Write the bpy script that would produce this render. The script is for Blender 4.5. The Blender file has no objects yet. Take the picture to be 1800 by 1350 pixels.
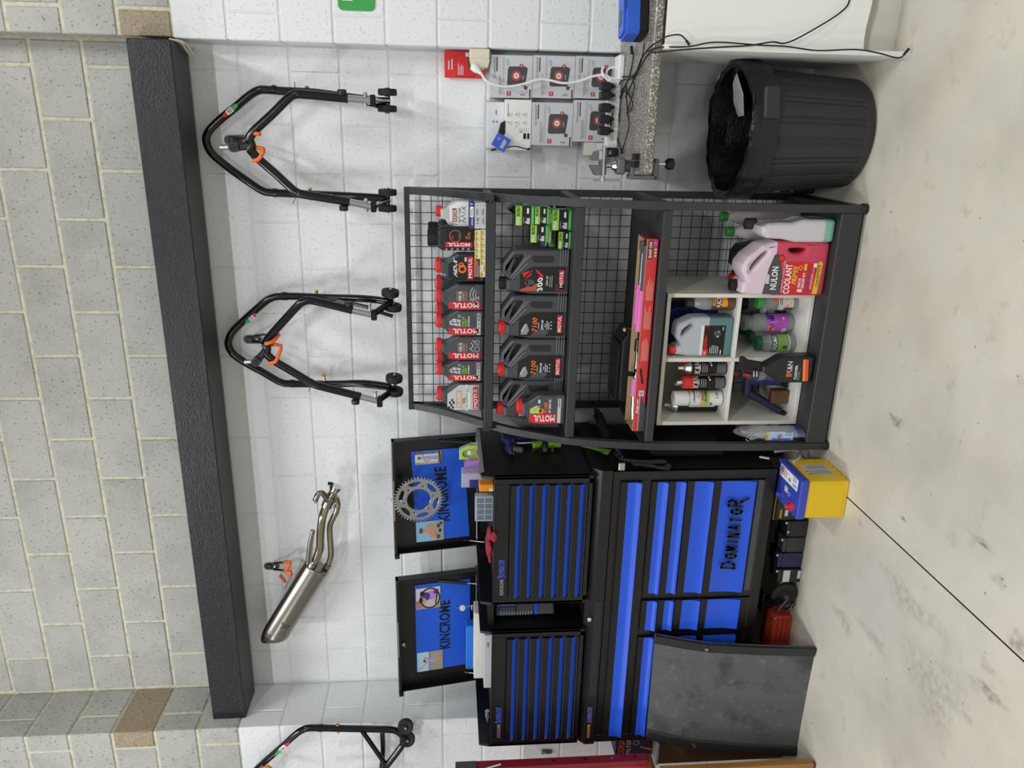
import bpy, bmesh, math, random
from mathutils import Vector as V, Matrix
random.seed(7)
S = bpy.context.scene
C = S.collection
PI = math.pi
# ---------------------------------------------------------------- camera, world, lamps, exposure
cd = bpy.data.cameras.new('camera'); cam = bpy.data.objects.new('camera', cd); C.objects.link(cam)
cd.sensor_width = 36.0; cd.lens = 1340.0/1800*36; cd.clip_start = .05
_f, _cam = (-.32757, -.08441, -.0054), V((.01392, -3.39813, 1.56958))
_fw = V((math.sin(_f[0])*math.cos(_f[1]), math.cos(_f[0])*math.cos(_f[1]), math.sin(_f[1])))
_r0 = V((math.cos(_f[0]), -math.sin(_f[0]), 0)); _u0 = _r0.cross(_fw)
_r = math.cos(_f[2])*_r0 + math.sin(_f[2])*_u0; _u = -math.sin(_f[2])*_r0 + math.cos(_f[2])*_u0
_X, _Y, _Z = -_u, _r, -_fw                      # the phone was held on its side
cam.matrix_world = Matrix(((_X.x,_Y.x,_Z.x,_cam.x),(_X.y,_Y.y,_Z.y,_cam.y),(_X.z,_Y.z,_Z.z,_cam.z),(0,0,0,1)))
S.camera = cam
w = bpy.data.worlds.new('garage_air'); S.world = w; w.use_nodes = True
w.node_tree.nodes['Background'].inputs[0].default_value = (.93,.96,1,1)
w.node_tree.nodes['Background'].inputs[1].default_value = .26
def lamp(x, y, z, sx, sy, power, col=(1,.98,.95)):
    l = bpy.data.lights.new('ceiling_batten','AREA'); l.shape='RECTANGLE'; l.size=sx; l.size_y=sy; l.energy=power; l.color=col
    o = bpy.data.objects.new('ceiling_batten', l); C.objects.link(o); o.location=(x,y,z); return o
lamp(-2.35,-1.85,4.6, .16,1.2, 50, (.97,1,1))
lamp( .95,-1.85,4.6, .16,1.2, 50, (.97,1,1))
lamp(-3.0,-5.9,4.6, 1.2,.3, 128, (.97,1,1))
lamp( .60,-5.9,4.6, 1.2,.3, 128, (.97,1,1))
lamp( 4.2,-5.9,4.6, 1.2,.3, 92, (.97,1,1))
lamp(-5.8,-4.5,4.6, 1.2,.3, 92, (.97,1,1))
S.view_settings.view_transform='Standard'; S.view_settings.look='None'; S.view_settings.gamma=1
S.view_settings.use_curve_mapping=False; S.view_settings.exposure=0.0

# ---------------------------------------------------------------- materials
def lin(c):
    c = c/255; return c/12.92 if c<=.04045 else ((c+.055)/1.055)**2.4
def rgb(c): return (lin(c[0]),lin(c[1]),lin(c[2]),1)
MATS = {}
def M(name, col, rough=.5, metal=0, bump=None, var=None, rnd=0, alpha=1, spec=.5, trans=0, coat=0):
    if name in MATS: return MATS[name]
    m = bpy.data.materials.new(name); m.use_nodes=True; nt=m.node_tree; N=nt.nodes; L=nt.links
    b = N['Principled BSDF']
    b.inputs['Base Color'].default_value=rgb(col); b.inputs['Roughness'].default_value=rough
    b.inputs['Metallic'].default_value=metal; b.inputs['Specular IOR Level'].default_value=spec
    b.inputs['Alpha'].default_value=alpha; b.inputs['Transmission Weight'].default_value=trans; b.inputs['Coat Weight'].default_value=coat
    tc = N.new('ShaderNodeTexCoord')
    vec=tc.outputs['Object']
    if rnd:                                    # alike pieces share a mesh: shift the grain from one to the next
        oi0=N.new('ShaderNodeObjectInfo'); va=N.new('ShaderNodeVectorMath'); va.operation='MULTIPLY_ADD'; va.inputs[1].default_value=(3.7,2.3,5.1)
        L.new(oi0.outputs['Location'],va.inputs[0]); L.new(tc.outputs['Object'],va.inputs[2]); vec=va.outputs[0]
    def noise(sc, det=4, rough=.6):
        n=N.new('ShaderNodeTexNoise'); n.inputs['Scale'].default_value=sc; n.inputs['Detail'].default_value=det
        n.inputs['Roughness'].default_value=rough; L.new(vec, n.inputs['Vector']); return n
    src=None
    if var:                                   # var = list of (scale, colour, low, high)
        for sc,c2,lo,hi in var:
            n=noise(sc); r=N.new('ShaderNodeMapRange'); r.inputs[1].default_value=lo; r.inputs[2].default_value=hi
            L.new(n.outputs[0], r.inputs[0]); mx=N.new('ShaderNodeMix'); mx.data_type='RGBA'
            L.new(r.outputs[0], mx.inputs[0])
            if src is None: mx.inputs[6].default_value=rgb(col)
            else: L.new(src, mx.inputs[6])
            mx.inputs[7].default_value=rgb(c2); src=mx.outputs[2]
    if rnd:
        oi=N.new('ShaderNodeObjectInfo'); mr=N.new('ShaderNodeMapRange'); mr.inputs[3].default_value=1-rnd; mr.inputs[4].default_value=1+rnd
        L.new(oi.outputs['Random'], mr.inputs[0]); hs=N.new('ShaderNodeHueSaturation'); L.new(mr.outputs[0], hs.inputs['Value'])
        if src is None: hs.inputs['Color'].default_value=rgb(col)
        else: L.new(src, hs.inputs['Color'])
        src=hs.outputs[0]
    if src is not None: L.new(src, b.inputs['Base Color'])
    if bump:
        prev=None
        for sc,st in ([bump] if isinstance(bump[0],(int,float)) else bump):
            n=noise(sc,6); bp=N.new('ShaderNodeBump'); bp.inputs['Strength'].default_value=st; bp.inputs['Distance'].default_value=.004
            L.new(n.outputs[0], bp.inputs['Height'])
            if prev: L.new(prev.outputs[0], bp.inputs['Normal'])
            prev=bp
        L.new(prev.outputs[0], b.inputs['Normal'])
    MATS[name]=m; return m
def pitted(name, col, pit, rough, rnd, dark=0, var=None):        # block face: fine grain and scattered pock marks
    m=M(name,col,rough,bump=(60,.25),var=var,rnd=rnd); nt=m.node_tree; N=nt.nodes; L=nt.links
    b=N['Principled BSDF']; tc=[n for n in N if n.bl_idname=='ShaderNodeTexCoord'][0]
    mp=N.new('ShaderNodeMapping'); mp.inputs['Scale'].default_value=(1.3,1.3,1); L.new(tc.outputs['Object'],mp.inputs['Vector'])
    oi=N.new('ShaderNodeObjectInfo'); L.new(oi.outputs['Location'],mp.inputs['Location'])
    n=N.new('ShaderNodeTexNoise'); n.inputs['Scale'].default_value=70; n.inputs['Detail'].default_value=2; L.new(mp.outputs[0],n.inputs['Vector'])
    r=N.new('ShaderNodeMapRange'); r.inputs[1].default_value=.30; r.inputs[2].default_value=.37; L.new(n.outputs[0],r.inputs[0])
    bp=N.new('ShaderNodeBump'); bp.inputs['Strength'].default_value=pit; bp.inputs['Distance'].default_value=.004; L.new(r.outputs[0],bp.inputs['Height'])
    old=b.inputs['Normal'].links[0].from_socket; L.new(old,bp.inputs['Normal']); L.new(bp.outputs[0],b.inputs['Normal'])
    if dark:
        src=b.inputs['Base Color'].links[0].from_socket; mx=N.new('ShaderNodeMix'); mx.data_type='RGBA'; inv=N.new('ShaderNodeMath'); inv.operation='MULTIPLY_ADD'
        inv.inputs[1].default_value=-dark; inv.inputs[2].default_value=dark; L.new(r.outputs[0],inv.inputs[0]); L.new(inv.outputs[0],mx.inputs[0])
        L.new(src,mx.inputs[6]); mx.inputs[7].default_value=rgb((70,68,64)); L.new(mx.outputs[2],b.inputs['Base Color'])
    return m
white_block=pitted('white_painted_block',(236,238,241),.55,.55,.012)
grey_block=pitted('bare_grey_block',(184,183,178),.5,.9,.05,.55,var=[(5,(168,167,162),.45,.7),(180,(196,193,187),.5,.75)])
tan_block=pitted('tan_block',(158,145,124),.5,.9,.03,.5,var=[(120,(196,180,150),.5,.75)])
white_mortar=M('painted_mortar',(226,228,230),.6,bump=(90,.3))
mortar=M('cream_mortar',(214,209,188),.95,bump=(90,.7),var=[(30,(188,184,165),.45,.65)])
concrete=M('concrete_floor',(219,211,197),.42,bump=(25,.05),var=[(1.3,(189,181,168),.40,.70),(3.2,(211,207,199),.5,.75),(9,(184,175,160),.6,.8),(60,(160,152,140),.68,.8)])
joint_dark=M('joint_dark',(74,70,66),.9)
beam_black=M('gloss_black_paint',(22,23,28),.24,bump=[(150,.6),(40,.6)])
blk=M('black_enamel',(16,16,18),.2); blk_matte=M('black_satin_steel',(48,49,52),.48); blk_tool=M('chest_black',(15,15,17),.38,bump=(300,.05))
blk_tool2=M('chest_black_edge',(30,30,33),.32)
blk_plastic=M('black_plastic',(31,31,34),.42); dk_plastic=M('charcoal_bottle',(68,69,74),.4); dk_plastic2=M('charcoal_bottle_edge',(106,108,114),.35)
rubber=M('black_rubber',(27,27,29),.7); black=M('flat_black',(12,12,13),.6); grey_dk=M('dark_grey',(72,73,77),.5)
blue=M('drawer_blue',(32,84,214),.38); blue2=M('deep_blue',(30,45,120),.45); navy=M('navy',(28,31,66),.5)
red=M('red',(206,34,40),.4); red_cap=M('red_cap',(220,48,48),.35); red_dk=M('dark_red',(140,22,32),.45); redlab=M('label_red',(212,34,46),.45)
white=M('white',(238,238,236),.5); offwhite=M('offwhite',(222,219,208),.55); lgrey=M('light_grey',(196,198,202),.5); mgrey=M('mid_grey',(140,142,146),.5)
cream=M('cream_plastic',(224,218,196),.45); orange=M('orange',(238,110,40),.45); amber=M('amber',(244,150,30),.45); yellow=M('yellow',(236,196,34),.45)
gold=M('gold_text',(205,150,80),.5); green=M('green',(60,165,80),.45); lime=M('lime',(140,200,60),.5); dkgreen=M('dark_green',(30,88,58),.45); paleg=M('pale_green',(178,205,110),.5)
purple=M('purple',(84,44,140),.45); lilac=M('lilac',(178,140,208),.45); pink=M('pink',(232,110,196),.45); magenta=M('magenta',(190,90,200),.45); brown=M('brown',(92,62,44),.5)
skin=M('print_skin',(206,150,120),.6); sky=M('print_sky',(150,196,224),.6); sand=M('print_sand',(212,196,160),.6); teal=M('teal',(110,190,200),.6)
steel=M('brushed_steel',(176,176,178),.3,1); chrome=M('chrome',(215,216,220),.14,1); zinc=M('zinc',(196,194,188),.35,1); brass=M('brass',(200,165,90),.3,1)
titan=M('titanium',(150,143,134),.3,1,bump=(40,.02)); titan2=M('titanium_pipe',(168,158,138),.22,1); iron=M('cast_iron',(104,107,112),.45,.3)
card=M('cardboard',(196,164,122),.8,bump=(120,.1)); boxred=M('box_red',(208,52,54),.5); paper=M('paper',(232,230,224),.7)
granite=M('granite_laminate',(112,106,98),.35,var=[(170,(206,200,190),.5,.62),(260,(52,49,46),.56,.66)])
melamine=M('white_melamine',(228,226,218),.5,var=[(3.5,(210,206,196),.55,.72),(24,(188,185,180),.64,.74)])
sheet=M('white_sheet',(240,239,236),.6)
binblack=M('bin_plastic',(44,44,46),.55,bump=(140,.04)); bag=M('bin_bag',(16,16,18),.22,bump=[(22,.8),(70,.4)])
board=M('creeper_board',(88,89,90),.75,bump=(70,.6),var=[(7,(62,62,63),.5,.68),(26,(104,104,104),.56,.72),(160,(120,120,120),.62,.75)])
wood=M('varnished_wood',(176,126,62),.4,bump=(40,.05)); wood_dk=M('brown_wood',(104,72,36),.5)
def grain(m, c2):
    nt=m.node_tree; N=nt.nodes; L=nt.links; tc=[n for n in N if n.bl_idname=='ShaderNodeTexCoord'][0]
    mp=N.new('ShaderNodeMapping'); mp.inputs['Scale'].default_value=(60,60,4); L.new(tc.outputs['Object'],mp.inputs['Vector'])
    n=N.new('ShaderNodeTexNoise'); n.inputs['Scale'].default_value=1; n.inputs['Detail'].default_value=4; L.new(mp.outputs[0],n.inputs['Vector'])
    mx=N.new('ShaderNodeMix'); mx.data_type='RGBA'; L.new(n.outputs[0],mx.inputs[0]); b=N['Principled BSDF']
    mx.inputs[6].default_value=b.inputs['Base Color'].default_value[:]; mx.inputs[7].default_value=rgb(c2); L.new(mx.outputs[2],b.inputs['Base Color'])
grain(wood,(140,92,40)); grain(wood_dk,(80,54,26))
milky=M('milky_plastic',(214,208,212),.4,alpha=.93); clear=M('clear_plastic',(225,228,232),.15,alpha=.32); glass=M('jar_glass',(190,198,196),.08,alpha=.34)
pinkliq=M('pink_coolant',(206,70,96),.35); pinkmilk=M('pink_milky',(222,200,212),.4); greenliq=M('green_liquid',(132,186,164),.35); tealliq=M('teal_liquid',(92,128,130),.4)
bluemilk=M('blue_milky',(190,196,206),.4); clearblue=M('clear_blue',(44,88,170),.12,alpha=.55); lilac_clear=M('lilac_clear',(196,150,214),.2,alpha=.7); lime_clear=M('lime_clear',(200,214,120),.2,alpha=.8)
leaf_yellow=M('battery_yellow',(228,190,28),.42); batblue=M('battery_blue',(54,72,176),.45)

# ---------------------------------------------------------------- mesh helpers
_txt={}
def textgeo(s, bold=True):
    k=(s,bold)
    if k not in _txt:
        cu=bpy.data.curves.new('t','FONT'); cu.body=s; cu.resolution_u=2
        if bold: cu.offset=.025; cu.space_character=1.06
        o=bpy.data.objects.new('t',cu); me=bpy.data.meshes.new_from_object(o)
        P=[(v.co.x,v.co.y) for v in me.vertices]; F=[tuple(p.vertices) for p in me.polygons]
        x0=min(p[0] for p in P); x1=max(p[0] for p in P); y0=min(p[1] for p in P); y1=max(p[1] for p in P)
        _txt[k]=([((a-x0)/(x1-x0),(b-y0)/max(y1-y0,1e-6)) for a,b in P],F)
        bpy.data.objects.remove(o); bpy.data.curves.remove(cu); bpy.data.meshes.remove(me)
    return _txt[k]
class Fr:                                        # a frame: origin, right, up, outward normal
    def __init__(s,o,r=(1,0,0),u=(0,0,1)):
        s.o=V(o); s.r=V(r).normalized(); s.u=V(u).normalized(); s.n=s.r.cross(s.u)
    def p(s,x,y,z=0): return s.o+s.r*x+s.u*y+s.n*z
class MB:
    def __init__(s): s.v=[]; s.f=[]; s.m=[]; s.sm=[]; s.mats=[]
    def mi(s,m):
        if m not in s.mats: s.mats.append(m)
        return s.mats.index(m)
    def add(s,vs,fs,mat,smooth=False):
        b=len(s.v); s.v+=[V(x) for x in vs]; i=s.mi(mat)
        for f in fs: s.f.append([b+k for k in f]); s.m.append(i); s.sm.append(smooth)
    def box(s,a,b,mat,bev=0,fr=None):
        x0,x1=sorted((a[0],b[0])); y0,y1=sorted((a[1],b[1])); z0,z1=sorted((a[2],b[2]))
        P=(lambda x,y,z:V((x,y,z))) if fr is None else fr.p
        if bev<=0:
            vs=[P(x,y,z) for x in(x0,x1) for y in(y0,y1) for z in(z0,z1)]
            fs=[(0,1,3,2),(4,6,7,5),(0,4,5,1),(2,3,7,6),(0,2,6,4),(1,5,7,3)]
            s.add(vs,fs,mat); return
        bev=min(bev,(x1-x0)*.45,(y1-y0)*.45,(z1-z0)*.45)
        vs=[];I={}
        for i,x in enumerate((x0,x1)):
            for j,y in enumerate((y0,y1)):
                for k,z in enumerate((z0,z1)):
                    dx,dy,dz=bev*(1-2*i),bev*(1-2*j),bev*(1-2*k)
                    I[i,j,k]=(len(vs),len(vs)+1,len(vs)+2); vs+=[P(x,y+dy,z+dz),P(x+dx,y,z+dz),P(x+dx,y+dy,z)]
        fs=[]
        for i in(0,1): fs.append([I[i,a,b][0] for a,b in((0,0),(1,0),(1,1),(0,1))])
        for j in(0,1): fs.append([I[a,j,b][1] for a,b in((0,0),(1,0),(1,1),(0,1))])
        for k in(0,1): fs.append([I[a,b,k][2] for a,b in((0,0),(1,0),(1,1),(0,1))])
        for j in(0,1):
            for k in(0,1): fs.append([I[0,j,k][1],I[1,j,k][1],I[1,j,k][2],I[0,j,k][2]])
        for i in(0,1):
            for k in(0,1): fs.append([I[i,0,k][0],I[i,1,k][0],I[i,1,k][2],I[i,0,k][2]])
            for j in(0,1): fs.append([I[i,j,0][0],I[i,j,1][0],I[i,j,1][1],I[i,j,0][1]])
        for q in I.values(): fs.append(list(q))
        s.add(vs,fs,mat)
    def tube(s,pts,r,mat,n=10,cap=True,closed=False):
        pts=[V(p) for p in pts]; rs=r if isinstance(r,(list,tuple)) else [r]*len(pts)
        N=len(pts); rings=[]; ref=None
        for i,p in enumerate(pts):
            a=pts[i-1] if (i>0 or closed) else p; b=pts[(i+1)%N] if (i<N-1 or closed) else p
            t=(b-a).normalized() if (b-a).length>1e-9 else V((0,0,1))
            if ref is None: ref=V((0,0,1)) if abs(t.z)<.9 else V((1,0,0))
            u=(ref-t*ref.dot(t)).normalized(); ref=u; w_=t.cross(u)
            rings.append([p+(u*math.cos(2*PI*k/n)+w_*math.sin(2*PI*k/n))*rs[i] for k in range(n)])
        vs=[q for R_ in rings for q in R_]; fs=[]
        for i in range(N if closed else N-1):
            j=(i+1)%N
            for k in range(n): fs.append((i*n+k,i*n+(k+1)%n,j*n+(k+1)%n,j*n+k))
        s.add(vs,fs,mat,True)
        if cap and not closed:
            s.add(rings[0],[tuple(reversed(range(n)))],mat); s.add(rings[-1],[tuple(range(n))],mat)
    def lathe(s,prof,o,mat,axis=(0,0,1),n=24,smooth=True,sx=1,sy=1,mats=None):     # prof: (radius, height)
        o=V(o); a=V(axis).normalized(); u=V((1,0,0)) if abs(a.x)<.9 else V((0,1,0)); u=(u-a*u.dot(a)).normalized(); w_=a.cross(u)
        vs=[o+a*h+(u*math.cos(2*PI*k/n)*sx+w_*math.sin(2*PI*k/n)*sy)*r for r,h in prof for k in range(n)]
        for i in range(len(prof)-1):
            fs=[(k,(k+1)%n,n+(k+1)%n,n+k) for k in range(n)]
            s.add(vs[i*n:(i+2)*n],fs,mats[i] if mats else mat,smooth)
        if prof[0][0]>1e-4: s.add(vs[:n],[tuple(reversed(range(n)))],mats[0] if mats else mat)
        if prof[-1][0]>1e-4: s.add(vs[-n:],[tuple(range(n))],mats[-1] if mats else mat)
    def prism(s,poly,d0,d1,mat,fr,mat2=None):     # polygon in frame (x,y), from depth d0 to d1
        n=len(poly); vs=[fr.p(x,y,d0) for x,y in poly]+[fr.p(x,y,d1) for x,y in poly]
        s.add(vs,[tuple(reversed(range(n)))],mat); s.add(vs,[tuple(range(n,2*n))],mat2 or mat)
        s.add(vs,[(i,(i+1)%n,n+(i+1)%n,n+i) for i in range(n)],mat)
    def curve(s,loops,depth,bev,mat,fr,zones=None,res=2):   # outline with holes, rounded edges; frame origin at mid depth
        c=bpy.data.curves.new('c','CURVE'); c.dimensions='2D'; c.fill_mode='BOTH'
        c.extrude=max(depth/2-bev,.0001); c.bevel_depth=bev; c.bevel_resolution=res; c.offset=-bev
        for li,pts in enumerate(loops):
            for _ in range(2 if li else 0):
                pts=[q for a,b in zip(pts,list(pts[1:])+[pts[0]]) for q in ((a[0]*.75+b[0]*.25,a[1]*.75+b[1]*.25),(a[0]*.25+b[0]*.75,a[1]*.25+b[1]*.75))]
            sp=c.splines.new('POLY'); sp.points.add(len(pts)-1); sp.use_cyclic_u=True
            for p,q in zip(sp.points,pts): p.co=(q[0],q[1],0,1)
        o=bpy.data.objects.new('c',c); me=bpy.data.meshes.new_from_object(o)
        bm=bmesh.new(); bm.from_mesh(me); bmesh.ops.remove_doubles(bm,verts=bm.verts,dist=1e-5)
        if zones:
            for z,_ in zones[:-1]:
                bmesh.ops.bisect_plane(bm,geom=bm.verts[:]+bm.edges[:]+bm.faces[:],plane_co=(0,z,0),plane_no=(0,1,0))
        bm.verts.index_update(); vs=[fr.p(*v.co) for v in bm.verts]
        if zones:
            for f in bm.faces:
                y=f.calc_center_median().y; mm=next((m_ for z,m_ in zones if y<=z),zones[-1][1])
                b=len(s.v)
                s.add([vs[v.index] for v in f.verts],[tuple(range(len(f.verts)))],mm,False)
        else: s.add(vs,[[v.index for v in f.verts] for f in bm.faces],mat)
        bm.free(); bpy.data.objects.remove(o); bpy.data.curves.remove(c); bpy.data.meshes.remove(me)
    def build(s,name,parent=None,loc=None,smooth_angle=None):
        base=V(loc) if loc is not None else V((0,0,0))
        off=wl(parent) if parent is not None else base
        me=bpy.data.meshes.new(name); me.from_pydata([p-off for p in s.v],[],s.f)
        for m in s.mats: me.materials.append(m)
        me.polygons.foreach_set('material_index',s.m); me.polygons.foreach_set('use_smooth',s.sm); me.update()
        o=bpy.data.objects.new(name,me); C.objects.link(o)
        if parent is not None: o.parent=parent
        else: o.location=base
        return o
def wl(o):
    p=V((0,0,0))
    while o is not None: p=p+o.location; o=o.parent
    return p
class D:                                          # flat print on a face, in a frame; layers lie a hair apart
    def __init__(s,mb,fr,e=.0007,cyl=None): s.mb=mb; s.fr=fr; s.e=e; s.cyl=cyl
    def q(s,x,y,l):
        d=s.e*(l+1)
        if s.cyl:
            a=x/s.cyl; rr=s.cyl+d; return s.fr.o+s.fr.r*(math.sin(a)*rr)+s.fr.u*y+s.fr.n*(math.cos(a)*rr)
        return s.fr.p(x,y,d)
    def poly(s,pts,mat,l=0): s.mb.add([s.q(x,y,l) for x,y in pts],[tuple(range(len(pts)))],mat)
    def rect(s,x0,y0,x1,y1,mat,l=0):
        n=max(1,int(abs(x1-x0)/s.cyl/.15)+1) if s.cyl else 1
        for i in range(n):
            a=x0+(x1-x0)*i/n; b=x0+(x1-x0)*(i+1)/n; s.poly([(a,y0),(b,y0),(b,y1),(a,y1)],mat,l)
    def ell(s,cx,cy,rx,ry,mat,l=0,n=20): s.poly([(cx+rx*math.cos(2*PI*k/n),cy+ry*math.sin(2*PI*k/n)) for k in range(n)],mat,l)
    def ring(s,cx,cy,r0,r1,mat,l=0,n=24,a0=0,a1=2*PI):
        for k in range(n):
            a=a0+(a1-a0)*k/n; b=a0+(a1-a0)*(k+1)/n
            s.poly([(cx+r*math.cos(t),cy+r*math.sin(t)) for r,t in((r0,a),(r1,a),(r1,b),(r0,b))],mat,l)
    def line(s,pts,wd,mat,l=0):
        for (a,b),(c,d_) in zip(pts,pts[1:]):
            L_=math.hypot(c-a,d_-b) or 1; nx,ny=-(d_-b)/L_*wd/2,(c-a)/L_*wd/2
            s.poly([(a-nx,b-ny),(c-nx,d_-ny),(c+nx,d_+ny),(a+nx,b+ny)],mat,l)
    def text(s,t,x0,y0,x1,y1,mat,l=1,rot=0,bold=True,shear=0):   # fitted to the box; rot 90 reads upwards
        P,F=textgeo(t,bold); out=[]
        for a,b in P:
            if rot==0: a2=a+shear*b; x,y=x0+(x1-x0)*a2,y0+(y1-y0)*b
            else: a2=a+shear*b; x,y=x1-(x1-x0)*b,y0+(y1-y0)*a2
            out.append(s.q(x,y,l))
        s.mb.add(out,F,mat)
    def lines(s,x0,y0,x1,y1,n,mat,l=1,fill=.45,rag=True):         # a block of small print
        h=(y1-y0)/n
        for i in range(n):
            e_=x1-(x1-x0)*(random.random()*.35 if rag else 0); s.rect(x0,y1-h*(i+fill),e_,y1-h*i,mat,l)
    def strokes(s,word,x0,y0,h,wd,mat,l=0,lean=.1):   # a spiky condensed hand of its own: every letter a few tapering strokes
        G={'D':[[(0,0),(0,1)],[(-.15,1),(.55,.92),(.85,.5),(.55,.08),(-.15,-.02)]],'O':[[(.2,.04),(.02,.5),(.22,.96),(.68,.96),(.85,.5),(.66,.04),(.2,.04)]],'M':[[(0,-.08),(.1,1),(.42,.25),(.75,1),(.88,-.05)]],'I':[[(.3,-.05),(.34,1.05)]],'N':[[(.0,-.1),(.08,1),(.72,0),(.8,1.08)]],
           'A':[[(0,-.05),(.42,1.04),(.82,-.05)],[(.16,.34),(.68,.34)]],'T':[[(-.05,.95),(.9,.98)],[(.42,.95),(.4,-.1)]],'R':[[(0,0),(0,1.02)],[(-.15,1),(.6,.96),(.72,.74),(.55,.52),(0,.48)],[(.25,.5),(.62,.1),(1.15,-.38)]]}
        x=x0
        for c_,w_,hh in word:
            for st in G[c_]:
                q=[(x+a*w_+lean*b*hh,y0+b*hh) for a,b in st]; s.line(q,wd,mat,l)
                for a,b in q[1:-1]: s.ell(a,b,wd*.5,wd*.5,mat,l,8)
            x+=w_*(.62 if c_=='I' else 1.0)+wd*1.15
    def bars(s,x0,y0,x1,y1,n,mat,l=1):
        wd=(x1-x0)/n
        for i in range(n):
            if random.random()<.75: s.rect(x0+wd*i,y0,x0+wd*(i+.3+.4*random.random()),y1,mat,l)
def thing(name,label,cat,loc=(0,0,0),group=None,rz=0):
    o=bpy.data.objects.new(name,None); C.objects.link(o); o.location=loc; o.rotation_euler=(0,0,rz); o.empty_display_size=.05
    return tag(o,label,cat,group)
def tag(o,label,cat,group=None):
    o['label']=label; o['category']=cat
    if group: o['group']=group
    return o
def struct(o): o['kind']='structure'; return o
def dup(root,loc,label,group=None):
    r=root.copy(); C.objects.link(r); r.location=loc; r['label']=label
    if group: r['group']=group
    for ch in list(root.children):
        c=ch.copy(); C.objects.link(c); c.parent=r
        for g in list(ch.children):
            d=g.copy(); C.objects.link(d); d.parent=c
    return r
def smooth(pts,n=6,closed=False):                 # Catmull-Rom through the points
    P=[V(p) for p in pts]; N=len(P); out=[]
    for i in range(N if closed else N-1):
        if closed: a,b,c,d=P[i-1],P[i],P[(i+1)%N],P[(i+2)%N]
        else: a,b,c,d=P[max(i-1,0)],P[i],P[i+1],P[min(i+2,N-1)]
        for k in range(n):
            t=k/n; out.append(.5*((2*b)+(c-a)*t+(2*a-5*b+4*c-d)*t*t+(3*b-a-3*c+d)*t**3))
    if not closed: out.append(P[-1])
    return out
def one(name,mb,label,cat,loc,group=None): return tag(mb.build(name,None,loc),label,cat,group)

# ================================================================ THE SETTING
mb=MB(); g=.003; xj=-1.345
mb.add([(xj+g,-9,0),(6,-9,0),(6,.1,0),(xj+g,.1,0)],[(0,1,2,3)],concrete)
mb.add([(-8,-9,0),(xj-g,-9,0),(xj-g,.1,0),(-8,.1,0)],[(0,1,2,3)],concrete)
mb.add([(xj-g,-9,0),(xj-g,-9,-.006),(xj-g,.1,-.006),(xj-g,.1,0)],[(0,1,2,3)],joint_dark)
mb.add([(xj+g,-9,0),(xj+g,-9,-.006),(xj+g,.1,-.006),(xj+g,.1,0)],[(0,1,2,3)],joint_dark)
mb.add([(xj-g,-9,-.006),(xj+g,-9,-.006),(xj+g,.1,-.006),(xj-g,.1,-.006)],[(0,1,2,3)],joint_dark)
floor=struct(mb.build('floor'))
# the rest of the garage, behind and above the camera
mb=MB(); mb.box((-8,-9,5.0),(6,.2,5.1),M('ceiling_steel',(120,120,122),.7)); ceiling=struct(mb.build('ceiling',None,(0,0,0)))
mb=MB(); mb.box((-8,-9.1,0),(6,-9,5.0),M('far_wall_grey',(176,176,174),.8)); struct(mb.build('wall_front',None,(0,0,0)))
mb=MB(); mb.box((-8.1,-9.1,0),(-8,.2,5.0),MATS['far_wall_grey']); struct(mb.build('wall_far_left',None,(0,0,0)))
mb=MB(); mb.box((6,-9.1,0),(6.1,.2,5.0),MATS['far_wall_grey']); struct(mb.build('wall_far_right',None,(0,0,0)))
mb=MB(); mb.box((-8,.17,0),(6,.27,5.0),MATS['far_wall_grey']); struct(mb.build('wall_far_back',None,(0,0,0)))
# worn marks trodden into the concrete
def fading(name,col,amt):
    m=M(name,col,.6); nt=m.node_tree; N=nt.nodes; L=nt.links; b=N['Principled BSDF']
    at=N.new('ShaderNodeAttribute'); at.attribute_name='fade'; tc=[n for n in N if n.bl_idname=='ShaderNodeTexCoord'][0]
    n=N.new('ShaderNodeTexNoise'); n.inputs['Scale'].default_value=38; n.inputs['Detail'].default_value=5; L.new(tc.outputs['Object'],n.inputs['Vector'])
    mr=N.new('ShaderNodeMapRange'); mr.inputs[1].default_value=.3; mr.inputs[2].default_value=.65; mr.inputs[4].default_value=amt; L.new(n.outputs[0],mr.inputs[0])
    mu=N.new('ShaderNodeMath'); mu.operation='MULTIPLY'; L.new(at.outputs['Fac'],mu.inputs[0]); L.new(mr.outputs[0],mu.inputs[1]); L.new(mu.outputs[0],b.inputs['Alpha']); return m
stain=fading('floor_stain',(138,127,108),.5); stain2=fading('floor_stain_light',(164,154,138),.26); chip=fading('floor_chip',(104,96,86),.8)
mb=MB(); fades=[]
def blot(cx,cy,rx,ry,m,z,a=0,n=22):
    rim=[]
    for k in range(n):
        t=2*PI*k/n; r=1+.22*math.sin(3*t+cx*9)+.12*math.sin(7*t+cy*5)
        x,y=rx*r*math.cos(t),ry*r*math.sin(t); rim.append((x*math.cos(a)-y*math.sin(a),x*math.sin(a)+y*math.cos(a)))
    vs=[(cx,cy,z)]+[(cx+x*.5,cy+y*.5,z) for x,y in rim]+[(cx+x*1.25,cy+y*1.25,z) for x,y in rim]
    mb.add(vs,[(0,1+k,1+(k+1)%n) for k in range(n)]+[(1+k,1+n+k,1+n+(k+1)%n,1+(k+1)%n) for k in range(n)],m)
    fades.extend([1.0]+[.8]*n+[0.0]*n)
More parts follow.
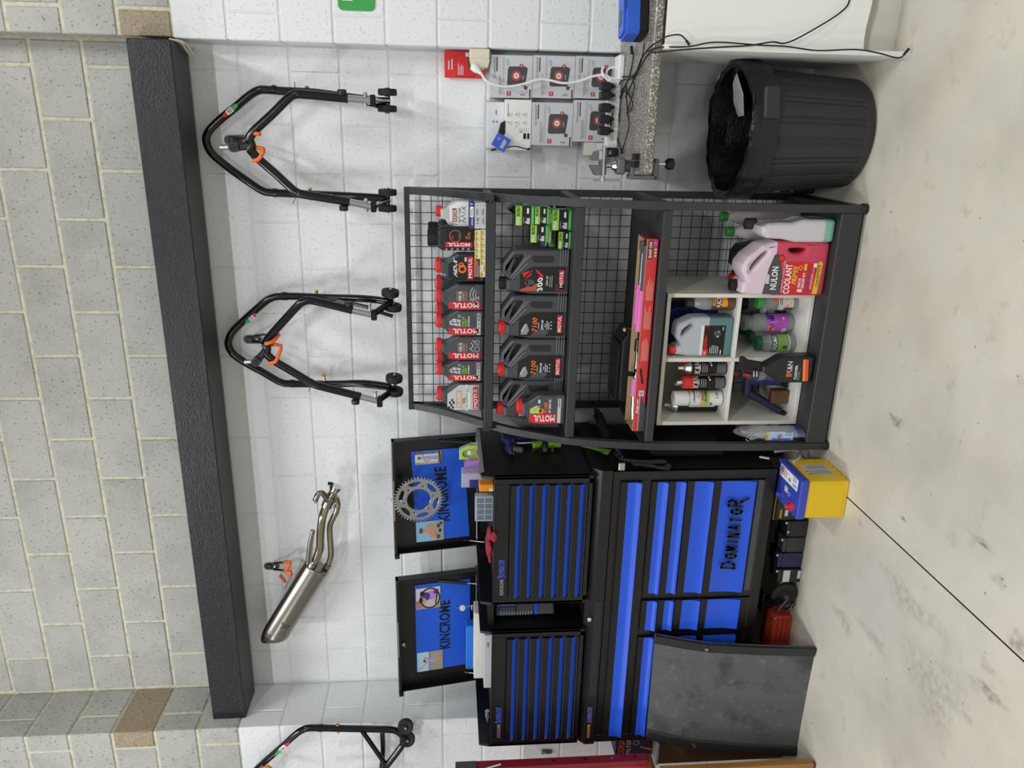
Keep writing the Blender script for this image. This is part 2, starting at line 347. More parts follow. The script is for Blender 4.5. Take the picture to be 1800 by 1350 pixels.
for (x,y,_),rx,ry,m in (((-1.521,-1.709,0.000),.018,.06,stain),((-1.538,-1.648,0.000),.02,.03,stain2),((-1.455,-1.672,0.000),.022,.035,stain2),((-0.937,-1.026,0.000),.02,.045,stain),((-1.658,-1.649,0.000),.012,.03,stain2),
        ((-1.188,-1.632,0.000),.02,.03,stain2),((-1.312,-1.754,-0.000),.03,.04,stain),((-1.244,-1.170,-0.000),.008,.02,stain),((-1.117,-1.532,0.000),.012,.06,stain2),((-1.125,-1.550,-0.000),.006,.03,stain),
        ((-1.396,-0.928,0.000),.012,.02,stain2),((-1.821,-0.925,0.000),.03,.09,stain2),((-1.754,-1.140,0.000),.025,.12,stain2),((-1.498,-1.295,0.000),.05,.18,stain2),((-1.690,-1.487,0.000),.12,.16,stain2)): blot(x,y,rx,ry,m,.0004+.0004*random.random())
for i in range(90):
    x=random.uniform(-2.6,.8); y=random.uniform(-2.2,-.7); blot(x,y,random.uniform(.002,.005),random.uniform(.002,.006),chip,.0012,n=8)
marks=mb.build('floor_marks',floor); marks['kind']='stuff'
at=marks.data.attributes.new('fade','FLOAT','POINT'); at.data.foreach_set('value',fades)

_bc={}
def block(wall,x0,x1,z0,z1,y0,y1,mat,gap,perp):
    """one masonry block as its own piece; alike blocks share a mesh"""
    a,b=perp/2,gap/2; w_,h,d=x1-x0-2*a,z1-z0-2*b,y1-y0; k=(round(w_,3),round(h,3),round(d,3),mat.name)
    if k not in _bc:
        q=MB(); q.box((-w_/2,-d/2,-h/2),(w_/2,d/2,h/2),mat,.0035); o=q.build('block',None,(0,0,0)); _bc[k]=o.data; C.objects.unlink(o); bpy.data.objects.remove(o)
    o=bpy.data.objects.new('block',_bc[k]); C.objects.link(o); o.parent=wall
    o.location=V(((x0+x1)/2,(y0+y1)/2+random.uniform(-.0008,.0008),(z0+z1)/2))-wl(wall)
TOP=4.4; XL,XR=-2.81,.302
PAINT=2.6
tan=set([(1,14),(5,17)])
# back wall between the two piers
mb=MB(); mb.box((XL-.3,.0032,0),(XR+.3,.16,PAINT),white_mortar); mb.box((XL-.3,.005,PAINT),(XR+.3,.16,TOP),mortar)
wall_back=struct(mb.build('wall_back',None,(0,0,0)))
for n in range(0,22):
    z0,z1=.2*n,.2*n+.2
    if n==13: z0=2.6
    off=.2 if n%2==0 else 0.0; x=off-.4*9
    painted=n<13; mt=white_block if painted else grey_block
    while x<XR:
        a,b=max(x,XL+.002),min(x+.4,XR-.002)
        if b-a>.03: block(wall_back,a,b,z0,z1,0,.1,mt,.008 if painted else .014,.005 if painted else .014)
        x+=.4
# right pier, standing .135 m proud
YP=-.135
mb=MB(); mb.box((XR+.0032,YP+.0032,0),(1.9,.16,2.6),white_mortar); mb.box((XR+.005,YP+.005,2.6),(1.9,.16,TOP),mortar)
wall_right=struct(mb.build('wall_right',None,(XR,0,0)))
for n in range(0,22):
    x=XR; first=.3 if n%2==0 else .1; painted=n<13
    while x<1.9:
        b=min(x+(first if x==XR else .4),1.9)
        mt=white_block if painted else (tan_block if (n in(13,) and x==XR) else grey_block)
        block(wall_right,x-(.0025 if x==XR else 0),b,.2*n,.2*n+.2,YP,.0,mt,.008 if painted else .014,.005 if painted else .014); x=b
# left pier, .305 m proud
YL=-.305
mb=MB(); mb.box((-4.4,YL+.0032,0),(XL-.0032,.16,2.6),white_mortar); mb.box((-4.4,YL+.005,2.6),(XL-.005,.16,TOP),mortar)
wall_left=struct(mb.build('wall_left',None,(XL,0,0)))
for n in range(0,22):
    painted=n<13; mt=white_block if painted else grey_block; gp,pp=(.009,.006) if painted else (.014,.014)
    if n%2==1:
        block(wall_left,XL-.1,XL+pp/2,.2*n,.2*n+.2,YL,-.002,tan_block if n==15 else mt,gp,pp); x=XL-.1
    else:
        block(wall_left,XL-.3,XL+pp/2,.2*n,.2*n+.2,YL,YL+.105,mt,gp,pp)
        block(wall_left,XL-.3,XL+pp/2,.2*n,.2*n+.2,YL+.105+pp,-.002,mt,gp,pp); x=XL-.3
    while x>-4.3:
        block(wall_left,x-.4,x,.2*n,.2*n+.2,YL,YL+.15,mt,gp,pp); x-=.4
# steel beam carrying the upper blockwork
t=thing('steel_beam','long black gloss-painted steel beam carrying the bare grey blockwork','beam',(-1.26,-.08,2.6))
mb=MB(); mb.box((XL+.001,-.242,2.58),(.288,-.232,2.738),beam_black,.003); mb.box((XL+.001,-.233,2.726),(.288,-.05,2.738),beam_black); mb.build('web_plate',t)
mb=MB(); mb.box((XL+.001,-.233,2.58),(.288,-.05,2.592),blk_matte,.002); mb.box((XL+.001,-.062,2.592),(.288,-.05,2.726),blk_matte); mb.build('bottom_flange',t)
mb=MB(); mb.box((-2.6,-.051,2.60),(-2.4,0,2.7),blk_matte); mb.box((-.6,-.051,2.60),(-.4,0,2.7),blk_matte); mb.build('wall_bracket',t)
mb=MB()
for k,(dz,dy) in enumerate(((0,0),(.006,.012),(-.008,.02))):
    mb.tube(smooth([(.292,-.2+dy,2.594+dz),(.285,-.17+dy,2.565+dz),(.255,-.10+dy,2.563+dz),(.245,-.03,2.567+dz)],5),.0042,cream,8)
one('loose_cable',mb,'cream cables looping out from under the right end of the black beam','cable',(.27,-.06,2.58))
# green first-aid sign on the right pier
t=thing('safety_sign','green rounded safety sign on the white right-hand pier','sign',(.5,YP,1.9))
mb=MB(); rr=.02; pts=[]
for cx,cy,a0 in((.80-rr,1.838+rr,-PI/2),(.80-rr,1.978-rr,0),(.418+rr,1.978-rr,PI/2),(.418+rr,1.838+rr,PI)):
    for k in range(6): a=a0+PI/2*k/5; pts.append((cx+rr*math.cos(a),cy+rr*math.sin(a)))
mb.prism(pts,.0005,.004,green,Fr((0,YP,0))); mb.build('plate',t)
mb=MB(); d=D(mb,Fr((0,YP-.004,0))); d.rect(.452,1.922,.56,1.962,white); d.rect(.486,1.87,.526,1.962,white); mb.build('symbol',t)

# ================================================================ DISPLAY RACK
YB=-.09
t_rack=thing('display_rack','tall black steel display rack with curved front posts, wire back and four shelves','rack',(-.73,-.35,0))
prof=[(-.600,.0),(-.602,.30),(-.592,.55),(-.580,.75),(-.558,.90),(-.518,1.07),(-.455,1.20),(-.395,1.31),(-.325,1.40),(-.24,1.50),(-.16,1.60),(-.10,1.70),(-.083,1.735)]
def post(xc,front):
    mb=MB(); hw=.0145
    pts=smooth([(xc,y,z) for y,z in prof],4) if front else [V((xc,YB,.0)),V((xc,YB,1.747))]
    vs=[];n=len(pts)
    for i,p in enumerate(pts):
        a=pts[max(i-1,0)];b=pts[min(i+1,n-1)];tn=(b-a).normalized();nn=tn.cross(V((1,0,0))).normalized()
        for sx,sn in((-1,-1),(1,-1),(1,1),(-1,1)): vs.append(p+V((sx*hw,0,0))+nn*sn*.0135)
    fs=[(i*4+k,i*4+(k+1)%4,i*4+4+(k+1)%4,i*4+4+k) for i in range(n-1) for k in range(4)]+[(3,2,1,0),(n*4-4,n*4-3,n*4-2,n*4-1)]
    mb.add(vs,fs,blk_matte); return mb
XRR,XLL=-.252,-1.212
for xc in(XRR,XLL):
    pf=post(xc,True).build('front_post',t_rack)
    mb=MB(); mb.lathe([(.001,-.005),(.02,-.004),(.021,.012),(.017,.022)],(xc,-.6,.0),rubber,n=12); mb.v=[v+V((0,0,.006)) for v in mb.v]; mb.build('foot_cap',pf)
    post(xc,False).build('rear_post',t_rack)
    mb=MB(); mb.box((xc-.012,-.59,.005),(xc+.012,-.09,.035),blk_matte,.002); mb.build('base_rail',t_rack)
ZS=[(1.415,-.405,.035),(1.086,-.525,.034),(.767,-.585,.032),(.097,-.612,.080)]      # deck height, front edge, lip height
for z,yf,h in ZS:
    mb=MB(); mb.box((XLL+.0145,yf+.022,z-.012),(XRR-.0145,YB+.012,z),blk_matte,.001)
    sh=mb.build('shelf',t_rack)
    mb=MB(); mb.box((XLL+.0145,yf,z-h),(XRR-.0145,yf+.022,z+.002),blk_matte,.003); mb.build('front_lip',sh)
    for xc in(XRR,XLL):
        mb=MB(); mb.box((xc-.011,yf+.02,z-.03),(xc+.011,YB,z+.004),blk_matte,.002); mb.build('side_rail',sh)
mb=MB(); mb.box((XLL,YB-.012,1.725),(XRR,YB+.012,1.747),blk_matte,.002); mb.build('top_rail',t_rack)
for nm,za,zb in(('wire_back',1.42,1.727),('wire_back',1.05,1.38),('wire_back',.74,1.05),('wire_back',.13,.735)):
    mb=MB(); wr=.0017
    n=int((XRR-XLL)/.048); 
    for i in range(1,n+1):
        x=XRR-.014-.048*i+.02; 
        if x>XLL+.01: mb.tube([(x,YB+.004,za),(x,YB+.004,zb)],wr,black,5)
    k=0
    while zb-.0465*k>za: mb.tube([(XLL,YB,zb-.0465*k),(XRR,YB,zb-.0465*k)],wr,black,5); k+=1
    mb.build(nm,t_rack)

# ================================================================ OIL BOTTLES, top shelf
def fr_at(x,y,z): return Fr((x,y,z))
OUT1=[(-.056,0),(.056,0),(.059,.004),(.0605,.012),(.0605,.112),(.055,.122),(.031,.152),(.029,.172),(.028,.179),(-.023,.179),(-.025,.168),(-.038,.156),(-.058,.122),(-.0605,.112),(-.0605,.012),(-.059,.004)]
def bottle1(label,loc,group='one-litre oil bottles on the top shelf',w_=1.0,edge=dk_plastic2):
    t=thing('oil_bottle',label,'bottle',loc,group); x,y,z=loc; f=fr_at(x,y,z); 
    mb=MB(); mb.curve([[(a*w_,b) for a,b in OUT1]],.072,.009,dk_plastic,f)
    f2=Fr((x,y-.036,z))
    for k in range(3): mb.tube([f2.p((.004+.011*k)*w_,.165-.001*k,-.006),f2.p((.052+.004*k)*w_,.118-.006*k,-.003)],.0022,edge,6)
    for k in range(4): mb.box((.012*w_,.010+.008*k,-.003),(.0605*w_,.0125+.008*k,.0015),dk_plastic2,fr=f2)
    mb.build('body',t)
    mb=MB(); cx=x+.006
    mb.lathe([(.024,.176),(.0305,.178),(.031,.196),(.029,.199)],(cx,y,z),red_cap,n=20)
    for k in range(20):
        a=2*PI*k/20; mb.box((cx+.0305*math.cos(a)-.0012,y+.0305*math.sin(a)-.0012,z+.179),(cx+.0305*math.cos(a)+.0012,y+.0305*math.sin(a)+.0012,z+.195),red_cap)
    mb.tube([(cx-.015,y-.02,z+.199),(cx-.02,y-.02,z+.203),(cx+.016,y-.02,z+.203),(cx+.02,y-.02,z+.199)],.0016,red_cap,6); mb.build('cap',t)
    return t,f2
def side_red(d,w_,x0=-.054,x1=-.020,z0=.017,z1=.148):
    d.poly([(x0*w_,z0),(x1*w_,z0),(x1*w_,z1),((x0+.006)*w_,z1),(x0*w_,z1-.03)],redlab,1)
    d.text('MOTUL',(x0+.007)*w_,z0+.008,(x1-.004)*w_,z1-.018,white,2,rot=90)
def label_fork(t,f2,w_,kind):
    mb=MB(); d=D(mb,f2,.0005)
    d.poly([(-.056*w_,.015),(.052*w_,.015),(.052*w_,.105),(.012*w_,.152),(-.05*w_,.152),(-.056*w_,.12)],grey_dk)
    side_red(d,w_)
    if kind=='gold':
        d.rect(-.014*w_,.111,.028*w_,.1125,lgrey,1); d.text('FORK OIL',-.014*w_,.095,.030*w_,.107,white,1); d.text('EXPERT',-.014*w_,.081,.030*w_,.092,gold,1); d.rect(-.014*w_,.074,.028*w_,.0755,lgrey,1)
        for k in range(3): d.ring(.014*w_,.018,.018+.011*k,.021+.011*k,lgrey,1,14,.25*PI,.95*PI)
        d.line([(-.012*w_,.062),(.004*w_,.022)],.004,lgrey,1)
    elif kind=='green':
        d.poly([(-.015*w_,.10),(.018*w_,.098),(.024*w_,.128),(.008*w_,.146),(-.006*w_,.142)],lgrey,1)
        d.line([(-.012*w_,.108),(.02*w_,.118)],.003,grey_dk,2); d.line([(-.008*w_,.126),(.016*w_,.134)],.003,grey_dk,2); d.line([(.004*w_,.1),(.004*w_,.142)],.003,grey_dk,2)
        d.rect(.028*w_,.098,.042*w_,.11,mgrey,1)
        d.text('FORK OIL',-.014*w_,.083,.034*w_,.094,lime,1); d.text('EXPERT',-.014*w_,.071,.022*w_,.081,lime,1); d.text('10W MEDIUM',-.014*w_,.061,.034*w_,.068,white,1)
        d.rect(-.054*w_,.0155,.05*w_,.031,lgrey,2); 
        for k in range(5): d.rect((-.046+.019*k)*w_,.0195,(-.036+.019*k)*w_,.027,mgrey,3)
    else:
        d.rect(-.014*w_,.108,.03*w_,.1095,lgrey,1); d.text('FORK OIL',-.014*w_,.093,.032*w_,.104,white,1); d.text('EXPERT',-.014*w_,.08,.028*w_,.090,gold,1); d.rect(-.014*w_,.072,.026*w_,.0735,lgrey,1)
        d.line([(-.015*w_,.045),(0,.06),(.012*w_,.045),(.03*w_,.055)],.0035,lgrey,1)
        for cx in(-.004,.03): d.ring(cx*w_,.03,.009,.0115,lgrey,1,14)
        d.line([(.012*w_,.024),(.03*w_,.03),(.04*w_,.05)],.003,lgrey,1)
    mb.build('label',t)
Z1=1.4155; Y1=-.285
t,f2=bottle1('charcoal one-litre oil bottle with orange gear emblem, between black bottle and fork oil',(-.535,Y1,Z1),w_=.92)
mb=MB(); d=D(mb,f2,.0005); d.poly([(-.05,.02),(.05,.02),(.05,.10),(.014,.148),(-.04,.148),(-.05,.125)],black)
d.text('HD-X',-.038,.112,.028,.128,white,1,shear=.25); d.ring(-.004,.092,.009,.017,orange,1); d.ring(.012,.096,.006,.011,orange,2)
d.rect(-.046,.048,.046,.070,redlab,1); d.text('MOTUL',-.040,.052,.042,.067,white,2); d.rect(-.036,.036,.04,.044,orange,1); d.lines(-.036,.022,.03,.033,2,lgrey); d.rect(.026,.074,.044,.083,lgrey,1); mb.build('label',t)
specs=[(-.657,.90,'gold','grey one-litre fork oil bottle with gold lettering and white rings, beside orange emblem bottle'),
       (-.767,.90,'green','grey one-litre fork oil bottle with green lettering, fourth bottle from the rack left end'),
       (-.874,.86,'plain','grey one-litre fork oil bottle with white bicycle drawing, between two green lettered ones'),
       (-.975,.78,'green','grey one-litre fork oil bottle with green lettering, next to the chequered-label bottle')]
for x,w_,k,lb in specs:
    t,f2=bottle1(lb,(x,Y1+(.0 if k!='green' else .004),Z1),w_=w_); label_fork(t,f2,w_,k)
t,f2=bottle1('charcoal oil bottle with chequered flag label and masking tape strip, leftmost on top shelf',(-1.09,Y1,Z1),w_=1.05)
mb=MB(); d=D(mb,f2,.0005); d.poly([(-.058,.02),(.055,.02),(.055,.105),(.015,.155),(-.045,.155),(-.058,.125)],lgrey)
for i in range(4):
    for j in range(3):
        if (i+j)%2==0: d.rect(-.052+.011*i,.128+.008*j-.002*i,-.041+.011*i,.136+.008*j-.002*i,black,1)
d.rect(-.048,.095,.03,.116,gold,1); d.text('CLASSIC',-.044,.098,.026,.112,white,2); d.text('OIL',-.03,.078,.0,.092,brown,1); d.rect(-.05,.058,.02,.066,white,1)
d.rect(-.06,.066,.056,.078,offwhite,2); d.text('10-2297-01',-.05,.0685,.04,.0755,black,3,bold=False)
d.rect(-.053,.022,.046,.046,redlab,1); d.text('MOTUL',-.047,.026,.041,.042,white,2); mb.build('label',t)
# second row, only their caps and shoulders show
for x,lb in((-.625,'red-capped oil bottle standing behind the gold lettered fork oil bottle'),(-.738,'red-capped oil bottle standing behind the fourth bottle from left'),(-.95,'red-capped oil bottle hidden behind the white bicycle fork oil bottle')):
    bottle1(lb,(x,-.185,Z1),w_=.9)
# round black filter oil bottle
t=thing('filter_oil_bottle','rounded black bottle with side red label and wide black cap, top shelf','bottle',(-.418,-.285,Z1))
f=fr_at(-.418,-.285,Z1); mb=MB(); o=[(-.046,0),(.046,0),(.048,.01),(.048,.16),(.045,.175),(.036,.189),(.026,.194),(-.026,.194),(-.036,.189),(-.045,.175),(-.048,.16),(-.048,.01)]
mb.curve([o],.085,.014,blk_plastic,f); mb.build('body',t)
mb=MB(); mb.lathe([(.028,.19),(.033,.193),(.034,.228),(.031,.231)],f.o,black,n=20)
for k in range(24): a=2*PI*k/24; mb.box((f.o.x+.034*math.cos(a)-.001,f.o.y+.034*math.sin(a)-.001,f.o.z+.195),(f.o.x+.034*math.cos(a)+.001,f.o.y+.034*math.sin(a)+.001,f.o.z+.226),blk_plastic)
mb.build('cap',t)
mb=MB(); d=D(mb,Fr((-.418,-.3275,Z1)),.0005); d.rect(-.032,.05,.038,.158,black); d.ring(.012,.12,.022,.0235,gold,1); d.ring(.006,.132,.004,.007,red,1); d.rect(.002,.098,.022,.108,grey_dk,1)
d.text('AIR',.0,.072,.012,.081,orange,1); d.text('FILTER',.0,.060,.028,.07,orange,1); d.rect(-.032,.052,-.012,.160,redlab,1); d.text('MOTUL',-.029,.062,-.015,.15,white,2,rot=90)
d.text('OIL',-.03,.036,.0,.046,lgrey,1); d.lines(-.044,.05,-.034,.16,5,mgrey); mb.build('label',t)
t=dup(t,(-.405,-.165,Z1),'black round bottle half hidden behind the rounded filter oil bottle')
# grey jug of coolant mix
t=thing('coolant_mix_jug','grey jug with red cap, white label and MIX scrawled in black marker','jug',(-.323,-.265,Z1)); f=fr_at(-.323,-.265,Z1)
jugm=M('pale_grey_jug',(186,190,192),.4)
mb=MB(); mb.curve([[(-.05,0),(.05,0),(.053,.01),(.053,.115),(.045,.135),(.024,.155),(.018,.178),(-.018,.178),(-.026,.158),(-.044,.148),(-.053,.125),(-.053,.01)]],.07,.01,jugm,f); mb.build('body',t)
mb=MB(); mb.lathe([(.019,.174),(.0225,.175),(.0225,.194),(.02,.197)],(-.315,-.265,Z1),red_cap,n=18); mb.build('cap',t)
mb=MB(); d=D(mb,Fr((-.323,-.3,Z1)),.0005); d.poly([(-.046,.055),(.046,.055),(.048,.11),(.03,.142),(-.03,.142),(-.048,.12)],white)
d.rect(-.03,.113,.022,.131,red_dk,1); d.text('ROCOIL',-.027,.115,.019,.129,white,2); d.text('AUTO COOL',-.032,.098,.026,.108,black,1)
d.line([(-.034,.078),(-.026,.094),(-.018,.078),(-.008,.095),(0,.078)],.0022,black,1); d.line([(.006,.078),(.006,.095)],.0022,black,1); d.line([(.014,.078),(.03,.095)],.0022,black,1); d.line([(.014,.095),(.03,.078)],.0022,black,1)
d.ring(-.036,.132,.004,.0055,black,1); d.line([(-.038,.126),(-.042,.112)],.002,black,1); mb.build('label',t)
# carton row in front of the bottles
def carton(name,label,x0,x1,z0,z1,y0,y1,m,group=None,cat='box'):
    t=thing(name,label,cat,((x0+x1)/2,(y0+y1)/2,z0),group); mb=MB(); mb.box((x0,y0,z0),(x1,y1,z1),m,.0008); mb.build('carton',t); return t,Fr((x0,y0,z0))
for i,(z0,lb) in enumerate(((1.4175,'bottom light grey piston ring carton with barcode, front of top shelf'),(1.4395,'second light grey carton up with barcode, under the blue carton'))):
    t,f=carton('parts_carton',lb,-.368,-.270,z0,z0+.0215,-.395,-.325,lgrey,'light grey parts cartons'); mb=MB(); d=D(mb,f,.0004)
    d.bars(.018,.006,.046,.015,12,black,0); d.lines(.052,.006,.08,.016,3,grey_dk,0); d.text('V',.086,.006,.092,.014,black,0); mb.build('print',t)
t,f=carton('parts_carton','blue and white parts carton on top of the grey cartons',-.369,-.267,1.4615,1.4835,-.395,-.325,blue2); mb=MB(); d=D(mb,f,.0004)
d.rect(.045,.004,.085,.018,white,0); d.lines(.05,.006,.08,.016,3,mgrey,1); d.text('athena',.014,.007,.042,.014,white,0); d.ell(.007,.011,.0045,.007,red_dk,0); d.text('T',.09,.006,.099,.016,white,0); mb.build('print',t)
def plug(x1,w_,z,lb,h,flip=False):
    t,f=carton('spark_plug_box',lb,x1-w_,x1,z,z+h,-.393,-.365,white,'yellow and white spark plug boxes'); mb=MB(); d=D(mb,f,.0004)
    a,b=(0,h*.44) if flip else (h*.5,h); d.rect(0,a,w_,b,yellow,0); d.text('NGK',w_*.2,a+.0025,w_*.8,b-.0025,grey_dk,1); d.lines(w_*.15,(b if flip else 0)+.002,w_*.85,(h if flip else a)-.001,2,mgrey,0); mb.build('print',t)
ordn=['first','second','third','fourth','fifth','sixth','seventh','eighth']
x=-.372
for i in range(8):
    w_=.0222; plug(x,w_,1.4175,'yellow and white spark plug box, %s from the right in the bottom row'%ordn[i],.021,flip=(i==6)); x-=w_+.0012
x=-.374
for i in range(5):
    w_=.0215; plug(x,w_,1.4390,'yellow and white spark plug box, %s from the right in the top row'%ordn[i],.0205); x-=w_+.001

# ================================================================ FOUR-LITRE BOTTLES, second shelf
OUT4=[(-.086,0),(.084,0),(.0895,.004),(.091,.012),(.091,.213),(.086,.222),(.027,.2645),(.022,.266),(-.007,.266),(-.012,.262),(-.026,.243),(-.030,.233),(-.0325,.25),(-.078,.25),(-.081,.232),(-.0845,.203),(-.091,.165),(-.0935,.15),(-.094,.012),(-.092,.004)]
HOLE4=[(.017,.2465),(.066,.214),(.067,.181),(.052,.186),(-.009,.229),(.001,.244)]
OUT4=[(a*.962,b) for a,b in OUT4]; HOLE4=[(a*.962,b) for a,b in HOLE4]
Z2=1.0865; Y2=-.385
def bottle4(label,loc,capm,group):
    t=thing('oil_bottle',label,'bottle',loc,group); x,y,z=loc; f=fr_at(x,y,z); fz=Fr((x,y-.055,z))
    mb=MB(); mb.curve([OUT4,HOLE4],.11,.011,dk_plastic,f)
    mb.tube([fz.p(-.026,.236,-.001),fz.p(.03,.19,.0),fz.p(.055,.166,0),fz.p(.066,.158,-.002)],.0032,dk_plastic2,7); mb.tube([fz.p(-.03,.228,-.001),fz.p(.022,.180,0),fz.p(.034,.165,-.001)],.003,dk_plastic2,7)
    mb.tube([fz.p(.078,.225,-.006),fz.p(.03,.26,-.006),fz.p(-.006,.261,-.006),fz.p(-.022,.243,-.005)],.0022,dk_plastic2,6)
    for k in range(4): mb.box((.022,.008+.0098*k,-.06),(.0885,.0118+.0098*k,.0022),dk_plastic2,.001,fr=fz); mb.box((-.0912,.008+.0098*k,-.06),(-.078,.0118+.0098*k,.0018),dk_plastic2,.001,fr=fz)
    mb.build('body',t)
    mb=MB(); mb.prism([(.036,.066),(.06,.062),(.064,.07),(.064,.148),(.052,.154),(.036,.14)],-.004,.0004,blk_plastic,fz); mb.build('grip_panel',t)
    mb=MB(); mb.lathe([(.02,.245),(.0255,.247),(.0258,.272),(.0235,.275)],(x-.055,y,z),capm,n=20)
    for k in range(18): a=2*PI*k/18; mb.box((x-.055+.0255*math.cos(a)-.0012,y+.0255*math.sin(a)-.0012,z+.249),(x-.055+.0255*math.cos(a)+.0012,y+.0255*math.sin(a)+.0012,z+.27),capm)
    mb.build('cap',t); return t,fz
LAB4=[(-.078,.018),(.021,.018),(.021,.15),(-.007,.197),(-.078,.197)]
t,fz=bottle4('charcoal four-litre oil bottle with black cap and red racing motorcycle label',(-.527,Y2,Z2),black,'four-litre oil bottles on the second shelf')
mb=MB(); d=D(mb,fz,.0005); d.poly(LAB4,black); d.poly([(-.076,.13),(-.045,.125),(-.055,.16),(-.07,.195),(-.077,.195)],M('print_rust',(176,78,56),.5),1); d.poly([(-.076,.02),(-.05,.02),(-.046,.056),(-.076,.056)],M('print_maroon',(96,34,36),.5),1)
d.poly([(-.03,.175),(-.005,.19),(.004,.165),(-.01,.15)],red,1); d.line([(-.05,.165),(-.02,.175),(.005,.15)],.004,red,1); d.ell(-.044,.158,.014,.02,grey_dk,1)
d.text('300',-.074,.106,-.02,.128,white,2,shear=-.1); d.poly([(-.024,.106),(-.012,.106),(.012,.134),(.002,.134),(-.016,.116),(-.022,.128)],red,3); d.text('10W-40',-.054,.085,-.016,.094,lgrey,2)
d.lines(-.06,.064,-.01,.08,2,mgrey); d.rect(-.066,.022,.008,.042,redlab,1); d.text('MOTUL',-.061,.0255,.004,.0395,white,2); mb.build('label',t)
t0=None
for i,(x,lb) in enumerate(((-.709,'charcoal four-litre oil bottle with orange numerals, beside the black-capped one'),(-.889,'charcoal four-litre oil bottle with orange numerals, second from left on its shelf'),(-1.068,'charcoal four-litre oil bottle with red cap, partly hidden behind a smaller bottle'))):
    if t0 is None:
        t0,fz=bottle4(lb,(x,Y2,Z2),red_cap,'four-litre oil bottles on the second shelf')
        mb=MB(); d=D(mb,fz,.0005); d.poly(LAB4,black); d.poly([(-.076,.15),(-.05,.125),(-.042,.09),(-.062,.075),(-.076,.09)],grey_dk,1); d.poly([(-.072,.19),(-.04,.18),(-.025,.165),(-.055,.155),(-.072,.165)],mgrey,1); d.line([(-.06,.186),(-.03,.17)],.006,lgrey,2)
        d.text('7100',-.062,.122,-.004,.143,orange,2,shear=.08); d.text('10W-60',-.052,.098,-.012,.107,white,2); d.lines(-.055,.112,-.01,.118,1,lgrey); d.lines(-.052,.07,-.014,.092,3,lgrey); 
        for k in range(3): d.ell(-.048+.014*k,.066,.003,.003,lgrey,1,8)
        d.rect(-.066,.022,.008,.042,redlab,1); d.text('MOTUL',-.061,.0255,.004,.0395,white,2); mb.build('label',t0)
    else: dup(t0,(x,Y2+(.018 if x<-1 else 0),Z2),lb)
t,f2=bottle1('small one-litre oil bottle with side red label, standing in front at shelf left end',(-1.085,-.464,Z2),group=None,w_=1.05)
mb=MB(); d=D(mb,f2,.0005); d.poly([(-.058,.02),(.054,.02),(.054,.105),(.012,.152),(-.05,.152),(-.058,.12)],grey_dk); side_red(d,1.05,x0=-.054,x1=-.016,z0=.038,z1=.15)
d.poly([(-.014,.148),(.006,.148),(.022,.12),(.0,.1),(-.014,.11)],paleg,1); d.ell(-.004,.1,.012,.01,orange,1); d.line([(.002,.13),(.02,.105)],.005,skin,2); d.rect(.03,.106,.046,.116,lgrey,1)
d.text('7100',-.012,.075,.034,.09,orange,1); d.text('4T 20W-50',-.012,.062,.046,.071,white,1); d.rect(-.056,.021,.05,.035,lgrey,2); mb.build('label',t)
# oil filter cartons
def filt(lb,x0,x1,z0,z1,y0=-.43,y1=-.36,head='top'):
    t,f=carton('oil_filter_carton',lb,x0,x1,z0,z1,y0,y1,black,'green and black oil filter cartons'); w_,h=x1-x0,z1-z0; mb=MB(); d=D(mb,f,.0005)
    d.rect(0,h*.70,w_,h*.99,lime,0); d.text('HIFLO',w_*.05,h*.76,w_*.45,h*.93,white,2); d.text('FILTRO',w_*.48,h*.76,w_*.95,h*.93,black,2); d.rect(0,h*.66,w_,h*.70,paleg,0)
    d.rect(0,h*.02,w_,h*.18,green,0); d.line([(w_*.1,h*.1),(w_*.9,h*.1)],h*.03,paleg,1); d.rect(w_*.62,h*.3,w_*.9,h*.4,white,1)
    d.poly([(w_*.08,h*.24),(w_*.4,h*.24),(w_*.36,h*.46),(w_*.28,h*.36),(w_*.2,h*.5),(w_*.08,h*.4)],lgrey,1); d.lines(w_*.1,h*.52,w_*.5,h*.6,2,mgrey,1); mb.build('print',t); 
    mb=MB(); dd=D(mb,Fr((x1,y0,z0),(0,1,0)),.0005); dd.rect(0,0,y1-y0,h,M('filter_side',(120,178,84),.5),0); dd.lines(.005,h*.1,(y1-y0)*.9,h*.9,5,dkgreen,1); mb.build('side_print',t)
filt('black green oil filter carton at bottom right of the filter pile',-.366,-.288,Z2,Z2+.077)
filt('smallest green black oil filter carton, low left end of the pile',-.438,-.372,Z2,Z2+.050)
filt('flat green oil filter carton lying across the middle of the pile',-.424,-.288,Z2+.078,Z2+.0875,head='flat')
filt('oil filter carton with silver filter print, left one in the upper layer',-.414,-.348,Z2+.088,Z2+.160)
filt('oil filter carton in the upper layer, directly under the topmost one',-.344,-.278,Z2+.088,Z2+.145)
filt('topmost black green oil filter carton, tucked behind the right front post',-.349,-.276,Z2+.146,Z2+.220)
filt('green oil filter carton standing at back left of the pile',-.445,-.372,Z2,Z2+.0775,-.355,-.29)
t=thing('parts_bag','black bagged part with clear wrap at right rear of second shelf','bag',(-.30,-.2,Z2)); mb=MB()
mb.curve([[(-.045,0),(.032,0),(.034,.09),(.02,.2),(-.01,.235),(-.04,.19)]],.10,.012,bag,fr_at(-.30,-.2,Z2)); mb.build('bag',t)
mb=MB(); mb.tube(smooth([(-.27,-.255,Z2+.02),(-.272,-.26,Z2+.1),(-.285,-.262,Z2+.17),(-.30,-.26,Z2+.21)],4),.0022,lgrey,6); mb.build('wire',t)
mb=MB(); d=D(mb,Fr((-.34,-.2505,Z2)),.0006); d.lines(.02,.03,.06,.09,3,lgrey,0); mb.build('print',t)

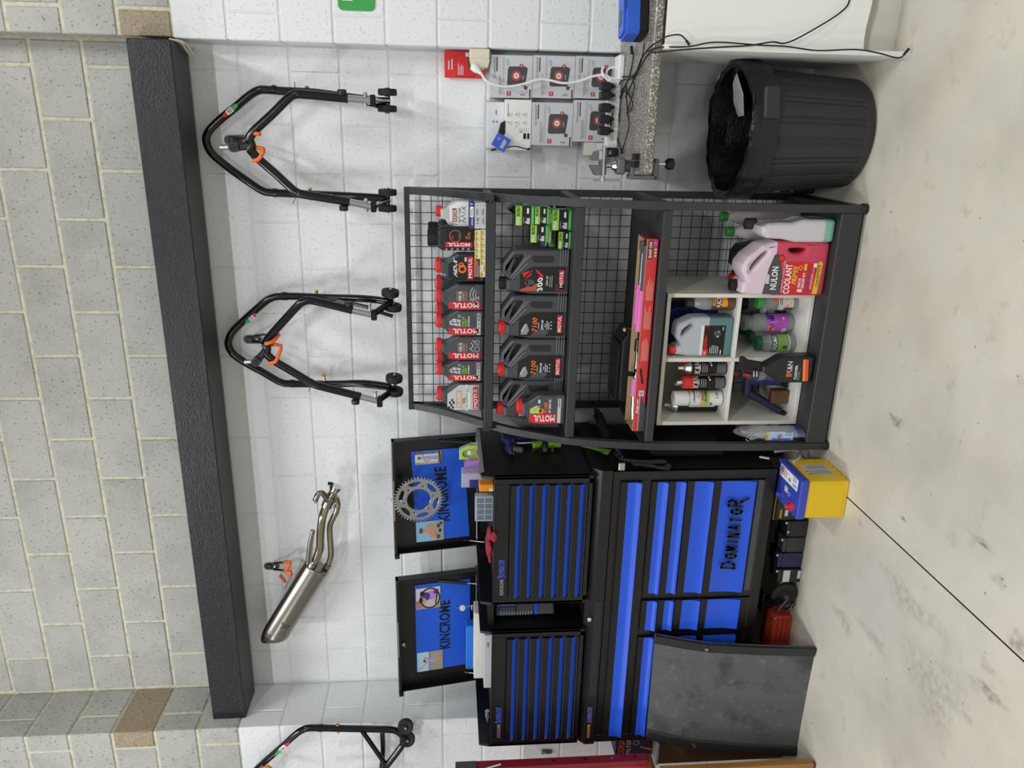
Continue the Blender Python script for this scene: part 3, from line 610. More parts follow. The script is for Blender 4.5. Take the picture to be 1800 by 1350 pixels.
# ================================================================ THIRD SHELF: tool carton, case, strap
Z3=.768
t=thing('tool_carton','long open red tool carton with pink-handled tools on the third shelf','box',(-.77,-.49,Z3))
x0,x1,y0,y1,h=-1.160,-.379,-.552,-.425,.047; q=.004
mb=MB(); mb.box((x0,y0,Z3),(x1,y1,Z3+q),card); mb.box((x0,y0,Z3),(x1,y0+q,Z3+h),boxred); mb.box((x0,y1-q,Z3),(x1,y1,Z3+h+.004),card); mb.box((x0,y0+q,Z3),(x0+q,y1-q,Z3+h),card); mb.box((x1-q,y0+q,Z3),(x1,y1-q,Z3+h),red_dk)
mb.box((x0,y0-.0002,Z3+h-.0008),(x1,y0+q,Z3+h+.0006),card); mb.build('carton',t)
mb=MB(); mb.box((x0+q+.002,y0+q+.001,Z3+q),(x1-q-.002,y1-q-.001,Z3+.026),M('tray_dark',(34,34,38),.8),.002); mb.build('dark_insert',t)  # dark slab added to blacken the inside of the open carton
mb=MB(); d=D(mb,Fr((x0,y0,Z3)),.0005); L=x1-x0
d.poly([(0,0),(.10,0),(.155,.026),(.0,.026)],grey_dk,0); d.line([(.0,.027),(.16,.027)],.0014,white,1); d.text('Snap-on',.075,.029,.135,.041,white,1,shear=.1); d.rect(.152,.012,.176,.034,lgrey,1); d.rect(.16,.017,.168,.029,mgrey,2)
d.poly([(.205,.018),(.268,.03),(.270,.038),(.206,.027)],black,1)
for a,b in((.30,.40),(.43,.53),(.545,.64)): d.lines(a,.008,b,.036,7,M('pale_print',(238,160,150),.6),1)
d.rect(.705,.024,.774,.041,black,1); d.text('SNAP-ON',.709,.0265,.77,.0385,white,2)
for k in range(3): d.ell(.742-.012*k,.012,.0042,.0042,offwhite,1,12)
d.rect(.758,.008,.774,.020,magenta,1); mb.build('print',t)
def tool(name,lb,pts,parts,grp=None):
    t=thing(name,lb,'tool',pts[0],grp)
    for nm,i,j,r,m in parts:
        mb=MB(); mb.tube(pts[i:j+1],r,m,10); mb.build(nm,t)
yb,yf=-.462,-.502; zt=Z3+.037
tool('ratchet','pink-handled ratchet in the carton, rear one at its right half',[(-.40,yb,zt),(-.43,yb,zt),(-.57,yb,zt),(-.585,yb,zt),(-.73,yb,zt+.001)],[('head',0,1,.016,grey_dk),('shaft',1,2,.010,steel),('collar',2,3,.015,pink),('grip',3,4,.0175,pink)])
tool('ratchet','pink-handled ratchet in the carton, front one at its right half',[(-.41,yf,zt),(-.44,yf,zt),(-.585,yf,zt),(-.60,yf,zt),(-.75,yf,zt+.001)],[('head',0,1,.015,grey_dk),('shaft',1,2,.0095,grey_dk),('collar',2,3,.015,pink),('grip',3,4,.0175,pink)])
tool('ratchet','chromed tool with short pink grip at the left end of the carton',[(-.79,-.48,zt-.004),(-.84,-.48,zt-.004),(-.955,-.485,zt-.004),(-1.03,-.487,zt-.002),(-1.13,-.49,zt-.004)],[('head',0,1,.014,blk),('shaft',1,2,.009,chrome),('grip',2,3,.015,pink),('tip',3,4,.010,chrome)])
mb=MB(); mb.tube(smooth([(-.925,-.52,Z3+.05),(-.93,-.49,Z3+.062),(-.945,-.46,Z3+.056),(-.95,-.45,Z3+.03)],4),.008,black,8); one('cable_tie','' or mb,'black twisted tie crossing the pink grip in the tool carton','tie',(-.93,-.49,Z3+.03))
t=thing('plastic_case','black plastic case standing behind the red tool carton','case',(-.93,-.33,Z3)); f=fr_at(-.93,-.33,Z3)
mb=MB(); mb.curve([[(-.155,0),(.155,0),(.16,.02),(.15,.06),(.11,.085),(-.145,.085),(-.16,.07),(-.16,.02)]],.16,.012,blk_plastic,f); mb.build('body',t)
mb=MB(); mb.box((-1.08,-.405,Z3+.083),(-.83,-.27,Z3+.1),blk_plastic,.006); mb.build('lid_panel',t)
mb=MB(); mb.tube([(-.79,-.41,Z3+.055),(-.765,-.415,Z3+.06)],.013,black,12); mb.build('latch_knob',t)
mb=MB(); mb.lathe([(.0,-.012),(.009,-.009),(.012,0),(.009,.009),(0,.012)],(-.765,-.424,Z3+.078),brass,n=14); mb.tube([(-.772,-.424,Z3+.068),(-.772,-.424,Z3+.056),(-.758,-.424,Z3+.056),(-.758,-.424,Z3+.068)],.0025,steel,6); one('brass_ball','' or mb,'small brass ball stud behind the middle of the red tool carton','fitting',(-.765,-.424,Z3+.06))
t=thing('padded_strap','black padded strap hanging down the left side of the third shelf bay','strap',(-1.228,-0.300,0.884))
mb=MB(); mb.tube(smooth([(-1.196,-0.220,0.898),(-1.212,-0.250,0.895),(-1.233,-0.320,0.887),(-1.254,-0.400,0.879)],5),[.014]*4+[.022]*8+[.019]*3+[.014],blk_plastic,10); mb.build('pad',t)
mb=MB(); mb.tube(smooth([(-1.201,-0.200,0.902),(-1.205,-0.120,0.892),(-1.201,-0.100,0.900)],3),.006,black,8); mb.build('webbing',t)

# ================================================================ BOTTOM SHELF: white cube unit
Z4=.0985
cx0,cx1,cy0,cy1,cz1=-1.157,-.598,-.500,-.125,.702; th=.016
t_cube=thing('cube_shelf','white melamine four-compartment cube unit standing on the bottom shelf of the rack','shelf',((cx0+cx1)/2,-.31,Z4))
mb=MB(); mb.box((cx1-th,cy0,Z4),(cx1,cy1,cz1),melamine,.0012); mb.build('side_panel',t_cube)
mb=MB(); mb.box((cx0,cy0,Z4),(cx0+th,cy1,cz1),melamine,.0012); mb.build('side_panel',t_cube)
mb=MB(); mb.box((cx0+th,cy0,cz1-th),(cx1-th,cy1,cz1),melamine,.0012); mb.build('top_panel',t_cube)
mb=MB(); mb.box((cx0+th,cy0,Z4),(cx1-th,cy1,Z4+th),melamine,.0012); mb.build('base_panel',t_cube)
zm=.397; mb=MB(); mb.box((cx0+th,cy0,zm),(cx1-th,cy1,zm+th-.002),melamine,.0012); mb.build('middle_shelf',t_cube)
xd=-.872; mb=MB(); mb.box((xd-.008,cy0,zm+.014),(xd+.008,cy1,cz1-th),melamine,.0012); mb.build('divider',t_cube)
mb=MB(); mb.box((xd-.008,cy0,Z4+th),(xd+.008,cy1,zm),melamine,.0012); mb.build('divider',t_cube)
mb=MB(); mb.box((cx0+th,cy1-.004,zm+.014),(cx1-th,cy1,cz1-th),melamine); mb.build('back_panel',t_cube)
mb=MB(); f=Fr((cx1+.001,-.47,0),(0,1,0)); mb.prism([(0,.70),(.005,.69),(.015,.60),(.012,.53),(.022,.53),(.03,.60),(.012,.69),(.03,.702)],0,.0015,M('kraft_offcut',(216,204,172),.7),f); one('paper_offcut',mb,'torn cream paper offcut stuck on right side of white cube unit','paper',(cx1+.002,-.46,.53))
ZC=zm+.0145
def cyl_bottle(name,lb,cat,loc,prof,mats,label=None,n=24,sx=1,sy=1,cap=None,capm=None,group=None,body='body'):
    t=thing(name,lb,cat,loc,group); mb=MB(); mb.lathe(prof,loc,None,n=n,mats=mats,sx=sx,sy=sy); mb.build(body,t)
    if cap: q=MB(); q.lathe(cap,loc,capm,n=n); q.build('cap',t)
    return t
coffee=M('coffee_liquid',(96,66,48),.3)
def coffee_bottle(lb,loc,full):
    t=cyl_bottle('drink_bottle',lb,'bottle',loc,[(.026,0),(.0295,.006),(.0295,.036),(.0295,.10),(.0295,.125),(.024,.15),(.016,.165),(.0155,.172)],[coffee if full else clear]*2+[M('coffee_label',(84,62,54),.5)]+[clear]*4,cap=[(.017,.168),(.0175,.17),(.0175,.196),(.016,.198)],capm=M('dark_cap',(46,40,40),.4))
    mb=MB(); d=D(mb,Fr((loc[0],loc[1],loc[2]),(.94,.34,0)),.0006,cyl=.0296); d.rect(-.026,.036,.026,.1,M('coffee_label',(84,62,54),.5)); d.rect(-.02,.036,.026,.058,amber,1); d.ell(-.012,.05,.010,.012,amber,1); d.text('ICE',-.012,.062,.018,.082,white,2,shear=.2); d.rect(-.016,.085,.022,.098,amber,1); d.lines(-.013,.087,.02,.096,2,brown,2); d.rect(-.022,.066,-.014,.08,lgrey,1); mb.build('label',t)
coffee_bottle('brown iced-coffee bottle with dark cap, front right of the upper right compartment',(-.645,-.45,ZC),True)
t=coffee_bottle('empty clear coffee bottle standing behind the brown iced-coffee bottle',(-.640,-.30,ZC),False)
# jug with teal liquid
JUG=[(-.082,0),(.078,0),(.088,.008),(.09,.02),(.09,.135),(.088,.17),(.062,.225),(.045,.234),(.0,.236),(-.020,.222),(-.036,.214),(-.045,.232),(-.078,.232),(-.082,.205),(-.088,.18),(-.089,.02),(-.088,.008)]
JH=[(.056,.185),(.060,.172),(.050,.168),(.012,.203),(.002,.214),(.030,.214)]
t=thing('coolant_jug','translucent jug of teal liquid with red cap and black racing label, upper right compartment','jug',(-.782,-.44,ZC)); f=fr_at(-.782,-.44,ZC)
mb=MB(); mb.curve([[(a*.93,b*1.0) for a,b in JUG],[(a*.93,b*1.0) for a,b in JH]],.085,.012,bluemilk,f,zones=[(.103,tealliq),(9,bluemilk)]); mb.build('body',t)
mb=MB(); mb.lathe([(.016,.226),(.0185,.228),(.0185,.254),(.017,.257)],(-.782-.057,-.46,ZC),red_cap,n=18); mb.build('cap',t)
mb=MB(); d=D(mb,Fr((-.782,-.4825,ZC)),.0005); d.rect(-.072,.033,.05,.132,black); d.rect(-.074,.122,.05,.135,white,1); d.rect(-.074,.098,-.05,.122,redlab,1); d.lines(-.071,.104,-.054,.116,2,white,2)
for k in range(4): d.line([(-.05,.105+.004*k),(-.01,.108+.003*k),(.048,.112-.002*k)],.0025,red,1)
d.ell(.016,.066,.016,.014,grey_dk,1); d.ell(.004,.064,.004,.004,lgrey,2); d.ell(.024,.06,.003,.003,lgrey,2); d.ell(.02,.076,.003,.003,mgrey,2); d.lines(-.068,.052,-.03,.092,5,lgrey,1); d.lines(-.07,.038,-.05,.048,1,white,1); d.rect(.03,.042,.044,.045,white,1); mb.build('label',t)
t=thing('coolant_jug','deep blue jug standing behind the translucent teal jug','jug',(-.775,-.24,ZC)); mb=MB(); mb.curve([[(a*.9,b*1.1) for a,b in JUG]],.11,.014,blue2,fr_at(-.775,-.24,ZC)); mb.build('body',t)
mb=MB(); mb.lathe([(.018,.254),(.02,.256),(.02,.27),(.018,.272)],(-.832,-.24,ZC),blue,n=16); mb.build('cap',t)
# spray cans
def can(lb,loc,r,h,bodym,parts,rot=0,grp=None):
    t=thing('spray_can',lb,'spray can',loc,grp); mb=MB(); mb.lathe([(r*.95,0),(r,.003),(r,h-.012),(r*.96,h-.008),(r*.6,h+.012),(r*.42,h+.016),(r*.42,h+.02)],loc,None,mats=[zinc,bodym,zinc,zinc,zinc,zinc]); mb.build('body',t)
    mb=MB(); mb.lathe([(.006,h+.018),(.0065,h+.02),(.006,h+.036),(.0045,h+.038)],loc,white); mb.build('nozzle',t)
    return t,Fr(loc,(math.cos(rot),math.sin(rot),0))
def kn_label(t,f,r,h):
    mb=MB(); d=D(mb,f,.0005,cyl=r); w_=r*1.25
    d.text('K&N',-w_*.7,h*.70,w_*.85,h*.86,white,1,bold=False); d.poly([(-w_*.95,h*.70),(-w_*.78,h*.70),(-w_*.7,h*.84),(-w_*.95,h*.84)],orange,1)
    d.lines(-w_*.7,h*.5,w_*.7,h*.66,3,mgrey,1); d.poly([(-w_,h*.30),(w_,h*.36),(w_,h*.48),(-w_,h*.42)],redlab,1); d.poly([(w_*.3,h*.40),(w_*.45,h*.43),(w_*.3,h*.46),(w_*.15,h*.43)],white,2); d.poly([(w_*.65,h*.41),(w_*.8,h*.44),(w_*.65,h*.47),(w_*.5,h*.44)],white,2); d.lines(-w_*.9,h*.04,w_*.9,h*.28,7,mgrey,1); mb.build('label',t)
for lb,loc in (('black red filter spray can with silver shoulder, right one in upper left compartment',(-.922,-.448,ZC)),('red-topped black filter spray can, second from right in upper left compartment',(-.985,-.448,ZC))):
    t,f=can(lb,loc,.0265,.165,black,None,rot=.32); kn_label(t,f,.0265,.165)
    if loc[0]<-.95: mb=MB(); mb.lathe([(.0268,.135),(.027,.136),(.026,.178),(.022,.182)],loc,red_cap); mb.build('red_collar',t)
t,f=can('red spray can standing behind the right-hand filter spray can',(-.905,-.36,ZC),.0265,.185,red_cap,None)
t,f=can('dark patterned slim can behind the white spray enamel can',(-1.02,-.37,ZC),.024,.15,grey_dk,None)
t=thing('spray_can','white spray enamel can with yellow label and tall white cap, upper left compartment','spray can',(-1.062,-.43,ZC)); loc=(-1.062,-.43,ZC)
mb=MB(); mb.lathe([(.031,0),(.033,.003),(.033,.143),(.032,.147)],loc,None,mats=[blue2,white,zinc]); mb.build('body',t)
mb=MB(); mb.lathe([(.0325,.147),(.0325,.152),(.031,.206),(.027,.208),(.027,.2),(.0,.2)],loc,white); mb.build('cap',t)
mb=MB(); d=D(mb,Fr(loc,(math.cos(.33),math.sin(.33),0)),.0005,cyl=.033); d.rect(-.034,.06,.04,.085,paleg,0); d.rect(-.034,.085,.04,.10,M('peach',(232,196,160),.5),0); d.text('ENAMEL',-.014,.071,.038,.082,black,1); d.text('SPRAY',-.01,.084,.03,.095,black,1); d.text('Chemtools',-.022,.122,.034,.132,grey_dk,1,shear=.2); d.ell(.012,.108,.014,.008,lgrey,1); d.rect(-.034,.07,-.022,.09,yellow,1); d.bars(.0,.022,.028,.034,12,grey_dk,1); d.rect(-.034,.048,-.02,.056,dkgreen,1); mb.build('label',t)
t,f=can('black spray can with silver dome and taped white straw, far left compartment',(-1.108,-.385,ZC),.031,.19,blk,None,rot=.33)
mb=MB(); d=D(mb,f,.0005,cyl=.031); d.lines(.0,.02,.03,.12,9,mgrey,0); mb.build('label',t)
mb=MB(); mb.tube([(-1.108+.004,-.385-.034,ZC+.02),(-1.108+.004,-.385-.034,ZC+.13)],.0022,white,6); mb.build('straw',t)
# jars in the lower right compartment
ZF=Z4+th+.0005
def jar(lb,loc,r,h,capm,lab=None,liq=None,cat='jar',capless=False):
    t=thing('glass_jar',lb,cat,loc); x,y,z=loc; mb=MB()
    mb.lathe([(r*.9,0),(r,.006),(r,h*.66),(r*.92,h*.74),(r*.74,h*.82),(r*.74,h*.88)],loc,glass,n=22); mb.lathe([(r*.86,.003),(r*.94,.008),(r*.94,h*.64),(r*.88,h*.72)],loc,glass,n=22); mb.build('glass',t)
    q=MB()
    if not capless: q.lathe([(r*.78,h*.86),(r*.8,h*.87),(r*.8,h*.985),(r*.72,h)],loc,capm,n=22); q.build('lid',t)
    else: q.lathe([(r*.74,h*.87),(r*.8,h*.90),(r*.8,h*.96),(r*.74,h*.99)],loc,glass,n=22); q.build('rim',t)
    return t,Fr(loc,(math.cos(.3),math.sin(.3),0))
t,f=jar('glass sauce jar with dark green lid and green label, left in lower right compartment',(-.828,-.400,ZF),.037,.165,dkgreen)
mb=MB(); d=D(mb,f,.0006,cyl=.037); d.rect(-.045,.03,.045,.082,M('sauce_green',(134,178,74),.5)); d.rect(-.045,.08,.045,.105,dkgreen,0); d.text('DOLMIO',-.034,.084,.034,.102,white,1); d.ell(.004,.054,.018,.012,lilac,1); d.ell(-.02,.05,.008,.01,brown,1); d.rect(-.045,.027,.045,.031,white,1); mb.build('label',t)
for k,(x,y) in enumerate(((-.818,-.31),(-.808,-.225))): jar(('green-lidded glass jar directly behind the green label sauce jar','rearmost green-lidded glass jar in the lower right compartment')[k],(x,y,ZF),.036,.165,dkgreen)
t,f=jar('clear open jar with bright purple label, middle of lower right compartment',(-.752,-.355,ZF),.0415,.215,None,capless=True)
mb=MB(); d=D(mb,f,.0006,cyl=.0415); d.rect(-.052,.03,.052,.122,magenta); d.poly([(-.01,.04),(.05,.04),(.05,.085),(.018,.088),(-.006,.07)],purple,1); d.rect(.012,.09,.05,.12,purple,1); d.poly([(.0,.078),(.04,.09),(.036,.112),(.0,.104)],lgrey,2); d.lines(.004,.088,.034,.105,2,navy,3); d.ell(-.025,.112,.010,.007,amber,1); d.ell(-.02,.1,.014,.009,purple,1); d.ell(-.03,.092,.008,.007,amber,2); d.ell(.016,.05,.006,.004,white,2); d.rect(-.05,.034,-.026,.054,lgrey,2); mb.build('label',t)
t,f=jar('glass jar with bright green lid and orange cream label, right side of lower compartment',(-.660,-.37,ZF),.034,.17,green)
mb=MB(); d=D(mb,f,.0006,cyl=.034); d.rect(-.04,.022,.04,.085,offwhite); d.ell(-.006,.045,.018,.016,M('peach2',(222,170,120),.5),1); d.rect(.0,.085,.03,.11,orange,0); d.lines(-.014,.066,.034,.08,2,grey_dk,1); d.rect(-.04,.022,-.026,.06,brown,1); mb.build('label',t)
t,f=jar('dark-capped glass jar behind the bright green lidded jar',(-.690,-.255,ZF),.034,.19,black)
t,f=jar('small glass jar with dark blue and lime label between purple and cream jars',(-.700,-.315,ZF),.026,.12,lgrey)
mb=MB(); d=D(mb,f,.0006,cyl=.026); d.rect(-.03,.02,.03,.07,navy); d.ring(.0,.045,.008,.011,lime,1); mb.build('label',t)
# spray bottles
def trigger(mb,x,y,z,m,s=1):
    f=Fr((x,y,z)); mb.curve([[(.012*s,0),(.016*s,.03*s),(.02*s,.05*s),(.03*s,.062*s),(.034*s,.078*s),(.02*s,.082*s),(-.016*s,.078*s),(-.034*s,.066*s),(-.038*s,.03*s),(-.034*s,.028*s),(-.026*s,.052*s),(-.014*s,.05*s),(-.012*s,0)]],.022*s,.004,m,f)
t=thing('spray_bottle','black spray cleaner bottle with orange stripe label standing before the cube unit','spray bottle',(-.888,-.553,Z4)); x,y,z=-.888,-.553,Z4
mb=MB(); mb.curve([[(-.052,0),(.05,0),(.056,.008),(.057,.03),(.056,.128),(.05,.145),(.03,.175),(.016,.2),(.014,.215),(-.012,.215),(-.016,.2),(-.034,.17),(-.05,.15),(-.057,.13),(-.057,.03),(-.056,.008)]],.07,.014,blk_plastic,fr_at(x,y,z)); mb.build('body',t)
mb=MB(); trigger(mb,x+.012,y,z+.215,black,1.05); mb.lathe([(.016,.205),(.0165,.207),(.0165,.225),(.014,.228)],(x,y,z),black,n=16); mb.build('trigger_head',t)
mb=MB(); d=D(mb,Fr((x,y-.035,z)),.0006); d.text('K&N',-.014,.096,.036,.116,white,1,bold=False); d.poly([(-.028,.096),(-.012,.096),(-.008,.116),(-.028,.116)],orange,1); d.rect(-.026,.104,-.010,.108,red,2); d.lines(-.03,.09,.03,.094,1,mgrey); d.text('CLEANER',-.04,.072,.02,.083,white,1); d.lines(-.044,.058,.01,.069,3,mgrey); d.poly([(-.048,.034),(.044,.044),(.044,.055),(-.048,.045)],M('stripe_orange',(246,140,50),.5),1); d.poly([(-.048,.022),(.044,.032),(.044,.044),(-.048,.034)],M('stripe_red',(232,86,52),.5),1); d.lines(-.03,.014,.03,.018,1,grey_dk); mb.build('label',t)
t=thing('spray_bottle','maroon and purple printed spray bottle behind the black spray cleaner','spray bottle',(-.955,-.42,ZF)); x,y,z=-.955,-.42,ZF
mb=MB(); mb.lathe([(.036,0),(.039,.006),(.039,.07),(.037,.09),(.03,.12),(.034,.15),(.03,.19),(.014,.215),(.013,.225)],(x,y,z),None,n=20,mats=[purple,red_dk,purple,grey_dk,mgrey,grey_dk,red_dk,black]); mb.build('body',t)
mb=MB(); trigger(mb,x,y,z+.222,red_dk,.75); mb.build('trigger_head',t)
mb=MB(); d=D(mb,Fr((x,y,z),(.95,.3,0)),.0008,cyl=.039); d.lines(-.024,.04,.006,.06,2,pink,1); d.line([(.0,.06),(.03,.09)],.003,lilac,1); d.lines(-.015,.155,.02,.18,2,white,1); mb.build('label',t)
# strap with a wooden block
t=thing('bristle_brush','blue plastic clamp brush with black bristles, lower left compartment','brush',(-1.05,-.40,ZF))
mb=MB(); mb.tube([(-.995,-.40,ZF+.17),(-1.0,-.402,ZF+.10),(-1.004,-.405,ZF+.035)],[.018,.014,.013],blue2,8); mb.tube([(-1.05,-.395,ZF+.165),(-1.09,-.41,ZF+.09),(-1.125,-.43,ZF+.03)],[.020,.016,.014],navy,8); mb.tube([(-.985,-.395,ZF+.172),(-1.06,-.392,ZF+.168)],.02,navy,8); mb.build('frame',t)
mb=MB(); 
for k in range(40): a=random.uniform(-.014,.014); b=random.uniform(-.012,.012); mb.tube([(-1.004+a*.7,-.405+b,ZF+.036),(-1.006+a*1.3,-.41+b*1.2,ZF+.001)],.0009,black,4)
for k in range(26): a=random.uniform(-.014,.014); b=random.uniform(-.012,.012); mb.tube([(-1.125+a*.7,-.43+b,ZF+.03),(-1.142+a*1.4,-.436+b*1.3,ZF+.002)],.0009,black,4)
mb.build('bristles',t)
mb=MB(); mb.box((-1.088,-.44,ZF+.0005),(-1.028,-.40,ZF+.075),wood_dk,.003); one('wood_block',mb,'rough brown timber block wedged inside the blue brush','block',(-1.06,-.42,ZF))
# clear bag with blue bottle, rack left end
t=thing('detergent_bottle','blue bottle with red diamond hazard label inside clear wrap, rack bottom left','bottle',(-1.172,-.545,Z4)); loc=(-1.172,-.545,Z4)
x,y,z=loc; mb=MB(); mb.lathe([(.036,0),(.044,.008),(.046,.03),(.0,.031)],loc,clearblue,n=20,sx=.42); mb.lathe([(.046,.03),(.046,.165),(.036,.20),(.016,.225),(.016,.25)],loc,clear,n=20,sx=.42); mb.build('body',t)
mb=MB(); d=D(mb,Fr((x,y-.0465,z)),.0006); d.rect(-.0185,.05,.0185,.155,M('label_sky',(164,204,232),.5)); d.poly([(-.001,.095),(.011,.108),(-.001,.121),(-.013,.108)],red,1); d.bars(.0,.055,.018,.085,10,grey_dk,1); d.rect(-.017,.058,-.011,.14,blue,1); d.rect(-.0185,.155,.0185,.168,yellow,1); d.lines(-.014,.157,.014,.166,2,blue2,2); mb.build('label',t)
mb=MB(); pl=M('plastic_film',(235,236,238),.1,alpha=.16)
prof_=[(.05,.0),(.056,.05),(.054,.12),(.06,.18),(.05,.24),(.03,.27),(.012,.285)]
mb.lathe(prof_,loc,pl,n=14,sx=.34,sy=1.05)
for k in range(9):
    a=random.uniform(-.018,.018); mb.tube(smooth([(x+a,y-.056,z+.16+.01*k),(x+a*1.4+.006,y-.060,z+.185+.008*k),(x+a*.5,y-.054,z+.205+.006*k)],3),.0013,lgrey,5)
mb.build('film_wrap',t)
t=thing('wire_brush','black handled brush leaning behind the clear wrapped bottle','brush',(-1.185,-.36,Z4)); mb=MB(); mb.tube([(-1.19,-.30,Z4),(-1.185,-.36,Z4+.26)],.013,black,10); mb.build('handle',t)
mb=MB(); mb.tube(smooth([(-1.185,-.36,Z4+.26),(-1.178,-.39,Z4+.30),(-1.19,-.37,Z4+.33),(-1.192,-.34,Z4+.27)],4),.0035,black,6); mb.build('hang_loop',t)
# pink coolant jug
NUL=[(-.092,0),(.092,0),(.104,.008),(.107,.022),(.107,.155),(.105,.205),(.088,.265),(.045,.318),(.015,.338),(-.012,.340),(-.035,.325),(-.048,.318),(-.058,.33),(-.098,.33),(-.104,.30),(-.107,.235),(-.107,.022),(-.104,.008)]
NH=[(.062,.262),(.066,.245),(.056,.247),(-.002,.295),(-.014,.306),(.012,.306)]
NH2=[(.064,.155),(.078,.166),(.078,.09),(.066,.098),(.058,.115),(.058,.14)]
x,y,z=-.485,-.50,Z4; t=thing('coolant_jug','large pink coolant jug with black and red label beside the white cube unit','jug',(x,y,z)); f=fr_at(x,y,z)
mb=MB(); mb.curve([NUL,NH,NH2],.13,.016,pinkmilk,f,zones=[(.212,pinkliq),(9,pinkmilk)]); mb.build('body',t)
mb=MB(); mb.lathe([(.022,.325),(.0235,.327),(.0235,.352),(.022,.354)],(x-.078,y+.01,z),black,n=18); mb.build('cap',t)
f=Fr((x,y-.065,z)); mb=MB(); d=D(mb,f,.0006); d.poly([(-.1,.178),(-.028,.178),(.038,.192),(.058,.205),(.054,.218),(-.0,.235),(-.1,.25)],grey_dk)
d.text('NULON',-.082,.196,.008,.222,white,1); d.poly([(-.06,.228),(-.024,.228),(-.02,.24),(-.058,.243)],lgrey,1); d.ell(.040,.19,.014,.014,red_dk,1); d.ell(.040,.19,.0105,.0105,red_cap,2)
d.poly([(-.1,.03),(.02,.03),(.03,.11),(.025,.178),(-.1,.178)],redlab,0); d.text('PREMIUM LONG LIFE',-.09,.171,.03,.177,pinkmilk,1); d.text('COOLANT',-.098,.142,.018,.168,white,1); d.text('PREMIX',-.062,.118,.008,.138,yellow,1,shear=.1)
d.text('8',-.092,.09,-.078,.112,white,1); d.text('YEARS OR',-.074,.1,-.036,.112,white,1); d.text('500,000 KM',-.076,.084,-.016,.097,white,1); d.ring(.004,.108,.006,.0085,yellow,1); d.rect(-.006,.084,.02,.094,yellow,1)
for k in range(4): d.rect(-.09+.026*k,.066,-.075+.026*k,.078,M('badge_violet',(120,70,110),.5),1)
d.lines(-.08,.052,.01,.062,2,pinkmilk); d.poly([(-.098,.03),(.024,.022),(.03,.032),(.026,.04),(-.098,.05)],yellow,1); d.text('CONCENTRATE',-.07,.0305,.016,.041,grey_dk,2); d.rect(.006,.044,.022,.058,white,1); mb.build('label',t)
# milky jug with green liquid, seen narrow side on
x,y,z=-.338,-.522,Z4; t=thing('coolant_jug','milky white jug holding pale green liquid beside the right front post','jug',(x,y,z)); f=fr_at(x,y,z)
mb=MB(); mb.curve([[(-.034,0),(.034,0),(.042,.008),(.044,.02),(.044,.13),(.03,.17),(.030,.22),(.026,.26),(.012,.285),(-.014,.285),(-.03,.262),(-.034,.2),(-.044,.15),(-.044,.02),(-.042,.008)]],.12,.016,milky,f,zones=[(.042,greenliq),(9,milky)]); mb.build('body',t)
mb=MB(); mb.lathe([(.018,.27),(.022,.272),(.022,.312),(.02,.314)],(x+.012,y+.05,z),M('dark_maroon_cap',(52,36,40),.4),n=18); mb.build('cap',t)
mb=MB(); mb.box((x+.0445,y-.05,z+.04),(x+.0455,y+.05,z+.10),black); mb.box((x+.0455,y-.03,z+.05),(x+.046,y+.03,z+.09),mgrey); mb.build('side_label',t)
for k,(x,y,lb) in enumerate(((-.375,-.33,'clear bottle with green cap behind the milky jug, left one'),(-.325,-.24,'clear bottle with green cap behind the milky jug, right one'))):
    t=thing('clear_bottle',lb,'bottle',(x,y,Z4)); mb=MB(); mb.lathe([(.038,0),(.042,.008),(.042,.18),(.036,.22),(.028,.26),(.018,.29),(.017,.31)],(x,y,Z4),M('cloudy_clear',(206,198,204),.25,alpha=.7),n=20); mb.build('body',t)
    mb=MB(); mb.lathe([(.018,.302),(.02,.304),(.02,.33),(.018,.333)],(x,y,Z4),M('cap_green',(44,130,56),.4),n=18); mb.build('cap',t)
x,y=-.52,-.24; t=thing('oil_jug','black handled jug standing behind the pink coolant jug','jug',(x,y,Z4)); mb=MB(); mb.curve([[(-.09,0),(.09,0),(.094,.02),(.094,.17),(.08,.24),(.05,.26),(-.0,.262),(-.03,.235),(-.05,.245),(-.075,.245),(-.09,.22),(-.094,.02)],[(.06,.21),(.062,.19),(.02,.205),(.0,.232),(.04,.235)]],.1,.012,blk_plastic,fr_at(x,y,Z4)); mb.build('body',t)
mb=MB(); mb.lathe([(.018,.24),(.02,.242),(.02,.262),(.018,.264)],(x-.062,y,Z4),red_cap,n=16); mb.build('cap',t)
x,y=-.197,-.12; t=thing('oil_bottle','grey bottle with green and yellow strip label between bin and rack','bottle',(x,y,0)); mb=MB(); mb.curve([[(a*.8,b*.9) for a,b in ((-.042,0),(.042,0),(.046,.012),(.046,.26),(.03,.33),(.018,.36),(.016,.39),(-.016,.39),(-.02,.36),(-.046,.28),(-.046,.012))]],.09,.012,M('grey_bottle',(128,128,134),.4),fr_at(x,y,0),zones=[(.09,M('dark_grey_bottle',(58,56,62),.4)),(9,M('grey_bottle',(128,128,134),.4))]); mb.build('body',t)
mb=MB(); d=D(mb,Fr((x,y-.045,0)),.0006); d.rect(-.033,.09,.016,.22,black); d.rect(-.03,.185,.0,.215,dkgreen,1); d.rect(-.03,.155,.01,.18,yellow,1); d.rect(-.03,.095,.0,.113,green,1); d.lines(-.025,.118,.01,.15,3,lgrey,1); mb.build('label',t)

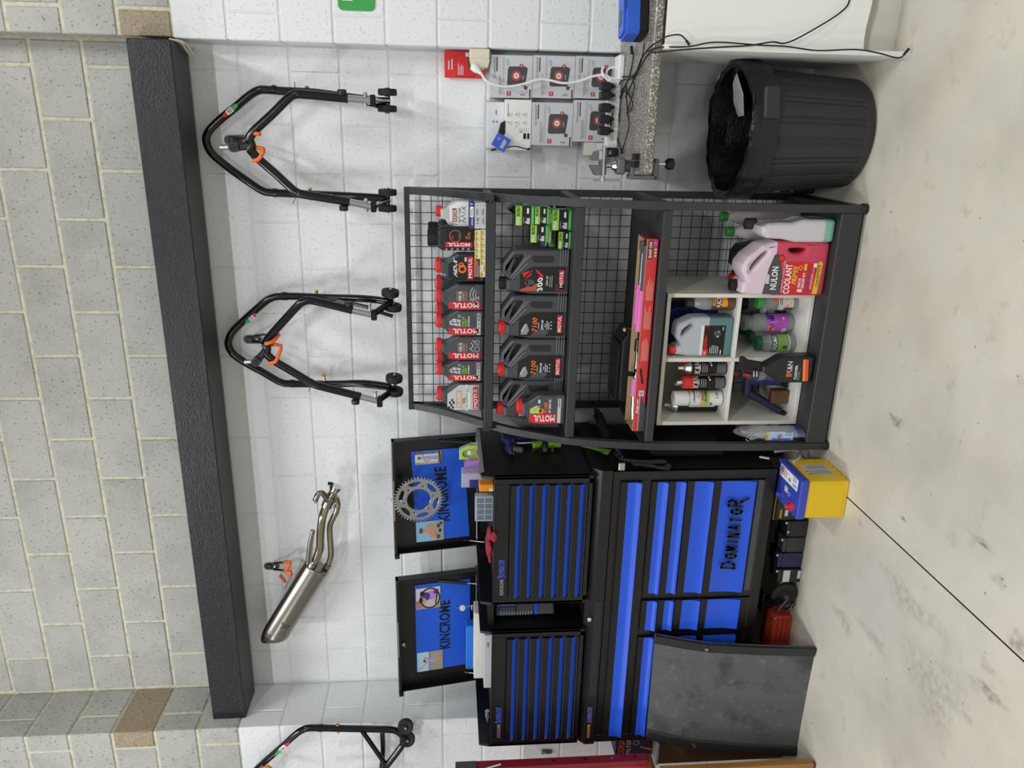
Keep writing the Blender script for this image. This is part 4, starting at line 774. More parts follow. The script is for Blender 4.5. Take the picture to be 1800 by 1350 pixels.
# ================================================================ ROLLER CABINET
YF=-.65
xr,xl=-1.296,-2.662
t_cab=thing('roller_cabinet','wide black roller tool cabinet with bright blue drawer pulls on castors','cabinet',((xr+xl)/2,-.4,0))
mb=MB(); mb.box((xl,YF+.004,.222),(xr,-.13,.905),blk_tool,.003); mb.build('body',t_cab)
mb=MB(); mb.prism([(YF-.004,.908),(YF-.004,.952),(YF+.028,.985),(-.12,.985),(-.12,.908)],xl-.006,xr+.006,blk_tool,Fr((0,0,0),(0,1,0),(0,0,1)))
mb.build('worktop',t_cab)
mb=MB(); mb.box((-2.40,YF-.006,.915),(-1.90,YF-.003,.948),blk_tool2,.001); mb.build('flap',t_cab)
mb=MB(); mb.lathe([(.011,0),(.011,.004),(.007,.007),(0,.007)],(-1.99,YF-.006,.968),chrome,axis=(0,-1,0),n=14); mb.build('lock',t_cab)
mb=MB(); d=D(mb,Fr((0,YF-.004,0)),.0006); d.text('KINCROME',-2.632,.930,-2.555,.944,gold,0); d.text('DOMINATOR',-2.548,.926,-2.462,.948,M('logo_violet',(120,98,190),.4),0,shear=.1); mb.build('logo',t_cab)
def frame_bar(t,x0,x1,z0,z1,nm='frame_rail'):
    mb=MB(); mb.box((x0,YF,z0),(x1,YF+.02,z1),blk_tool,.0015); mb.build(nm,t)
frame_bar(t_cab,xl,xr,.222,.266); frame_bar(t_cab,-1.336,xr,.266,.905,'corner_post'); frame_bar(t_cab,xl,-2.622,.266,.905,'corner_post')
frame_bar(t_cab,-2.622,-1.336,.745,.782); frame_bar(t_cab,-1.899,-1.866,.266,.745,'column_rail'); frame_bar(t_cab,-2.085,-2.052,.266,.745,'column_rail')
def drawer(t,x0,x1,z0,z1,zb0,zb1,text=None,proud=.012,flare=1):
    """front with a full-width blue pull: dark face above, blue scoop at the foot, bright lip under it"""
    mb=MB(); f=Fr((0,0,0),(0,1,0),(0,0,1)); y=YF-proud
    mb.prism([(y,zb1),(y+.002,z1),(YF+.02,z1),(YF+.02,z0),(y+(.004 if flare>0 else .015),z0),(y+(.006 if flare>0 else .017),zb0)],x0,x1,blk_tool,f)
    o=mb.build('drawer',t)
    q=MB(); n=6; P=[]
    for k in range(n+1):
        u=k/n; z=zb1+(zb0-zb1)*u; P.append((y-.0015-.013*max(0,(u-.45)/.55)**1.6 if flare>0 else y-.004+.016*u,z))
    P+= [(P[-1][0]+.003,zb0-.003),(y+(.004 if flare>0 else .017),zb0-.003),(y+.001,zb1)]
    q.prism([(a,b) for a,b in P][::-1],x0+.001,x1-.001,blue,f)
    q.build('pull',o)
    q=MB(); q.box((x0,YF-.004,z0-.0015),(x1,YF+.004,z0+.0025),blk_tool2,.0008); q.box((x0,YF-.008,z0-.0008),(x1,YF-.003,z0+.0008),grey_dk); q.build('bottom_lip',o)
    return o,y
drawer(t_cab,-2.620,-1.338,.784,.872,.792,.845)
rows=[(.677,.745,.682,.722),(.604,.673,.609,.646),(.489,.598,.494,.568),(.268,.484,.316,.456)]
for i,(z0,z1,b0,b1) in enumerate(rows):
    o,y=drawer(t_cab,-1.864,-1.338,z0,z1,b0,b1)
    if i==3:
        mb=MB(); f=Fr((-1.601,y-.0155,.386)); d=D(mb,f,.0004)
        d.strokes([('D',.034,.060)]+[(c_,.023,.046) for c_ in 'OMINATO']+[('R',.036,.062)],-.140,-.024,.046,.0115,black)
        mb.build('logo',o)
        q=MB(); q.box((-1.864,YF-.014,.274),(-1.338,YF-.002,.300),grey_dk,.003); q.build('bottom_rail',o)
    drawer(t_cab,-2.050,-1.901,z0,z1,b0,b1); drawer(t_cab,-2.620,-2.087,z0,z1,b0,b1)
def castor(x,y,front=False):
    # a castor stays part of the cabinet
    ax=(.12,1,0) if front else (1,0,0); fr=Fr((x,y,0),(0,1,0),(0,0,1)) if not front else Fr((x,y,0),(1,-.12,0),(0,0,1))
    mb=MB(); mb.lathe([(.0,-.018),(.022,-.018),(.026,-.010),(.052,-.013),(.057,-.009),(.060,-.004),(.060,.008),(.056,.013),(.026,.010),(.022,.018),(0,.018)],(x,y,.061),rubber,axis=ax,n=32); o=mb.build('castor_wheel',t_cab)
    mb=MB(); mb.lathe([(0,-.030),(.007,-.030),(.008,-.024),(.014,-.022),(.014,.022),(0,.024)],(x,y,.061),grey_dk,axis=ax,n=14)
    for s in(-1,1): mb.prism([(-.012,.055),(.012,.05),(-.035,.17),(-.075,.165),(-.05,.11)] if front else [(-.012,.055),(.012,.05),(.045,.17),(-.03,.17)],-.002+s*.021,.002+s*.021,blk,fr)
    mb.box((x-.075,y-.035,.168),(x+.03,y+.05,.176),blk,.002); mb.lathe([(.03,.176),(.03,.2)],(x-.03,y+.02,0),blk); mb.build('castor_fork',o)
    if front:
        mb=MB(); mb.tube([fr.p(-.005,.06,.03),fr.p(-.045,.085,.032),fr.p(-.07,.088,.03)],.005,grey_dk,8); mb.lathe([(0,-.004),(.006,-.003),(.006,.003),(0,.004)],fr.p(-.055,.035,.03),steel,axis=fr.n,n=10); mb.tube([fr.p(-.03,.02,.024),fr.p(-.075,.045,.024)],.008,blk,8); mb.build('brake_lever',o)
castor(-1.960,-.56,True); castor(-2.56,-.525); castor(-1.40,-.22); castor(-2.56,-.22); castor(-1.40,-.50)
mb=MB(); mb.box((xl+.02,-.60,.2),(xr-.02,-.16,.223),blk,.002); mb.build('chassis',t_cab)

# ================================================================ TOP CHEST
t_top=thing('top_chest','black two-bay top tool chest with twelve slim drawers, lids standing open','tool chest',((xr+xl)/2,-.38,.985))
yb_=-.125
def bay(x0,x1,nm):
    frame_bar(t_top,x0,x0+.034,1.0,1.385,'corner_post'); frame_bar(t_top,x1-.034,x1,1.0,1.385,'corner_post'); frame_bar(t_top,x0+.034,x1-.034,.9855,1.004); 
    mb=MB(); mb.box((x0+.034,YF,1.322),(x1-.034,YF+.02,1.384),blk_tool,.0015); mb.box((x0+.036,YF-.003,1.379),(x1-.036,YF+.004,1.386),blk_tool2,.001); fas=mb.build('fascia',t_top)
    mb=MB(); d=D(mb,Fr((0,YF,0)),.0006); a=x0+.036; d.text('KINCROME',a+.012,1.340,a+.088,1.356,mgrey,0); d.text('DOMINATOR',a+.094,1.336,a+.178,1.362,M('logo_blue',(70,90,190),.4),0,shear=.1); d.rect(a+.096,1.335,a+.104,1.366,MATS['logo_blue'],0); mb.build('logo',fas)
    for a,b in((x0,x0+.012),(x1-.012,x1)):
        mb=MB(); mb.prism([(YF,.9855),(YF,1.392),(YF+.012,1.436),(yb_,1.436),(yb_,.9855)],a,b,blk_tool,Fr((0,0,0),(0,1,0),(0,0,1))); mb.build('end_panel',t_top)
    mb=MB(); mb.box((x0+.012,yb_-.004,.9855),(x1-.012,yb_,1.43),blk_tool); mb.box((x0+.012,YF+.02,1.372),(x1-.012,yb_-.004,1.377),blk_tool); mb.build('tray',t_top)
    for z1,zb1,zb0,z0 in ((1.320,1.296,1.279,1.270),(1.268,1.243,1.227,1.218),(1.216,1.191,1.174,1.165),(1.163,1.139,1.122,1.114),(1.112,1.089,1.071,1.063),(1.061,1.038,1.020,1.009)):
        drawer(t_top,x0+.036,x1-.036,z0,z1,zb0,zb1,proud=.010,flare=-1)
bay(-1.907,-1.311,'right'); bay(-2.660,-2.042,'left')
mb=MB(); mb.box((-2.042,-.30,.9855),(-1.907,-.29,1.432),blk_tool); mb.box((-2.042,-.29,.9855),(-1.907,yb_,1.0),blk_tool); mb.build('middle_panel',t_top)
mb=MB(); mb.box((-2.042,-.60,1.395),(-1.907,-.30,1.40),blk_tool); mb.box((-2.042,-.602,1.375),(-1.907,-.596,1.400),blk_tool,.001); mb.build('middle_shelf',t_top)
ltil=math.atan2(.066,.385)
def lid(x0,x1,nm,tilt,prints,poster):
    f=Fr((0,-.165,1.436),(1,0,tilt),(0,-math.sin(ltil),math.cos(ltil))); h=.392
    mb=MB(); mb.box((x0,0,-.004),(x1,h,0),blk_tool,.001,fr=f); mb.box((x0,h-.012,-.004),(x1,h,.045),blk_tool,.001,fr=f); mb.box((x0,0,0),(x0+.004,h,.035),blk_tool,fr=f); mb.box((x1-.004,0,0),(x1,h,.035),blk_tool,fr=f)
    o=mb.build('lid',t_top)
    mb=MB(); mb.box((x0-.016,h-.02,.02),(x0+.004,h+.002,.05),blk_tool,.001,fr=f); mb.box(((x0+x1)/2-.1,h-.004,.046),((x0+x1)/2+.1,h+.001,.050),steel,fr=f); mb.build('lid_edge_trim',o)
    return o,f,h
oR,fR,hR=lid(-1.886,-1.318,'right',0,None,None)
oL,fL,hL=lid(-2.668,-2.028,'left',0,None,None)
def strut(t,a,b,c_):
    mb=MB(); mb.tube([a,b],.0085,blk,10); mb.tube([b,c_],.0035,steel,8); mb.lathe([(.0,-.008),(.008,-.005),(.008,.005),(0,.008)],a,blk,n=10); mb.build('gas_strut',t)
strut(t_top,(-1.332,-0.225,1.608),(-1.332,-0.249,1.471),(-1.332,-0.264,1.406)); strut(t_top,(-1.873,-0.151,1.613),(-1.873,-0.174,1.469),(-1.873,-0.193,1.396))
strut(t_top,(-2.060,-0.223,1.614),(-2.060,-0.249,1.479),(-2.060,-0.262,1.414)); strut(t_top,(-2.640,-0.135,1.614),(-2.640,-0.173,1.469),(-2.640,-0.194,1.394))
mb=MB(); c_=fL.p(-2.41,.36,.002); mb.lathe([(.009,0),(.009,.008),(0,.010)],c_,chrome,axis=fL.n,n=12); mb.tube([fL.p(-2.41,.36,.01),fL.p(-2.43,.352,.012)],.002,steel,6); mb.build('lid_lock',oL)
# blue posters in the lids (flat sheets)
def poster(f,x0,x1,y0,y1,skew,lb,loc):
    t=thing('lid_poster',lb,'poster',loc); mb=MB(); g=Fr(f.p(0,0,.002),f.r,f.u); mb.prism([(x0,y0+skew[0]),(x1,y0+skew[1]),(x1,y1+skew[1]*.6),(x0,y1+skew[0]*.6)],0,.002,M('poster_blue',(30,94,222),.45),g); mb.build('panel',t)
    mb=MB(); d=D(mb,Fr(f.p(0,0,.004),f.r,f.u),.0005); xm=(x0+x1)/2
    P,F=textgeo('KINCROME'); wd,ht=.282,.056; cx,cy=xm+.004,y0+(y1-y0)*.47
    mb.add([d.q(cx+(a-.5)*wd,cy+(b-.5)*ht+(skew[1]-skew[0])/(x1-x0)*(a-.5)*wd,1) for a,b in P],F,black); mb.build('lettering',t); return Fr(f.p(0,0,.0052),f.r,f.u)
gR=poster(fR,-1.848,-1.385,.048,.296,(-.014,.014),'blue poster with black lettering in the right open lid, behind the sprocket',tuple(fR.p(-1.61,.05,.002)))
gL=poster(fL,-2.585,-2.085,.030,.300,(0,0),'blue poster with black lettering in the left open lid',tuple(fL.p(-2.33,.03,.002)))
def photo(g,x0,y0,w_,h,bgs,shapes,lb):
    t=thing('photo_print',lb,'photo',tuple(g.p(x0+w_/2,y0,.001))); mb=MB(); mb.prism([(x0,y0),(x0+w_,y0),(x0+w_,y0+h),(x0,y0+h)],0,.0008,paper,Fr(g.p(0,0,.0004),g.r,g.u)); mb.build('sheet',t)
    mb=MB(); d=D(mb,Fr(g.p(x0,y0,.0012),g.r,g.u),.0003)
    for a,b,c_,e,m in bgs: d.rect(a*w_,b*h,c_*w_,e*h,m,0)
    for k,(kind,p_,m) in enumerate(shapes):
        if kind=='e': d.ell(p_[0]*w_,p_[1]*h,p_[2]*w_,p_[3]*h,m,1+k*.6)
        elif kind=='l': d.line([(a*w_,b*h) for a,b in p_[1]],p_[0]*w_,m,1+k*.6)
        else: d.poly([(a*w_,b*h) for a,b in p_],m,1+k*.6)
    mb.build('image',t)
pale=M('print_pale',(206,222,232),.6); lav=M('print_lavender',(172,160,210),.6); hair=M('print_hair',(120,72,48),.6); wood_p=M('print_wood',(190,140,80),.6); dkp=M('print_dark',(30,30,34),.6)
photo(gR,-1.452,.165,.062,.122,[(0,0,1,1,pale),(.0,0,1,.14,wood_p),(0,.14,.16,1,M('print_cream',(226,214,170),.6)),(.8,.1,1,1,dkp)],[('l',(.16,[(.40,.15),(.46,.5)]),lav),('l',(.16,[(.58,.15),(.56,.5)]),lav),('p',[(.36,.42),(.66,.44),(.62,.72),(.42,.72)],lav),('e',(.53,.80,.1,.075),skin),('e',(.53,.855,.12,.05),hair),('l',(.08,[(.4,.68),(.2,.6),(.3,.44)]),skin),('l',(.08,[(.62,.68),(.8,.74),(.82,.9)]),skin),('l',(.06,[(0,.04),(1,.1)]),dkp)],'photo print of a person in lavender, top right corner of right lid')
mb=None
photo(gR,-1.850,.158,.105,.130,[(0,0,1,1,M('print_sky2',(140,194,222),.6)),(0,0,1,.3,offwhite)],[('p',[(.35,.28),(.9,.34),(.86,.6),(.45,.62)],skin),('e',(.56,.74,.13,.11),skin),('e',(.56,.83,.15,.07),hair),('l',(.14,[(.5,.6),(.22,.42),(.1,.2)]),skin),('e',(.2,.2,.1,.06),brown),('e',(.5,.14,.08,.05),dkp),('e',(.75,.2,.1,.06),brown),('e',(.86,.1,.06,.04),dkp),('e',(.3,.34,.08,.06),M('print_coral',(222,130,110),.6))],'photo print of a person on a pale blue ground, lower left of right lid')
photo(gL,-2.222,.178,.118,.118,[(0,0,1,1,M('print_greyw',(214,210,204),.6)),(0,.0,.42,1,sand)],[('e',(.5,.42,.5,.42),dkp),('e',(.5,.42,.43,.36),M('print_greyw2',(196,192,188),.6)),('e',(.64,.34,.22,.18),lilac),('e',(.6,.58,.2,.16),purple),('e',(.74,.74,.12,.1),dkp),('e',(.4,.68,.14,.1),skin),('e',(.44,.8,.14,.08),dkp),('l',(.05,[(.2,.2),(.9,.1)]),dkp),('e',(.78,.2,.1,.08),purple),('e',(.24,.9,.12,.07),M('print_red2',(206,110,96),.6))],'photo print of a person beside a large wheel, top right of left lid')
photo(gL,-2.587,.168,.113,.128,[(0,0,1,1,M('print_sky3',(176,214,232),.6)),(0,0,1,.52,sand),(0,.5,1,.56,M('print_sea',(140,180,200),.6))],[('l',(.09,[(.52,.02),(.5,.34)]),skin),('l',(.09,[(.64,.02),(.58,.34)]),skin),('p',[(.42,.3),(.64,.3),(.62,.6),(.46,.6)],lav),('e',(.53,.72,.07,.055),red_dk),('l',(.05,[(.48,.6),(.32,.74),(.1,.96)]),skin),('l',(.05,[(.6,.6),(.74,.7),(.6,.76)]),skin)],'photo print of a person with raised arm on sand, left side of left lid')
# sprocket hung in front of the right lid
t=thing('chain_sprocket','toothed grey steel chain sprocket hung on the right open lid','sprocket',(-1.590,-.285,1.705)); f=Fr((-1.590,-.288,1.702),(1,0,.0),(0,-.12,1)); N=45; out=[]
for k in range(N):
    a=2*PI*k/N; 
    for da,r in((-.30,.102),(-.12,.1125),(.12,.1125),(.30,.102)): out.append((r*math.cos(a+da*2*PI/N),r*math.sin(a+da*2*PI/N)))
holes=[[(.0525*math.cos(2*PI*k/28),.0525*math.sin(2*PI*k/28)) for k in range(28)]]
for j in range(6):
    a0=2*PI*j/6+.22; A=.36; sl=[(.089*math.cos(a0+A*(k/6*2-1)),.089*math.sin(a0+A*(k/6*2-1))) for k in range(7)]+[(.078*math.cos(a0+A*.8),.078*math.sin(a0+A*.8))]+[(.070*math.cos(a0+A*.45*(1-k)),.070*math.sin(a0+A*.45*(1-k))) for k in range(3)]+[(.078*math.cos(a0-A*.8),.078*math.sin(a0-A*.8))]; holes.append(sl)
    b=a0+PI/6; holes.append([(.0665*math.cos(b)+.0042*math.cos(2*PI*k/8),.0665*math.sin(b)+.0042*math.sin(2*PI*k/8)) for k in range(8)])
mb=MB(); mb.curve([out]+holes,.006,.0007,steel,f,res=0); mb.build('toothed_ring',t)
mb=MB(); mb.tube([f.p(0,.0535,.0),f.p(0,.12,-.004),f.p(0,.125,-.03)],.0018,steel,6); mb.build('hanger_wire',t)
# ---- things in the open trays
ZT=1.3775
def compart_box(name,lb,x0,x1,y0,y1,z0,z1,shell,inner,nx,nz,cat='organiser'):
    t=thing(name,lb,cat,((x0+x1)/2,(y0+y1)/2,z0)); mb=MB(); mb.box((x0,y0,z0),(x1,y1,z1),shell,.003); mb.build('case',t)
    mb=MB(); f=Fr((x0,y0,z0)); w_,h=x1-x0,z1-z0
    for i in range(nx):
        for j in range(nz):
            a=.006+(w_-.012)*i/nx; b=.005+(h-.01)*j/nz; mb.box((a+.0025,b+.0025,-.001),(a+(w_-.012)/nx-.0025,b+(h-.01)/nz-.0025,.0012),inner,.0008,fr=f)
    mb.build('compartments',t); return t
grey_cl=M('organiser_grey',(168,178,190),.3)
compart_box('parts_organiser','pale blue-grey parts organiser with eight compartments in the right tray',-1.592,-1.472,-.50,-.462,ZT,ZT+.078,grey_cl,M('organiser_cell',(112,122,134),.35),4,2)
t=thing('orange_block','orange plastic block on edge of right tray beside the grey organiser','block',(-1.428,-.50,ZT)); mb=MB(); mb.box((-1.446,-.51,ZT),(-1.412,-.46,ZT+.062),amber,.003); mb.build('block',t); mb=MB(); mb.box((-1.444,-.5105,ZT+.004),(-1.43,-.5098,ZT+.02),offwhite); mb.build('label',t)
t=thing('hardware_case','clear and lilac plastic case of fittings heaped in the right tray','case',(-1.44,-.38,ZT)); mb=MB(); mb.box((-1.468,-.425,ZT+.001),(-1.40,-.36,ZT+.135),M('clear_lilac_tub',(206,200,226),.2,alpha=.6),.003); mb.build('tub',t); mb=MB(); mb.box((-1.466,-.423,ZT+.002),(-1.402,-.362,ZT+.06),grey_dk,.003); mb.build('contents',t); mb=MB(); mb.box((-1.468,-.427,ZT+.062),(-1.43,-.4255,ZT+.10),blue2); mb.build('end_label',t)
t=thing('hardware_case','purple transparent case of round fittings standing in the right tray','case',(-1.385,-.33,ZT)); mb=MB(); f=Fr((-1.425,-.345,ZT)); mb.prism([(0,0),(.062,0),(.062,.10),(.048,.122),(.0,.122)],0,.03,lilac_clear,f); mb.build('shell',t)
mb=MB(); 
for k in range(5): mb.lathe([(.009,0),(.009,.006)],f.p(.012+.02*(k%3),.02+.026*(k//3),.031),purple if k%2 else lilac,axis=f.n,n=12)
mb.build('fittings',t)
t=thing('hardware_case','lime green transparent case standing behind the purple one','case',(-1.36,-.26,ZT)); mb=MB(); f=Fr((-1.40,-.27,ZT)); mb.curve([[(0,0),(.068,0),(.068,.10),(.05,.142),(.0,.142)],[(.01,.05),(.052,.05),(.045,.125),(.01,.125)]],.03,.004,paleg,f); mb.build('shell',t); mb=MB(); mb.box((.01,.05,-.004),(.052,.125,.004),lime_clear,fr=f); mb.build('window',t); mb=MB(); mb.box((.02,.09,.005),(.04,.105,.006),white,fr=f); mb.build('sticker',t)
t=thing('clear_cover','crumpled clear plastic sheet draped on the right chest end','sheet',(-1.315,-.35,1.44)); mb=MB(); n=12
for k in range(n):
    y=-.62+.46*k/n; y2=-.62+.46*(k+1)/n; z=lambda q:1.443+.005*math.sin(q*40)+.003*math.sin(q*91); mb.add([(-1.335,y,z(y)-.012),(-1.305,y,z(y+.3)),(-1.305,y2,z(y2+.3)),(-1.335,y2,z(y2)-.012),(-1.303,y,1.425),(-1.303,y2,1.425)],[(0,1,2,3),(1,4,5,2)],M('grey_film',(150,152,156),.25,alpha=.75))
mb.build('film',t)
mb=MB(); red_cl=M('red_rag',(150,34,58),.85,bump=(90,.5))
def lump(mb,c_,rx,ry,rz,m,seed,nu=14,nv=8):
    vs=[]; 
    for i in range(nv+1):
        for k in range(nu):
            th=PI*i/nv; ph=2*PI*k/nu; w=1+.22*math.sin(3*ph+seed+2*th)+.12*math.sin(5*ph-seed*2+th*3)
            vs.append((c_[0]+rx*w*math.sin(th)*math.cos(ph),c_[1]+ry*w*math.sin(th)*math.sin(ph),c_[2]+rz*(1+.15*math.sin(4*ph+seed))*math.cos(th)))
    mb.add(vs,[(i*nu+k,i*nu+(k+1)%nu,(i+1)*nu+(k+1)%nu,(i+1)*nu+k) for i in range(nv) for k in range(nu)],m,True)
lump(mb,(-1.59,-.615,1.398),.042,.03,.013,red_cl,1); lump(mb,(-1.64,-.62,1.400),.045,.026,.015,red_cl,2.4); lump(mb,(-1.615,-.61,1.402),.026,.02,.014,red_cl,3.1); lump(mb,(-1.69,-.625,1.397),.03,.016,.007,red_cl,4); lump(mb,(-1.575,-.662,1.385),.022,.006,.012,red_cl,5)
one('rag',mb,'crumpled dark red rag on the front edge of the right tray','rag',(-1.63,-.63,1.388))
# left tray and middle
t=thing('storage_box','bright blue plastic box lid standing in the left tray','box',(-2.40,-.24,ZT)); mb=MB(); mb.box((-2.53,-.285,ZT),(-2.28,-.225,1.487),M('box_blue',(40,120,224),.4),.004); mb.build('box',t); mb=MB(); mb.box((-2.525,-.287,1.478),(-2.285,-.223,1.487),M('box_blue2',(60,140,236),.4),.003); mb.build('rim',t)
t=thing('carton','plain off-white carton lying along the left tray','box',(-2.31,-.34,ZT)); mb=MB(); mb.box((-2.49,-.40,ZT),(-2.125,-.30,1.452),M('carton_white',(226,222,214),.7),.002); mb.build('carton',t); mb=MB(); d=D(mb,Fr((-2.49,-.40,ZT)),.0005); d.ring(.10,.03,.03,.0315,lgrey,0,16,0,PI); mb.build('fold_line',t)
t=thing('carton','small grey carton with printed mark in front of the white carton','box',(-2.30,-.50,ZT)); mb=MB(); mb.box((-2.42,-.55,ZT),(-2.135,-.44,1.412),lgrey,.002); mb.build('carton',t); mb=MB(); d=D(mb,Fr((-2.42,-.55,ZT)),.0005); d.text('NEW',.225,.012,.25,.022,grey_dk,0,rot=0); mb.build('print',t)
mb=MB(); mb.tube([(-2.145,-.31,1.4525),(-2.15,-.31,1.50)],.0025,zinc,6); mb.lathe([(.0,0),(.013,.001),(.013,.004),(0,.005)],(-2.15,-.315,1.458),offwhite,n=12); mb.lathe([(.0,0),(.014,.001),(.014,.004),(0,.005)],(-2.155,-.312,1.505),offwhite,axis=(.6,-.8,0),n=12); mb.tube([(-2.15,-.31,1.50),(-2.155,-.312,1.53)],.0018,zinc,6); one('wire_stand',mb,'thin wire with two small cream discs standing on the white carton','stand',(-2.148,-.31,1.4525))
mb=MB(); mb.lathe([(.008,0),(.008,.03),(.011,.03),(.011,.045)],(-2.60,-.56,ZT+.012),chrome,axis=(1,0,.1),n=10); mb.lathe([(.012,.045),(.012,.06)],(-2.60,-.56,ZT+.012),steel,axis=(1,0,.1),n=6); one('socket_bit',mb,'short chromed socket lying at the front of the left tray','socket',(-2.58,-.56,ZT))
# work torch clipped in the middle recess
t=thing('work_torch','black work torch with blue band upright in the recess between drawer banks','torch',(-2.02,-.53,1.10)); f=Fr((-2.001,-.535,1.105),(.75,.66,0)); torch_grey=M('torch_grey',(74,76,82),.4) 
mb=MB(); mb.box((-.033,0,-.015),(.033,.075,.015),torch_grey,.006,fr=f); mb.box((-.031,.088,-.014),(.031,.17,.014),torch_grey,.006,fr=f); mb.box((-.035,.17,-.016),(.035,.262,.016),torch_grey,.007,fr=f)
for k in range(12): mb.box((-.034,.10+.012*k,-.0155),(-.02,.106+.012*k,.0165),mgrey,.001,fr=f)
mb.build('body',t); mb=MB(); mb.box((-.034,.068,-.0155),(.034,.09,.0158),blue,.004,fr=f); mb.build('blue_band',t)
mb=MB(); mb.box((-.004,.17,.0155),(.022,.255,.0168),blue2,.001,fr=f)
for k in range(9): mb.box((.006,.176+.008*k,.0165),(.009,.179+.008*k,.0174),white,fr=f)
mb.box((.0,.246,.0165),(.02,.25,.0175),M('torch_sky',(120,170,230),.4),fr=f); mb.build('lamp_strip',t)
t=thing('logo_tag','small black tag with white lettering leaning at foot of the middle recess','tag',(-2.03,-.45,.986)); f=Fr((-2.035,-.45,.990),(.95,-.1,.28)); mb=MB(); mb.box((-.035,0,-.002),(.035,.03,.002),blk,.001,fr=f); mb.build('tag',t); mb=MB(); d=D(mb,Fr(f.p(0,0,.002),f.r,f.u),.0004); d.text('music',-.026,.006,.026,.02,lgrey,0); mb.build('lettering',t)
# ---- hand tools hung on the chest's right side
t=thing('rivet_gun','blue-handled hand tool with steel rod hung on the right side of the top chest','tool',(-1.27,-.36,1.36))
mb=MB(); mb.tube(smooth([(-1.283,-0.330,1.325),(-1.283,-0.381,1.304),(-1.283,-0.442,1.313)],3),.016,blue2,10); mb.tube([(-1.283,-0.325,1.277),(-1.283,-0.314,1.213)],.011,blue2,10); mb.build('handles',t)
mb=MB(); mb.tube([(-1.283,-0.376,1.274),(-1.283,-0.367,1.164)],.0075,chrome,10); mb.tube([(-1.283,-0.331,1.287),(-1.283,-0.490,1.296)],.004,steel,8); mb.build('rod',t)
mb=MB(); mb.tube(smooth([(-1.283,-0.370,1.281),(-1.283,-0.418,1.304),(-1.283,-0.478,1.309)],4),.008,grey_dk,10); mb.tube([(-1.283,-0.443,1.292),(-1.283,-0.456,1.254)],.014,grey_dk,12); mb.build('frame',t)
mb=MB(); mb.tube(smooth([(-1.283,-0.128,1.342),(-1.283,-0.225,1.338),(-1.283,-0.305,1.325)],4),.003,mgrey,6); mb.tube([(-1.283,-0.305,1.328),(-1.283,-0.337,1.323)],.007,brass,8); one('hanging_cable',mb,'thin grey cable with brass end above the blue-handled tool','cord',(-1.283,-0.305,1.325))
t=thing('ratchet_strap','black strap tensioner with lime green rollers on side of top chest','strap',(-1.28,-.35,1.27))
mb=MB(); mb.tube([(-1.283,-0.397,1.202),(-1.283,-0.385,1.169)],.016,lime,10); mb.tube([(-1.283,-0.392,1.140),(-1.283,-0.388,1.085)],.016,lime,10); mb.build('rollers',t)
mb=MB(); mb.tube([(-1.283,-0.367,1.164),(-1.283,-0.428,1.171),(-1.283,-0.457,1.213)],.0045,steel,8); mb.tube([(-1.283,-0.374,1.118),(-1.283,-0.466,1.130)],.004,steel,8); mb.build('hook',t)
mb=MB(); mb.tube([(-1.283,-0.373,1.150),(-1.283,-0.453,1.160)],.010,grey_dk,8); mb.build('bracket',t)
t=thing('shop_cloth','lime green cloth corner folded over the cabinet top beside the rack','cloth',(-1.25,-.33,.95)); cl=M('lime_cloth',(128,190,66),.8)
mb=MB(); mb.add([(-1.283,-0.421,1.001),(-1.268,-0.452,0.945),(-1.268,-0.496,0.883),(-1.268,-0.547,0.913),(-1.268,-0.506,0.941),(-1.283,-0.441,0.972)],[(0,1,5),(1,4,5),(1,2,3,4)],cl); mb.add([(-1.283,-0.427,1.002),(-1.268,-0.452,0.945),(-1.268,-0.496,0.883),(-1.268,-0.464,0.948)],[(0,1,3),(1,2,3)],cl); mb.build('cloth',t)
t=thing('webbing_strap','black webbing strap with chromed buckle hung on cabinet right side','strap',(-1.26,-.45,.88))
mb=MB(); P=smooth([(-1.268,-0.479,0.843),(-1.268,-0.543,0.874),(-1.268,-0.583,0.871),(-1.268,-0.607,0.824),(-1.268,-0.620,0.757),(-1.268,-0.617,0.690),(-1.268,-0.645,0.678),(-1.268,-0.682,0.707),(-1.268,-0.653,0.765),(-1.268,-0.634,0.830)],4)
w_=V((.0,.018,.004)); vs=[p-w_ for p in P]+[p+w_ for p in P]; n=len(P); mb.add(vs,[(i,i+1,n+i+1,n+i) for i in range(n-1)],M('webbing',(52,54,58),.7),True); mb.build('webbing',t)
mb=MB(); mb.tube([(-1.268,-0.478,0.863),(-1.268,-0.566,0.853)],.004,chrome,8); mb.box(V((-1.268,-0.660,0.876))-V((.016,.006,.013)),V((-1.268,-0.660,0.876))+V((.016,.006,.013)),steel,.002); mb.build('buckle',t)
t=thing('tool_bag','black fabric bag with strap hung on the cabinet right side','bag',(-1.285,-.42,.6)); mb=MB(); mb.box((-1.2935,-.52,.40),(-1.255,-.30,.72),M('black_cloth',(24,24,26),.85),.012); mb.build('bag',t)
mb=MB(); mb.box((-1.256,-.515,.33),(-1.25,-.47,.72),M('webbing',(52,54,58),.7),.002); mb.build('strap',t)
mb=MB(); mb.tube(smooth([(-1.268,-0.535,0.190),(-1.268,-0.525,0.141),(-1.268,-0.520,0.098),(-1.268,-0.551,0.087),(-1.268,-0.602,0.113),(-1.268,-0.640,0.154)],5),.006,lgrey,8); mb.tube([(-1.268,-0.585,0.277),(-1.268,-0.604,0.243)],.005,lgrey,8); one('grey_hook',mb,'light grey hooked tube behind the yellow battery','hook',(-1.268,-0.526,0.116))

